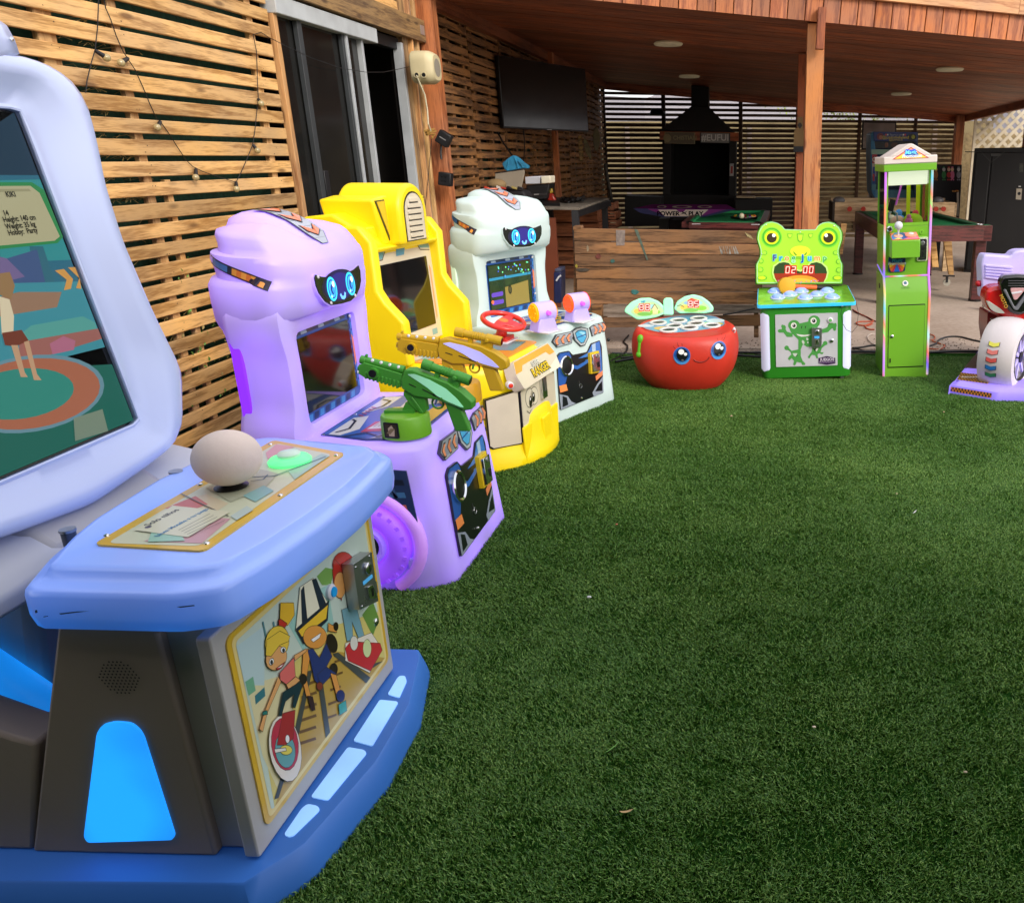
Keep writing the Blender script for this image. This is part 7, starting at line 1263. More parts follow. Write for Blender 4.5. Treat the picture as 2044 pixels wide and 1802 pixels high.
fsd = Fr((0, 0, 0), (0, 1, 0), (0, 0, 1), (1, 0, 0))
b = B(); b.ext(fsd, rpoly([(.05, .30), (.05, .62), (.40, .66), (.70, .56), (1.15, .62), (1.25, .74), (1.35, .70), (1.20, .42), (.9, .28), (.6, .22)], .04, 3), .0, .26, REDB); b.obj('body', bk, bevel=.04, seg=3)
b = B(); b.ext(fsd, rpoly([(.48, .60), (.70, .56), (1.12, .62), (1.15, .68), (.72, .62), (.50, .66)], .02, 3), .01, .25, pm('black_seat', '141416', .5)); b.obj('seat', bk, bevel=.015)
b = B(); b.ext(fsd, rpoly([(.20, .10), (.20, .32), (.75, .32), (.85, .10)], .03, 3), .03, .23, PV2); b.obj('pedestal', bk, bevel=.02)
fw2 = Fr((.13, .98, .30), (0, 1, 0), (0, 0, 1)); b = B(); b.torus(fw2, .17, .075, WT, 40, 12); b.lathe(Fr(fw2(0, 0, -.04), fw2.U, fw2.V), [(.11, 0), (.11, .08)], BLACKP, 28); b.obj('rear_wheel', bk, smooth=50)

# ================================================================== board barrier behind the apple
ba = thing('board_barrier', 'low barrier of brown weathered boards with paint splashes behind the red apple', 'barrier', (-.75, 7.45, 0)); LBa = Loc(ba)
fba = Fr((0, 0, 0), (1, 0, 0), (0, 0, 1)); zba = zoomer(LBa, fba, 1320, 480, 3.524)
ys_ = [215, 325, 432, 540, 642, 748, 852]; yr_ = [240, 350, 446, 550, 655, 752, 856]
def board(name, l0, l1, r0, r1, mat, x0=150, x1=1720, dep=.03, off=0):
    q = zba((x0, l0), (x1, r0), (x1, r1), (x0, l1)); b = B(); c_ = (sum(x for x, y in q) / 4, sum(y for x, y in q) / 4)
    a = math.atan2(q[1][1] - q[0][1], q[1][0] - q[0][0]); ca, sa = math.cos(-a), math.sin(-a); g = .0025
    q2 = [((x - c_[0]) * ca - (y - c_[1]) * sa, (x - c_[0]) * sa + (y - c_[1]) * ca) for x, y in q]; q2 = [(x, y + (g if y < 0 else -g)) for x, y in q2]
    b.ext(Fr((0, 0, 0), (1, 0, 0), (0, 0, 1)), q2, -dep, off, mat); o = b.obj(name, ba, bevel=.003); o.location = (c_[0], 0, c_[1]); o.rotation_euler = (0, -a, 0); return o
for k in range(6): board('board', ys_[k], ys_[k + 1], yr_[k], yr_[k + 1], OLD, 150 + k * 4 + rr.uniform(-6, 6), 1720, .03, rr.uniform(-.003, .004))
board('board', 856, 960, 858, 930, OLDG, 240, 1720, .03, -.01); board('board', 965, 1055, 940, 1040, OLD, 280, 1720, .03, -.02)
board('post', 200, 1130, 205, 1120, OLD, 136, 172, .09, -.035); board('post', 240, 1140, 240, 1140, OLD, 860, 890, .07, -.035); board('post', 240, 1140, 240, 1140, OLD, 1650, 1690, .07, -.035)
b = B(); b.ext(fba, zba((138, 200), (205, 196), (210, 222), (136, 235)), -.10, .006, OLD); b.obj('post_cap', ba, bevel=.006)
def splash(px, col, nm='paint_mark'): b = B(); b.poly(fba, zba(*px), .0055, pm('dried_paint_' + col, col, .7, var=.25, scale=30)); return b.obj(nm, ba)
splash([(498, 230), (575, 232), (570, 360), (500, 362)], '8f8078'); splash([(650, 225), (680, 228), (715, 330), (745, 420), (768, 480), (755, 485), (725, 410), (690, 320)], '5c6a5c')
for x, y, rx, ry, c9 in ((472, 490, 20, 16, '3f6a62'), (655, 748, 34, 24, '3f7c78'), (352, 452, 24, 24, '6f3a30'), (168, 532, 12, 14, 'a09030'), (225, 565, 60, 18, '4c4238'), (262, 385, 10, 28, '9a8a70')): splash([(x + rx * math.cos(a) * rr.uniform(.75, 1.15), y + ry * math.sin(a) * rr.uniform(.75, 1.15)) for a in [k * .5 for k in range(12)]], c9)
for k in range(9): x = 1360 + k * 16 + rr.uniform(-6, 6); splash([(x, 365), (x + 4, 365), (x + 22 + rr.uniform(-20, 20), 430), (x + 18, 432)], 'a8a49c', 'scratch')
for k in range(4): x = 1575 + k * 14; splash([(x, 250 + k * 8), (x + 5, 250 + k * 8), (x + 30, 285 + k * 8), (x + 22, 288 + k * 8)], 'b0a070', 'scratch')
b = B(); b.ext(fba, zba((310, 850), (390, 850), (390, 1000), (310, 1000)), -.25, .10, PALLET); tag(b.obj('wood_block', bevel=.004), 'short wooden block standing at the left foot of the barrier', 'block').location = ba.location

# ================================================================== television and left wall fittings
tvp = [Vector((-2.80, 10.3, 2.66)), Vector((-2.80, 10.3, 1.90)), W(1177, 135, y=11.7), W(1166, 259, y=11.7)]
A0 = W(994, 114, x=-2.78); A1 = W(991, 262, x=-2.78); d9 = W(1172, 197, x=-2.30) - Vector((-2.78, A0.y, 2.2)); Bp_ = W(1172, 197, y=A0.y + 1.55)
tdir = Vector((Bp_.x + 2.78, 1.55, 0)).normalized(); tl_ = math.hypot(Bp_.x + 2.78, 1.55)
tv = thing('television', 'large black flat television hanging on the pallet wall under the roof', 'television', (-2.78, A0.y, 2.28)); ftv = Fr((0, 0, 0), tdir, (0, 0, 1)); zT = zoomer(Loc(tv), ftv, 1100, 0, 2.907)
q = zT((242, 398), (868, 468), (830, 893), (226, 903)); b = B(); x1_ = (q[1][0] + q[2][0]) / 2; zt0, zb0 = (q[0][1] + q[1][1]) / 2, (q[3][1] + q[2][1]) / 2
b.ext(ftv, [(0, zb0), (x1_, zb0), (x1_, zt0), (0, zt0)], -.05, 0, BLACKP); b.obj('case', tv, bevel=.006); b = B(); b.ext(ftv, [(.012, zb0 + .02), (x1_ - .012, zb0 + .02), (x1_ - .012, zt0 - .012), (.012, zt0 - .012)], -.002, .002, pm('dark_tv_screen', '060807', .14, coat=.2)); b.obj('screen', tv)
b = B(); b.ext(ftv, [(x1_ * .48, zb0 + .004), (x1_ * .53, zb0 + .004), (x1_ * .53, zb0 + .010), (x1_ * .48, zb0 + .010)], 0, .002, WHITEP); b.obj('brand_mark', tv)
b = B(); p0 = ftv(x1_ / 2, (zt0 + zb0) / 2, -.05); b.cyl(p0, p0 + Vector((-.6, .35, 0)), .03, BLACKM); b.obj('wall_arm', tv)
p_ = W(1111, 320, x=-2.74); o_ = thing('timber_stud', 'slim orange stud rising below the television on the pallet wall', 'stud', (p_.x, p_.y, 0)); plank('stud', o_, (p_.x, p_.y, 1.5), 2.9, .10, .07, ORANGE, VERT, o_.location).rotation_euler = VERT
for nm, lab, px, col in (('wooden_ski', 'short pale board with slots hanging left on the wall beside the corner', [(1248, 95), (1285, 92), (1303, 260), (1300, 360), (1268, 360), (1255, 200)], 'a8823c'), ('carved_leaf', 'pointed leaf-shaped board hanging in the middle on the wall beside the corner', [(1305, 120), (1330, 130), (1370, 210), (1385, 260), (1384, 350), (1340, 290), (1310, 210)], '6a6238'), ('surf_board', 'tall oval board hanging right on the wall beside the corner', [(1425, 0), (1450, 30), (1472, 90), (1470, 180), (1445, 252), (1425, 250), (1405, 180), (1402, 90), (1415, 30)], '5a5228')):
    c9 = W(*((1080 + px[0][0] / 4.29) * .8415, (300 + px[0][1] / 4.29) * .8415), y=13.2); t_ = thing(nm, lab, nm.split('_')[-1], c9); f_ = Fr((0, 0, 0), (1, .25, 0), (0, 0, 1)); b = B(); b.ext(f_, rpoly(zoomer(Loc(t_), f_, 1080, 300, 4.29)(*px), .02, 3), -.02, .0, wood('painted_' + nm, '4a3a1c', col, .6)); b.obj('board', t_, bevel=.004)

# siren box, cord, plug boxes
p_ = W(852, 136, x=-2.64); sb = thing('siren_box', 'round cream plastic speaker box with grille on the orange post', 'speaker', p_); CRM = pm('aged_cream_plastic', 'c9bc94', .5, var=.06)
ax = Fr((0, 0, 0), (0, 1, 0), (0, 0, 1)); b = B(); o8 = rpoly(rrect(-.118, -.122, .118, .122, .075, 5), .01, 1); c0 = (0, 0); o8 = polar(o8, c0, 48)
b.loft([[ax(x, y, dd) for x, y in inset(o8, c0, k)] for dd, k in ((-.10, .88), (-.09, .97), (-.07, 1), (.02, 1), (.04, .99), (.075, .84), (.085, .76))], CRM); b.obj('housing', sb, smooth=35)
b = B(); b.poly(Fr((.0862, 0, 0), (0, 1, 0), (0, 0, 1)), circ(0, 0, .068, 28), 0, pm('grey_grille', '8f887a', .7, bump=.8)); b.obj('grille', sb)
fh9 = Fr((0, -.119, 0), (1, 0, 0), (0, 0, 1))
for x in (-.045, .012): b = B(); b.lathe(Fr(fh9(x, -.062, -.002), (1, 0, 0), (0, 0, 1)), [(.021, 0), (.022, .006), (.016, .006)], CRM, 20, True, False); b.lathe(Fr(fh9(x, -.062, .001), (1, 0, 0), (0, 0, 1)), [(.0165, 0), (.016, .002)], BLACKP, 18); b.obj('cable_hole', sb, smooth=40)
p0 = p_ + Vector((-.045, -.125, -.065)); pts = [p0] + [W(x, y, x=-2.66) for x, y in ((848, 190), (853, 220), (855, 248), (860, 262))]; b = B(); b.tube(pts, .006, pm('cream_cable', 'd0c8a8', .5), 7); o = b.obj('cable', sb); o.location = -Vector(sb.location)
b = B(); pts = [W(x, y, x=-2.69) for x, y in ((847, 262), (866, 258), (850, 266), (870, 262), (852, 270), (868, 268), (862, 276))]; b.tube(pts, .009, pm('ochre_tape', 'a8803c', .6), 6); tag(b.obj('rope_knot'), 'ochre rope tied round the post below the cream cord', 'rope')
b = B(); pts = [W(x, y, x=-2.72) for x, y in ((862, 276), (857, 330), (850, 400), (846, 440))]; b.tube(pts, .003, CABLE, 5); o = b.obj('cable', sb); o.location = -Vector(sb.location)
for (a, rot, lab, ant) in (((886, 277), .55, 'small square black router box on the orange post, upper one', True), ((889, 358), .15, 'small black socket box on the orange post, lower one', False)):
    p_ = W(*a, x=-2.66); t_ = thing('socket_box', lab, 'box', p_, (0, rot, 0), group='black boxes on the post'); b = B(); b.box(-.055, -.03, -.055, .055, .05, .055, BLACKM); b.obj('case', t_, bevel=.008)
    b = B(); b.box(-.03, -.032, -.004, .03, -.03, .004, pr_('8a8a8c')) if ant else [b.box(-.025 + dx, -.032, dz - .006, -.013 + dx, -.03, dz + .006, pr_('050505')) for dx in (0, .03) for dz in (-.015, .02)]; b.obj('marking' if ant else 'sockets', t_, kind=None if ant else 'stuff')
    if ant: b = B(); b.tube([(0, 0, -.05), (.03, -.01, -.12), (.06, -.02, -.16)], .009, BLACKM, 8); b.obj('antenna', t_, smooth=60)

# string light on the slat wall
sg = thing('string_light', 'black cord of small clear bulbs draped over the pale slat wall', 'string light', (-2.82, 4.4, 2)); o9 = Vector(sg.location); Z1 = lambda x, y, d=0: W(x / 2.907 * .8415, y / 2.907 * .8415, x=-2.83 + d) - o9
b = B(); st1 = [(680, -60), (678, 60), (672, 200), (655, 350), (625, 450), (600, 560), (590, 640)]; b.tube([Z1(*p) for p in st1], .0022, CABLE, 5)
b.obj('cord', sg, smooth=60); b = B()
st2 = [(705, -60), (730, 60), (765, 140), (800, 245), (845, 350), (880, 405), (930, 480), (985, 600), (1030, 710), (1075, 810), (1110, 845), (1160, 915), (1220, 1010), (1280, 1100), (1330, 1150), (1400, 1185), (1520, 1225), (1628, 1258), (1660, 1195), (1700, 1105), (1742, 1000), (1758, 900), (1770, 780), (1782, 690), (1775, 550), (1772, 430), (1768, 350), (1745, 240), (1800, 225), (1865, 268)]
z2p = [(130, 270), (250, 330), (400, 400), (600, 470), (780, 500), (900, 500), (1080, 462)]
p2 = [Z1(*p) for p in st2] + [W((600 + x / 2.907) * .8415, y / 2.907 * .8415, x=-2.78) - o9 for x, y in z2p]; b.tube(p2, .0022, CABLE, 5); b.obj('cord', sg, smooth=60)
BG = pm('clear_bulb_glass', 'a8986c', .08, var=.05, coat=.6)
for (x, y, cx_, cy_) in ((735, 400, 655, 350), (835, 435, 880, 405), (1085, 880, 1105, 842), (1350, 1225, 1350, 1170), (1630, 1305, 1628, 1258), (1800, 715, 1780, 685), (1775, 1040, 1745, 1000)):
    p0, p1 = Z1(cx_, cy_), Z1(x, y, .02); dr_ = (p1 - p0).normalized(); b = B(); b.cyl(p0, p1 - dr_ * .012, .008, CABLE, .011, 10); b.ball(p1, .0165, BG, 16, 10); b.obj('bulb', sg, smooth=60)

# ================================================================== work table and what stands on it
tb = thing('work_table', 'dark metal work table with a worn grey top against the pallet wall', 'table', (-2.3, 9.9, 0)); Lt = Loc(tb); TOP = 1.10
c4 = [tuple((W(*p, z=TOP) - Vector(tb.location))[:2]) for p in ((1062, 410), (1156, 415), (1215, 395))]; c4 = [c4[1], c4[2], (-.5, c4[2][1] + .1), (-.5, c4[0][1] - .3)]
b = B(); b.ext(Fr((0, 0, 0), (1, 0, 0), (0, 1, 0)), c4, TOP - .025, TOP, ground_mat('worn_grey_tabletop', '4a453e', '8a8276', 6)); b.obj('table_top', tb, bevel=.004)
for (x, y) in ((c4[0][0] - .05, c4[0][1] + .03), (c4[1][0] - .05, c4[1][1] - .06), (-.42, c4[3][1] + .1), (-.42, c4[2][1] - .1)): b = B(); b.box(x - .035, y - .035, 0, x + .035, y + .035, TOP - .027, pm('dark_steel_frame', '26282c', .5)); b.obj('leg', tb)
b = B(); b.box(c4[0][0] - .06, c4[0][1] + .06, TOP - .10, c4[0][0] - .03, c4[1][1] - .1, TOP - .027, BLACKM); b.obj('rail', tb)
b = B(); b.box(-.5, -.62, .05, .20, -.58, 1.0, pm('red_brown_panel', '6a3218', .6)); b.obj('back_panel', tb)
def on(px, py, z=TOP): return W(px, py, z=z)
def placed(name, lab, cat, px, py, z=TOP, group=None):
    r0 = ray(px, py); yy = min(W(px, py, z=z).y if r0.z < 0 else 99, -2.66 / (r0.x / r0.y)); return thing(name, lab, cat, W(px, py, y=yy), group=group)
t_ = placed('cloth_bag', 'crumpled light blue cloth bag hanging on the tray rack over the work table', 'bag', 1001, 392, 1.2); ft_1 = Fr((0, 0, 0), (1, 0, 0), (0, 0, 1)); Zt = lambda t, fr=ft_1: zoomer(Loc(t), fr, 1080, 300, 4.29)
b = B(); q = Zt(t_)((470, 375), (500, 355), (540, 320), (590, 290), (640, 320), (690, 370), (740, 400), (745, 430), (700, 428), (610, 440), (540, 458), (505, 450)); b.ext(ft_1, rpoly(q, .02, 2), -.08, .0, pm('light_blue_cloth', '2a86b0', .8, var=.25, bump=.6, scale=14)); o = b.obj('cloth', t_, bevel=.02, seg=3)
b = B(); 
for p_, q_ in (((545, 335), (520, 440)), ((600, 310), (640, 430)), ((640, 350), (690, 420))): b.tube([ft_1(*Zt(t_)(p_)[0], .004), ft_1(*Zt(t_)(((p_[0] + q_[0]) / 2 + 8, (p_[1] + q_[1]) / 2))[0], .012), ft_1(*Zt(t_)(q_)[0], .004)], .008, pm('light_blue_cloth', '2a86b0', .8), 6)
b.obj('fold', t_, kind='stuff')
def shp(t, name, px, dep, mat, off=0, bevel=.006, zf=None): fr = Fr((0, off, 0), (1, 0, 0), (0, 0, 1)); b = B(); b.ext(fr, zoomer(Loc(t), fr, 1080, 300, 4.29)(*px), -dep, 0, mat); return b.obj(name, t, bevel=bevel)
t_ = placed('canvas_tray', 'beige canvas tray leaning on its side behind the black bag on the table', 'tray', 988, 400); shp(t_, 'canvas', [(405, 480), (700, 440), (705, 470), (670, 640), (520, 620), (400, 560)], .02, pm('beige_canvas', '8d8474', .8)); shp(t_, 'frame', [(395, 470), (705, 432), (712, 445), (402, 486)], .03, BLACKM)
t_ = placed('tool_bag', 'black bag with red and white tools on top at the near end of the table', 'bag', 955, 409); shp(t_, 'bag_body', [(210, 650), (290, 620), (600, 640), (700, 660), (740, 760), (560, 760), (240, 700)], .25, pm('black_nylon', '121016', .7, bump=.5), 0, .02); 
for k in range(7): x = 300 + k * 55 + rr.uniform(-10, 10); shp(t_, 'tool', [(x, 610 + rr.uniform(-12, 8)), (x + 55, 625), (x + 52, 645), (x - 4, 632)], .03, pr_(('b83a28', '1c1a1e', 'c8c0b8', 'a83428', '16161a', '9a8a50', '1c1a1e')[k]), -.03, .004)
t_ = placed('paper_roll', 'beige round hat lying beside the canvas tray', 'hat', 975, 400); b = B(); q = ft_1(*Zt(t_)((420, 590))[0]); b.ball(q, .09, pm('straw_beige', '8a7350', .8, bump=.5), 18, 10, (1.1, .8, .6)); b.obj('hat_crown', t_, smooth=60)
t_ = placed('cash_box', 'white-grey metal box on top of the black printer', 'box', 1048, 392, 1.3); shp(t_, 'case', [(708, 515), (862, 508), (862, 585), (712, 590)], .25, pm('off_white_case', 'a8a8ae', .5), 0, .006); t2 = placed('white_carton', 'small cream carton standing right of the metal box on the printer', 'box', 1078, 392, 1.3); shp(t2, 'carton', [(872, 508), (966, 504), (968, 578), (874, 584)], .18, pm('cream_carton', 'c8c0aa', .7), -.02)
t_ = placed('printer', 'black desktop printer on the work table', 'printer', 1050, 402); shp(t_, 'case', [(720, 600), (960, 590), (930, 740), (760, 760), (725, 680)], .3, pm('dark_printer_plastic', '1e1e20', .5), 0, .012); shp(t_, 'tray', [(740, 690), (930, 680), (930, 700), (745, 712)], .02, pr_('3a3a3c'), -.005, .001); shp(t_, 'status_light', [(800, 690), (850, 688), (850, 696), (800, 698)], .005, pr_('b8b8b8'), -.012, .0)
t_ = placed('spray_bottle', 'red bottle with a yellow top standing on the work table', 'bottle', 1098, 405); shp(t_, 'bottle', [(930, 690), (985, 680), (1020, 740), (1025, 770), (935, 760)], .06, pr_('a82a1c'), 0, .015); shp(t_, 'cap', [(930, 640), (985, 632), (990, 680), (932, 688)], .05, pr_('c8a83a'), 0, .012)
t_ = placed('laptop', 'closed dark laptop lying flat on the work table', 'laptop', 1085, 410); o = Vector(t_.location); b = B(); q = [on(*p) - o for p in ((1066, 411), (1118, 412), (1112, 404), (1070, 403))]; b.loft([[Vector((v.x, v.y, .003)) for v in q], [Vector((v.x, v.y, .03)) for v in q]], BLACKM); b.obj('lid', t_)
t_ = placed('cable_heap', 'tangle of black cables lying at the far end of the work table', 'cables', 1140, 404); o = Vector(t_.location); b = B()
for k in range(6): b.wire([on(1120 + i * 6 + rr.uniform(-4, 4), 402 + rr.uniform(-5, 5)) - o + Vector((0, 0, .01 + rr.random() * .03)) for i in range(9)], .010, CABLE, 5)
b.obj('cables', t_, kind='stuff')
b = B(); pts = [W((1080 + x / 4.29) * .8415, (300 + y / 4.29) * .8415, y=10) for x, y in ((430, 60), (490, 170), (560, 270), (605, 330), (612, 400), (590, 500), (520, 600))]; b.tube(pts, .010, CABLE, 6); tag(b.obj('hanging_cable', smooth=60), 'thick black cable hanging from the television to the work table', 'cable')
b = B(); pts = [W((1080 + x / 4.29) * .8415, (300 + y / 4.29) * .8415, y=10.6) for x, y in ((690, 30), (705, 150), (700, 300), (690, 400))]; b.tube(pts, .006, CABLE, 5); tag(b.obj('thin_hanging_cable', smooth=60), 'thin cable hanging straight down below the television', 'cable')
# crates
for k, (px, lab) in enumerate(([[(1425, 770), (1605, 765), (1612, 850), (1430, 860)], 'orange wooden crate, topmost of the stack behind the work table'], [[(1440, 862), (1630, 850), (1640, 940), (1445, 950)], 'orange wooden crate in the middle of the stack behind the work table'], [[(1440, 952), (1640, 942), (1640, 1030), (1440, 1036)], 'orange wooden crate, lowest visible of the stack behind the work table'])):
    t_ = thing('wooden_crate', lab, 'crate', W(1206, 480, y=11.6) * Vector((1, 1, 0)) if False else Vector((W(1206, 440, y=12.2).x, 12.2, .2 + (2 - k) * .28)), group='wooden crates stacked'); fr = Fr((0, 0, 0), (1, 0, 0), (0, 0, 1)); q = zoomer(Loc(t_), fr, 1080, 300, 4.29)(*px); x0, x1, z0, z1v = q[0][0], q[1][0], q[3][1], q[0][1]
    for j_ in range(3): b = B(); h9 = (z1v - z0) / 3; b.box(x0, 0, z0 + j_ * h9 + .006, x1, .02, z0 + (j_ + 1) * h9 - .006, CRATEW); b.obj('slat', t_)
    b = B(); b.box(x1 - .02, .02, z0, x1, .5, z1v - .01, CRATEW); b.obj('end_panel', t_); b = B(); b.box(x0, .02, z0, x0 + .02, .5, z1v - .01, CRATEW); b.obj('end_panel', t_); b = B(); b.box(x0, .02, z0, x1, .5, z0 + .015, CRATEW); b.obj('bottom', t_)
cp = thing('low_cupboard', 'red-brown wooden chest behind the legs of the work table', 'chest', (W(1125, 450, y=11.9).x, 11.9, 0)); fr = Fr((0, 0, 0), (1, 0, 0), (0, 0, 1)); q = zoomer(Loc(cp), fr, 1080, 300, 4.29)((870, 840), (1445, 845), (1445, 1010), (870, 1010))
for j_ in range(5): b = B(); b.box(q[0][0], 0, .02 + j_ * q[0][1] / 5, q[1][0], .35, (j_ + 1) * q[0][1] / 5, CRATEW); b.obj('board', cp, bevel=.004)
co = thing('cooler_box', 'dark blue cooler with a white handle behind the white robot machine', 'cooler', W(1117, 640, y=7.6)); fr = Fr((0, 0, 0), (1, 0, 0), (0, 0, 1)); q = zoomer(Loc(co), fr, 1080, 300, 4.29); b = B(); b.ext(fr, q((1000, 1480), (1075, 1478), (1075, 1800), (1000, 1800)), -.2, 0, pm('navy_plastic', '1c2450', .5)); b.obj('body', co, bevel=.01); b = B(); b.ext(fr, q((1010, 1450), (1072, 1445), (1074, 1480), (1010, 1485)), -.2, .004, pm('slate_lid', '4a4f68', .5)); b.obj('lid', co, bevel=.008)
b = B(); b.tube([fr(*p, .012) for p in q((1030, 1570), (1055, 1530), (1078, 1515))], .008, WHITEP, 6); b.obj('handle', co)

# ================================================================== left pool table, air hockey, grill
FELT = pm('green_felt', '3aa068', .95, var=.06, spec=.05); FELTD = pm('dark_green_felt', '2a7a4c', .95, var=.06, spec=.05)
pt_ = thing('pool_table', 'pool table with bright green felt and a rack of balls behind the barrier', 'pool table', (-.35, 11.9, 0)); o = Vector(pt_.location); z = .82
c_ = [W(*p, z=z) - o for p in ((1377, 449), (1513, 450), (1524, 425.5), (1401, 427))]; b = B(); b.add([tuple(v) for v in c_], [(0, 1, 2, 3)], FELT); b.obj('felt', pt_)
for i in range(4):
    a, d_0 = c_[i], c_[(i + 1) % 4]; m_ = (a + d_0) / 2; out = (m_ - sum(c_, Vector()) / 4); out.z = 0; out.normalize()
    bar('rail', pt_, o + a + out * .05 + Vector((0, 0, .0)), o + d_0 + out * .05 + Vector((0, 0, .0)), .07, .10, MAHOG); bar('cushion', pt_, o + a - out * .01 + Vector((0, 0, .022)), o + d_0 - out * .01 + Vector((0, 0, .022)), .035, .05, FELT)
    b = B(); b.ball(a + Vector((0, 0, .03)), .05, BLACKP, 10, 6, (1, 1, .4)); b.obj('pocket', pt_, smooth=60)
    b = B(); b.box(a.x * .9 - .05, a.y * .9 - .05, 0, a.x * .9 + .05, a.y * .9 + .05, z - .05, MAHOG); b.obj('leg', pt_)
for (x, y) in ((1390, 447.3), (1508, 448.3)): p_ = W(x, y, z=z + .036) - o; b = B(); b.box(p_.x - .05, p_.y - .05, p_.z, p_.x + .05, p_.y - .02, p_.z + .006, WHITEP); b.obj('rail_sight', pt_)
b = B(); zz_ = z; b.add([(c_[0].x, c_[0].y - .05, .55), (c_[1].x, c_[1].y - .05, .55), (c_[1].x, c_[1].y - .05, .80), (c_[0].x, c_[0].y - .05, .80)], [(0, 1, 2, 3)], MAHOG); b.obj('apron', pt_)
cnm = {'d8b020': 'yellow', '2a4ab0': 'blue', 'c82a20': 'red', '5a2a80': 'purple', 'e07820': 'orange', '2a7a40': 'green', '7a2020': 'maroon', '101010': 'black'}; cols9 = ['d8b020', '2a4ab0', 'c82a20', '5a2a80', 'e07820', '2a7a40', '7a2020', '101010', 'd8b020', '2a4ab0', 'c82a20', '5a2a80', 'e07820', '2a7a40', '7a2020']; k = 0; c0_ = W(1487, 434, z=z + .03)
for r_ in range(5):
    for j_ in range(5 - r_):
        p_ = c0_ + Vector(((j_ - (4 - r_) / 2) * .062, .11 - r_ * .054, 0)); bl = B(); bl.ball((0, 0, 0), .030, pm('ball_' + cols9[k], cols9[k], .12, coat=.5), 14, 8); o1 = bl.obj('pool_ball', smooth=60); o1.location = p_; tag(o1, f'{cnm[cols9[k - 0]]} pool ball in the rack, row {("one", "two", "three", "four", "five")[r_]} from the back, {("first", "second", "third", "fourth", "fifth")[j_]} from left', 'ball', 'pool balls racked on the table'); k += 1
b = B(); b.ball((0, 0, 0), .034, pm('cue_ball', 'e8e0c0', .12, coat=.5), 16, 10); o1 = b.obj('cue_ball', smooth=60); o1.location = W(1480.5, 431, z=z + .10); tag(o1, 'cream cue ball lying on top of the racked balls', 'ball')
b = B(); c1 = c0_ - Vector((0, 0, .01)); tri = [c1 + Vector(v) for v in ((-.19, .17, 0), (.19, .17, 0), (0, -.17, 0))]; b.tube([tri[0], tri[1], tri[2], tri[0]], .014, BLACKP, 6); tag(b.obj('ball_rack'), 'black triangle rack round the pool balls', 'rack')
ah = thing('air_hockey_table', 'purple and white POWER PLAY game table behind the pool table', 'game table', (-.8, 13.2, 0)); o = Vector(ah.location); z = .85; f9 = Fr((0, 0, 0), (1, 0, 0), (0, 0, 1)); Za = lambda off: zoomer(Loc(ah), Fr((0, off, 0), (1, 0, 0), (0, 0, 1)), 1320, 480, 3.524)
z = .93; WZ = lambda x, y, zz: W((1320 + x / 3.524) * .8415, (480 + y / 3.524) * .8415, z=zz) - o
tp = [WZ(650, 50, z), WZ(800, 18, z), WZ(1425, 20, z), WZ(1500, 60, z)]; fap = Fr((0, 12.1 - 13.2, 0), (1, 0, 0), (0, 0, 1)); zap = zoomer(Loc(ah), fap, 1320, 480, 3.524)
b = B(); b.add([tuple(v) for v in tp], [(0, 1, 2, 3)], mtt('7a347a')); b.obj('table_top', ah); k9 = .004
b = B(); b.ext(fap, zap((640, 52), (1500, 62), (1240, 124), (900, 124), (700, 90)), -.06, 0, mtt('3a3c60')); b.poly(fap, zap((760, 56), (1420, 60), (1230, 112), (905, 112)), .002, mtt('7a347a')); b.poly(fap, zap((850, 62), (1270, 62), (1205, 118), (905, 118)), .003, mtt('cfc4b8')); b.poly(fap, zap((1000, 62), (1080, 62), (1060, 84), (1030, 84)), .0034, mtt('7a347a'))
for tx, px in (('POWER', (934, 96)), ('PLAY', (1165, 96))): u, v = zap(px)[0]; b.text(fap, tx, .078, u, v, .005, mtt('120e18'), bold=.003, sx=1.15)
u, v = zap((1066, 92))[0]; b.poly(fap, [(u - .06, v - .02), (u, v - .005), (u + .05, v - .03), (u + .02, v + .005), (u + .05, v + .03), (u, v + .01), (u - .03, v + .035), (u - .02, v + .0)], .005, mtt('120e18')); b.obj('front_apron', ah); b = B()
for (cx_, w9) in ((880, 40), (1050, 85), (1240, 62)):
    for s9, c9 in ((1, 'c8c0b8'), (.6, '7a347a')): b.add([tuple(WZ(cx_ + w9 * s9 * math.cos(a), 38 + 11 * s9 * math.sin(a), z + .006 + (.004 if s9 < 1 else 0))) for a in [k * math.pi / 8 for k in range(16)]], [tuple(range(16))], mtt(c9))
b.obj('top_print', ah)
for x in (640, 730, 960): q = Za(.1)((x, 125), (x + 45 + (200 if x == 730 else 0), 125))
for x in (-.55, .35): b = B(); b.box(x - .07, .0, 0, x + .07, .3, .74, BLACKM); b.obj('leg', ah)
b = B(); b.box(-.62, .05, .3, .42, .25, .72, pm('dark_chest', '1c1418', .7)); b.obj('under_panel', ah)
def backbox(name, lab, cat, px, y, dep, mat, part='body', floor=False, bevel=.01):
    zz = lambda t, off=0: zoomer(Loc(t), Fr((0, off, 0), (1, 0, 0), (0, 0, 1)), 1100, 0, 2.907)
    t = thing(name, lab, cat, (W((1100 + px[0][0] / 2.907) * .8415, 400, y=y).x, y, 0)); q = zz(t)(*px)
    if floor: q = [(x, max(0, zv)) for x, zv in q]
    b = B(); b.ext(Fr((0, 0, 0), (1, 0, 0), (0, 0, 1)), q, -dep, 0, mat); b.obj(part, t, bevel=bevel); return t
BRK = pm('black_grill_steel', '0b0b0d', .6)
gr = thing('barbecue_grill', 'big black barbecue hood with chimney and two number plates against the back wall', 'barbecue', (-.95, 15.9, 0)); zg = lambda off=0: zoomer(Loc(gr), Fr((0, off, 0), (1, 0, 0), (0, 0, 1)), 1100, 0, 2.907)
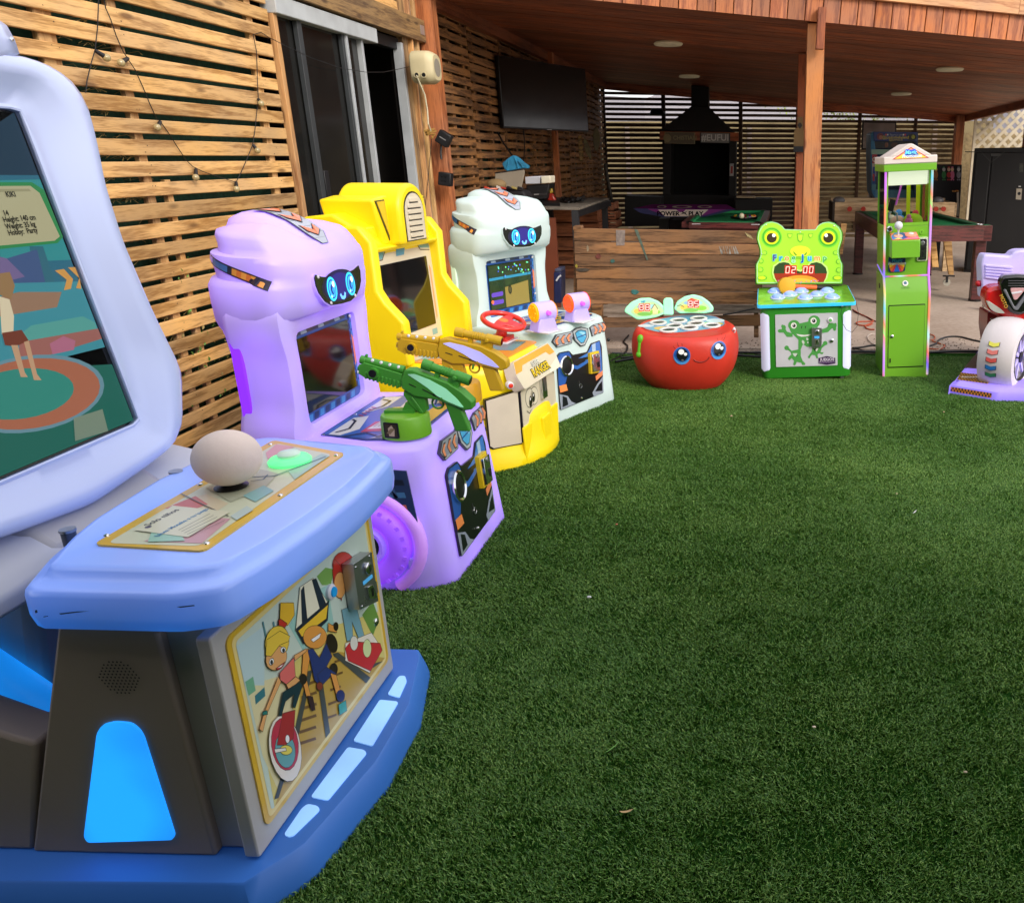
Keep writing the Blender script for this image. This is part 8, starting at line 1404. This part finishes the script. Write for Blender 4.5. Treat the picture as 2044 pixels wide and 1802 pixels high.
def gpart(nm, px, y0_, y1_, mat=BRK, bevel=.006): fr = Fr((0, y0_, 0), (1, 0, 0), (0, 0, 1)); b = B(); b.ext(fr, zoomer(Loc(gr), fr, 1100, 0, 2.907)(*px), -(y1_ - y0_), 0, mat); return b.obj(nm, gr, bevel=bevel)
gpart('chimney', [(1568, 590), (1688, 600), (1690, 755), (1568, 750)], .2, .6); gpart('hood', [(1568, 735), (1690, 740), (1750, 800), (1870, 915), (1355, 900), (1500, 790)], .0, .8)
gpart('side_pillar', [(1375, 905), (1430, 905), (1425, 1390), (1372, 1390)], .02, .8, pm('grill_pillar', '1a1a1c', .7)); gpart('side_pillar', [(1830, 915), (1880, 918), (1875, 1400), (1825, 1400)], .02, .8, pm('grill_pillar', '1a1a1c', .7)); gpart('fire_back', [(1420, 905), (1835, 915), (1830, 1400), (1420, 1390)], .7, .8, pm('soot_black', '060606', .9)); gpart('base', [(1370, 1340), (1880, 1350), (1880, 2100), (1370, 2100)], .0, .8, pm('grill_base', '141416', .8)); gpart('hood_beam', [(1350, 905), (1895, 915), (1895, 975), (1350, 965)], .0, .1, REDW)
for k, (px, tx, cp9, ct) in enumerate(([[(1385, 912), (1595, 915), (1595, 995), (1385, 990)], 'CHISTIAN', '5c5030', '8a7c4c'], [[(1630, 915), (1838, 920), (1836, 990), (1630, 985)], '#EUFUI', '8c8c88', '2c2c2c'])):
    fr = Fr((0, -.01, 0), (1, 0, 0), (0, 0, 1)); q = zoomer(Loc(gr), fr, 1100, 0, 2.907)(*px); b = B(); b.ext(fr, q, -.006, .004, pr_(ct)); c9 = (sum(x for x, y in q) / 4, sum(y for x, y in q) / 4); b.poly(fr, inset(q, c9, .93), .005, pr_(cp9)); b.text(fr, tx, .095 if k == 0 else .15, c9[0] + (.09 if k == 0 else 0), c9[1], .006, pr_(ct if k == 0 else 'e0e0dc'), bold=.003)
    if k == 0: b.poly(fr, circ(c9[0] - .22, c9[1], .07, 18), .006, pr_(ct))
    b.obj('number_plate', gr)
b = B(); fr = Fr((0, -.05, 0), (1, 0, 0), (0, 0, 1)); q = zoomer(Loc(gr), fr, 1100, 0, 2.907)((1835, 1130), (1862, 1130), (1860, 1215), (1833, 1215)); b.ext(fr, q, -.06, 0, pr_('a8a8a8')); b.poly(fr, inset(q, (sum(x for x, y in q) / 4, sum(y for x, y in q) / 4), .6), .001, pr_('a03024')); t_ = tag(b.obj('spray_can'), 'white and red can standing on the right pillar of the barbecue', 'can'); t_.location = gr.location
backbox('black_counter', 'low black counter right of the barbecue', 'counter', [(1870, 1370), (2130, 1370), (2130, 1395), (2125, 1560), (1870, 1560)], 15.2, .5, BRK); backbox('black_cabinet', 'low black cabinet left of the barbecue', 'cabinet', [(1110, 1350), (1360, 1360), (1360, 1560), (1110, 1560)], 15.0, .5, BRK)
backbox('spare_board', 'pale board lying on the black counter right of the barbecue', 'board', [(1880, 1352), (2010, 1358), (2010, 1368), (1880, 1366)], 15.0, .3, pm('pale_board', 'b0a080', .7), 'board', bevel=.002)
b = B(); b.wire([W((1100 + x / 2.907) * .8415, y / 2.907 * .8415, y=15.7) for x, y in ((975, 1130), (990, 1230), (1010, 1330), (1020, 1400))], .03, pm('grey_hose', '38342e', .5), 8); tag(b.obj('leaning_pole', smooth=60), 'dark pole leaning in the corner between pallet wall and back wall', 'pole')
b = B(); p_ = W((1100 + 1335 / 2.907) * .8415, 775 / 2.907 * .8415, y=16.6); b.cyl(p_ - Vector((0, 0, .05)), p_ + Vector((0, 0, .06)), .16, BRK, .10, 16); tag(b.obj('black_lamp', smooth=40), 'small black lamp fixed to the slats left of the hood', 'lamp')

# ================================================================== right side: foosball, pool table, machines, fridge
zr = lambda t, fr: zoomer(Loc(t), fr, 2029, 240, 4.742)
fo = thing('foosball_table', 'pale wood foosball table with red handles behind the claw machine', 'foosball table', (2.1, 12.9, 0)); fr = Fr((0, 0, 0), (1, 0, 0), (0, 0, 1)); PALEW = wood('pale_foosball_wood', 'a8865a', 'd2b488', .5, knots=False); LFo = Loc(fo)
z7 = zoomer(LFo, fr, 1750, 320, 2.816); q = z7((650, 455), (1450, 478), (1450, 520), (655, 505)); X0, X1 = q[0][0], q[1][0]; Z0, Z1_ = .72, z7((700, 450))[0][1]
b = B(); b.box(X0, 0, Z0, X1, .03, Z1_, PALEW); b.obj('side_panel', fo, bevel=.004); b = B(); b.box(X0, .68, Z0, X1, .71, Z1_ + .03, PALEW); b.obj('side_panel', fo, bevel=.004); b = B(); b.box(X0 - .03, 0, Z0, X0, .71, Z1_ - .01, pm('dark_inner_wood', '3c3226', .6)); b.obj('end_panel', fo); b = B(); b.box(X1, 0, Z0, X1 + .03, .71, Z1_ - .01, PALEW); b.obj('end_panel', fo)
b = B(); b.box(X0, .04, Z0 + .04, X1, .67, Z0 + .05, FELTD); b.obj('pitch', fo)
for x in (X0 + .04, X1 - .10):
    for y in (.02, .62): b = B(); b.box(x, y, 0, x + .07, y + .07, Z0, PALEW if y < .1 else BLACKM); b.obj('leg', fo)
for x in (740, 830, 1310, 1360): u, v = z7((x, 492))[0]; b = B(); b.cyl((u, -.10, v), (u, .0, v), .008, STEEL, n=8); b.cyl((u, -.16, v), (u, -.08, v), .035, pm('red_foosball_handle', 'b8301c', .3), .03, 12); b.obj('rod_handle', fo, smooth=40)
for x in (680, 1345): u, v = z7((x, 445))[0]; b = B(); b.ball((u, .1, Z1_ + .02), .09, pm('grey_cup_holder', '6a6c70', .4), 14, 8, (1, .8, .6)); b.obj('ball_cup', fo, smooth=60)
pr2 = thing('pool_table', 'mahogany pool table with dark green felt right of the claw machine', 'pool table', (2.2, 11, 0)); o = Vector(pr2.location); z = .88
c_ = [W(*p, z=z) - o for p in ((1763, 452.5), (1979, 450.5), (1862, 423), (1707, 422))]; b = B(); n9 = sum(c_, Vector()) / 4; ins = [n9 + (v - n9) * .93 for v in c_]; b.add([tuple(v - Vector((0, 0, .03))) for v in ins], [(0, 1, 2, 3)], FELTD); b.obj('felt', pr2)
for i in range(4):
    a, e_ = c_[i], c_[(i + 1) % 4]; inw = (n9 - (a + e_) / 2); inw.z = 0; inw.normalize()
    bar('rail', pr2, o + a + inw * .03 - Vector((0, 0, .085)), o + e_ + inw * .03 - Vector((0, 0, .085)), .17, .06, MAHOG); bar('cushion', pr2, o + a + inw * .10 - Vector((0, 0, .012)), o + e_ + inw * .10 - Vector((0, 0, .012)), .035, .09, pm('green_rail_cloth', '1a5a36', .7))
    p_ = a + (n9 - a).normalized() * .16; b = B(); b.box(p_.x - .06, p_.y - .06, .03, p_.x + .06, p_.y + .06, z - .17, MAHOG); b.obj('leg', pr2, bevel=.004); b = B(); b.cyl((p_.x, p_.y, 0.012), (p_.x, p_.y, .035), .075, BLACKP, n=18); b.obj('foot', pr2, smooth=40)
rc = c_[1]; b = B(); b.box(rc.x - .30, rc.y - .012, z - .17, rc.x + .012, rc.y + .04, z + .001, MAHOG); b.obj('corner_cap', pr2, bevel=.003)
for px in ((1955, 448.2),): p_ = W(*px, z=z + .02) - o; b = B(); b.torus(Fr(p_, (1, 0, 0), (0, 1, 0)), .035, .006, STEEL, 18, 6); b.obj('pocket_ring', pr2, smooth=60)
sa = thing('trestle', 'pale wood trestle legs standing behind the claw machine', 'trestle', (2.0, 11.3, 0)); z7s = zoomer(Loc(sa), fr, 1750, 320, 2.816)
for px in ([(1283, 708), (1325, 708), (1343, 885), (1300, 885)], [(1375, 708), (1430, 708), (1444, 935), (1410, 935)], [(690, 590), (730, 595), (700, 800), (680, 800)]): b = B(); b.ext(fr, z7s(*px), -.05, 0, PINE); b.obj('leg', sa, bevel=.003)
tr_ = thing('castor_truck', 'small castor wheels on a black bar under the pool table', 'castor', W(1470 + 1395 / 2.816 * .8415 * 0 + 415, 540, z=.1)); o = Vector(tr_.location); b = B(); q = [W((1750 + x / 2.816) * .8415, (320 + y / 2.816) * .8415, y=10.9) - o for x, y in ((1395, 985), (1372, 940), (1450, 945))]; b.cyl(q[0] + Vector((0, -.015, 0)), q[0] + Vector((0, .015, 0)), .045, pm('clear_grey_wheel', 'a8a498', .3), n=18); b.obj('wheel', tr_, smooth=40); b = B(); b.box(q[1].x, q[1].y, q[1].z - .015, q[2].x, q[2].y + .03, q[2].z + .01, BLACKM); b.box(q[0].x - .012, q[0].y - .025, q[0].z, q[0].x + .012, q[0].y + .02, q[1].z, BLACKM); b.obj('bracket', tr_)
# blue arcade cabinet
bc = thing('arcade_cabinet', 'tall blue upright arcade cabinet with a lettered marquee in front of the back wall', 'arcade cabinet', (2.3, 15, 0)); NAVY = pm('navy_cabinet', '1f3a66', .4)
def cab(nm, px, off, dep, mat, t=None, bevel=.004): t = t or bc; f9 = Fr((0, off, 0), (1, 0, 0), (0, 0, 1)); b = B(); b.ext(f9, zr(t, f9)(*px), -dep, 0, mat); return b.obj(nm, t, bevel=bevel)
cab('side_panel', [(175, 370), (205, 340), (230, 600), (225, 1120), (180, 1010), (170, 600)], .0, .6, pm('blue_side_art', '2f7aa8', .4)); cab('side_panel', [(670, 350), (705, 345), (705, 480), (690, 1120), (660, 1120)], .0, .6, NAVY); cab('cabinet_back', [(180, 450), (700, 450), (700, 1130), (180, 1130)], .3, .3, NAVY); cab('cabinet_base', [(205, 1000), (700, 1000), (700, 1500), (205, 1500)], .1, .5, pm('pale_blue_base', '4f86a8', .4)); cab('marquee', [(205, 345), (690, 350), (690, 450), (210, 450)], -.02, .15, pm('marquee_panel', '20305c', .3, em='20305c', es=.15))
f9 = Fr((0, -.022, 0), (1, 0, 0), (0, 0, 1)); zz = zr(bc, f9); b = B(); u, v = zz((450, 410))[0]
b.text(f9, 'Sigamos en', .045, *zz((455, 380))[0], .002, pr_('a8b0c0')); b.text(f9, '@juegosbabyland', .062, u, v, .002, pr_('c8b83a'), bold=.001); b.text(f9, '@juegos.cl', .05, *zz((455, 437))[0], .002, pr_('b8a838'), bold=.001)
b.poly(f9, circ(*zz((635, 408))[0], .075, 18, .055), .001, pr_('1a1c14')); b.poly(f9, circ(*zz((650, 405))[0], .03, 12, .03), .002, pr_('a8b030')); b.poly(f9, circ(*zz((280, 400))[0], .055, 16), .001, pr_('7a3440')); b.poly(f9, circ(*zz((285, 408))[0], .03, 12), .002, pr_('b87a60'))
for x in (345, 560): b.poly(f9, circ(*zz((x, 380))[0], .016, 10), .002, pr_('c83a3a')); b.poly(f9, circ(*zz((x + 20 if x < 400 else x - 20, 380))[0], .014, 10), .002, pr_('e8e8e8'))
b.obj('marquee_print', bc)
cab('speaker_panel', [(215, 452), (690, 452), (680, 535), (215, 535)], .02, .1, pm('dark_art_panel', '17202c', .3)); f9 = Fr((0, .018, 0), (1, 0, 0), (0, 0, 1)); zz = zr(bc, f9); b = B()
for x, rx, c9 in ((270, .07, '0c0f14'), (440, .06, '4a2c24'), (620, .06, '2c3a2a'), (350, .03, '7a4a34')): b.poly(f9, circ(*zz((x, 495))[0], rx, 16, .04), .001, pr_(c9))
b.obj('speaker_art', bc)
f9 = Fr((0, -.004, 0), (1, 0, 0), (0, 0, 1)); zz = zr(bc, f9); b = B()
for px, c9 in (([(180, 545), (460, 545), (460, 600), (180, 600)], '8fb8a8'), ([(188, 600), (245, 600), (245, 700), (190, 700)], 'a8283a'), ([(188, 700), (235, 700), (232, 850), (192, 850)], 'c8c0b0'), ([(195, 740), (228, 740), (226, 930), (195, 930)], '24489c'), ([(195, 820), (215, 820), (215, 900), (195, 900)], 'b8343a'), ([(185, 940), (235, 940), (228, 1000), (180, 1000)], '4f8fa0')): b.poly(f9, zz(*px), .002 + .0006 * len(b.f), pr_(c9))
b.poly(f9, circ(*zz((216, 658))[0], .04, 14), .009, pr_('d8c8b8')); b.poly(f9, circ(*zz((216, 658))[0], .022, 12), .0096, pr_('a8283a')); b.obj('side_art', bc)
pf = thing('framed_picture', 'grey picture in a dark frame on the back wall, half behind the blue cabinet', 'picture', (2.1, 16.9, 0)); cab('frame', [(78, 228), (462, 232), (458, 560), (68, 548)], 0, .04, BLACKM, pf); cab('print', [(95, 245), (448, 250), (444, 545), (84, 532)], -.006, .01, pm('grey_print', '8c8480', .5, var=.25, scale=3), pf, 0)
db9 = thing('arcade_cabinet', 'black arcade cabinet printed with colourful little figures left of the black doors', 'arcade cabinet', (3.1, 14, 0)); cab('body', [(790, 715), (1200, 718), (1190, 960), (1170, 1300), (1100, 1500), (790, 1500)], 0, .5, pm('black_cabinet_art', '0e0d10', .35), db9)
f9 = Fr((0, -.006, 0), (1, 0, 0), (0, 0, 1)); zz = zr(db9, f9); b = B(); k9 = 0
def blob(x, y, rx, ry, col):    # plain little figure shapes
    global k9; k9 += .0004; b.poly(f9, [zz((x + rx * math.cos(a), y + ry * math.sin(a)))[0] for a in [j * math.pi / 7 for j in range(14)]], .001 + k9, pr_(col))
for x, c1, c2, h in ((905, 'b8782a', 'd8a84a', 60), (995, '3a8a4a', 'c8c8c8', 55), (1090, 'd878a0', 'e8c8a0', 62), (1160, '8a8a94', 'd8d8d8', 50), (1050, 'b8343a', 'd8b89a', 40), (860, '6a4a8a', 'a87a5a', 40)): blob(x, 830, 24, h * .8, c1); blob(x, 770, 18, 22, c2); blob(x - 10, 885, 9, 9, c1); blob(x + 12, 885, 9, 9, c1); blob(x, 745, 14, 8, c1)
b.obj('figure_art', db9); b = B()
for k in range(5): blob(1095 + k * 14, 1010 + rr.uniform(-6, 6), 10, 9, ('d8a85a', 'c8742a')[k % 2])
b.obj('lower_art', db9); cab('panel_edge', [(1140, 1035), (1165, 1020), (1160, 1300), (1145, 1290)], -.01, .02, pr_('b8b0a0'), db9, .001)
# black double doors (fridge)
fd0 = W(1923, 545, z=0); fd1 = W(1965, 572, z=0); dirf = (fd1 - fd0); dirf.z = 0; dirf.normalize()
fdg = thing('steel_cupboard', 'tall black double-door steel cupboard at the right behind the motorbike', 'cupboard', fd0); LFd = Loc(fdg); DBK = pm('black_painted_steel', '0c0d0e', .5, var=.15)
ff0 = Fr((0, 0, 0), (1, 0, 0), (0, 0, 1)); hz = LFd.uv(ff0, 1923, 296)[1]; b = B(); b.ext(Fr((0, 0, 0), (1, -.28, 0), (0, 0, 1)), [(0, .0), (1.75, 0), (1.75, hz + .02), (0, hz)], -.7, 0, DBK); b.obj('carcass', fdg, bevel=.01)
fdd = Fr(Vector((0, 0, 0)) + Vector((-.28, -1, 0)).normalized() * .004, (1, -.28, 0), (0, 0, 1)); zd = zoomer(LFd, fdd, 2029, 240, 4.742)
u_ = [zd((1525, 700))[0][0], zd((1890, 700))[0][0]]
for x0, x1 in ((.03, u_[0] - .008), (u_[0] + .008, 1.7)): b = B(); b.ext(fdd, [(x0, .05), (x1, .05), (x1, hz - .06), (x0, hz - .06)], 0, .02, DBK); b.obj('door', fdg, bevel=.008)
b = B(); b.ext(fdd, zd((1525, 590), (1632, 590), (1630, 620), (1525, 622)), .02, .026, pm('dull_badge', '3a3c3a', .4)); b.obj('badge', fdg); b = B(); b.line(fdd, zd((1400, 560), (1530, 690), (1680, 570)), .012, .022, pm('grey_seam', '2c2e2e', .5)); b.line(fdd, zd((1235, 572), (1390, 575)), .012, .022, pm('grey_seam', '2c2e2e', .5)); b.obj('seam', fdg)
b = B(); q = zd((1812, 985), (1875, 985), (1865, 1110), (1803, 1105)); b.ext(fdd, q, .02, .03, pm('beige_lock_plate', 'a8a090', .5)); b.poly(fdd, circ(*zd((1842, 1040))[0], .022, 14), .031, BLACKP); b.poly(fdd, zd((1835, 955), (1862, 955), (1862, 966), (1835, 966)), .021, pr_('c8c8c8')); b.obj('lock_plate', fdg)
b = B(); b.ext(fdd, zd((1845, 700), (1885, 700), (1885, 800), (1845, 800)), .02, .022, pm('worn_sticker', '3c3f38', .6, var=.4, scale=20)); b.obj('sticker', fdg)
b = B(); u, v = zd((1390, 1700))[0]; b.ball(fdd(u, v, .03), .035, pm('tarnished_knob', '8a8468', .3, metal=.6), 12, 8); b.obj('knob', fdg, smooth=60)
for (ax_, ay_) in ((1918, 548), (1988, 600)): pass
cw = fdg; q = W(1966, 612, z=.05) - fd0; b = B(); b.cyl(q + Vector((-.02, 0, 0)), q + Vector((.02, 0, 0)), .045, pm('clear_grey_wheel', 'a8a498', .3), n=16); b.box(q.x - .02, q.y - .02, q.z + .03, q.x + .02, q.y + .02, q.z + .10, BLACKM); b.obj('castor', cw, smooth=40)

# ================================================================== cables on the concrete and turf edge
def cable(name, lab, px, r_, col, z=.02): b = B(); b.wire([W((1920 + x / 4.016) * .8415, (600 + y / 4.016) * .8415, z=z) for x, y in px], r_, pm('cable_' + col, col, .45), 6); o = b.obj(name, smooth=60); tag(o, lab, 'cable'); return o
cable('extension_cable', 'orange cable coil on the concrete left of the claw machine', [(412, 540), (480, 580), (560, 615), (610, 650), (560, 652), (480, 655), (445, 668), (480, 688), (560, 690), (600, 670), (560, 680), (530, 700), (560, 725), (620, 730)], .007, 'b04a2c')
cable('extension_cable', 'dark red cable crossing the concrete right of the frog machine', [(415, 545), (450, 570), (520, 595), (590, 635), (640, 655)], .006, '5a1f1c')
cable('extension_cable', 'white cable loop on the concrete just left of the claw machine', [(620, 770), (580, 775), (552, 800), (570, 835), (605, 865), (650, 880)], .006, 'c8bcb0')
cable('extension_cable', 'black cable on the turf edge between frog and claw machines', [(410, 905), (500, 898), (600, 880), (680, 890)], .009, '161618'); cable('extension_cable', 'second black cable on the turf edge between frog and claw machines', [(410, 905), (480, 920), (560, 940), (680, 938)], .007, '1c1414')
cable('extension_cable', 'salmon cable coil on the ground right of the claw machine', [(1130, 770), (1180, 785), (1196, 810), (1170, 830), (1140, 825), (1200, 850), (1260, 870), (1290, 885), (1250, 915), (1190, 915), (1130, 908)], .006, 'c0603c')
cable('extension_cable', 'cream cable coil on the ground right of the claw machine', [(1120, 835), (1190, 840), (1250, 860), (1262, 890), (1230, 925), (1180, 932), (1120, 925)], .006, 'c8b8a0'); cable('extension_cable', 'long black cable snaking from the claw machine to the motorbike ride', [(1130, 890), (1200, 865), (1240, 825), (1330, 798), (1440, 800), (1560, 830), (1660, 850), (1710, 862)], .008, '161618')
b = B(); b.wire([W((1350 + x / 3.4) * .8415, (450 + y / 3.4) * .8415, z=.02) for x, y in ((330, 1385), (400, 1350), (455, 1310), (470, 1260), (440, 1225), (480, 1175))], .008, CABLE, 6); tag(b.obj('extension_cable', smooth=60), 'black cable curling beside the left side of the red apple', 'cable')
b = B(); b.wire([W((1350 + x / 3.4) * .8415, (450 + y / 3.4) * .8415, y=7.3) for x, y in ((1240, 1010), (1330, 995), (1420, 975), (1500, 958))], .007, CABLE, 6); tag(b.obj('extension_cable', smooth=60), 'black cable stretched from the apple towards the frog machine', 'cable')
b = B(); b.wire([W(x, y, z=.03) for x, y in ((1228, 722), (1290, 712), (1400, 706), (1520, 712))], .011, CABLE, 6); b.wire([W(x, y, z=.03) for x, y in ((1240, 714), (1330, 706), (1450, 703), (1515, 704))], .008, CABLE, 6); o = b.obj('cable_bundle', smooth=60); tag(o, 'bundle of black cables along the turf edge behind the apple', 'cable'); o['kind'] = 'stuff'; del o['label'], o['category']

# small litter on the turf
for (x, y, col, s_, nm, lab) in ((1825, 1023, 'e8e8ea', .012, 'paper_scrap', 'white curled scrap of paper on the turf, largest of the litter'), (1176, 1191, 'c8ccc8', .011, 'plastic_scrap', 'small grey scrap on the turf in front of the purple machine'), (1460, 830, 'd8a098', .008, 'petal', 'tiny pink petal on the turf left of the middle'), (1735, 775, 'c8b890', .010, 'dry_leaf', 'dry leaf on the turf under the frog machine'), (1250, 1620, 'b89a6a', .009, 'dry_leaf', 'curled tan leaf on the near turf below the middle'), (1221, 1494, '7ab858', .016, 'grass_stalk', 'pale green grass stalk lying on the near turf'),
                                  (1625, 1450, 'd8c8b0', .007, 'pebble', 'small beige pebble on the turf right of the middle'), (1884, 822, 'd0a890', .007, 'petal', 'tiny tan petal on the turf near the motorbike'), (2290 * .8415, 1540 * 1.0, 'a89a80', .007, 'pebble', 'tiny grey pebble on the near turf at far right'), (1790, 985, 'c8b890', .006, 'petal', 'pale petal near the white paper scrap'), (1231, 1046, 'c87860', .007, 'petal', 'tiny orange petal on the turf level with the purple machine')):
    p_ = W(x, y, z=.03); b = B(); s_ *= 1.25
    if nm in ('dry_leaf', 'grass_stalk', 'paper_scrap'):
        k = 6; w9 = s_ * (.9 if nm == 'dry_leaf' else .25 if nm == 'grass_stalk' else .5); a = rr.uniform(.2, 1.2); vs = []
        for i in range(k + 1): t9 = i / k * 2 - 1; ww = w9 * (1 - t9 * t9) ** .5 + .0004; vs += [(t9 * s_ * 1.6 * math.cos(a) - ww * .5 * math.sin(a), t9 * s_ * 1.6 * math.sin(a) + ww * .5 * math.cos(a), .006 * t9 * t9), (t9 * s_ * 1.6 * math.cos(a) + ww * .5 * math.sin(a), t9 * s_ * 1.6 * math.sin(a) - ww * .5 * math.cos(a), .004 * t9 * t9 + .003)]
        b.add(vs, [(2 * i, 2 * i + 1, 2 * i + 3, 2 * i + 2) for i in range(k)], pm('litter_' + col, col, .7))
    else: b.ball((0, 0, 0), s_ * .7, pm('litter_' + col, col, .7), 8, 5, (1, .7, .45))
    o = b.obj(nm); o.location = p_; tag(o, lab, nm.replace('_', ' ').split()[-1])
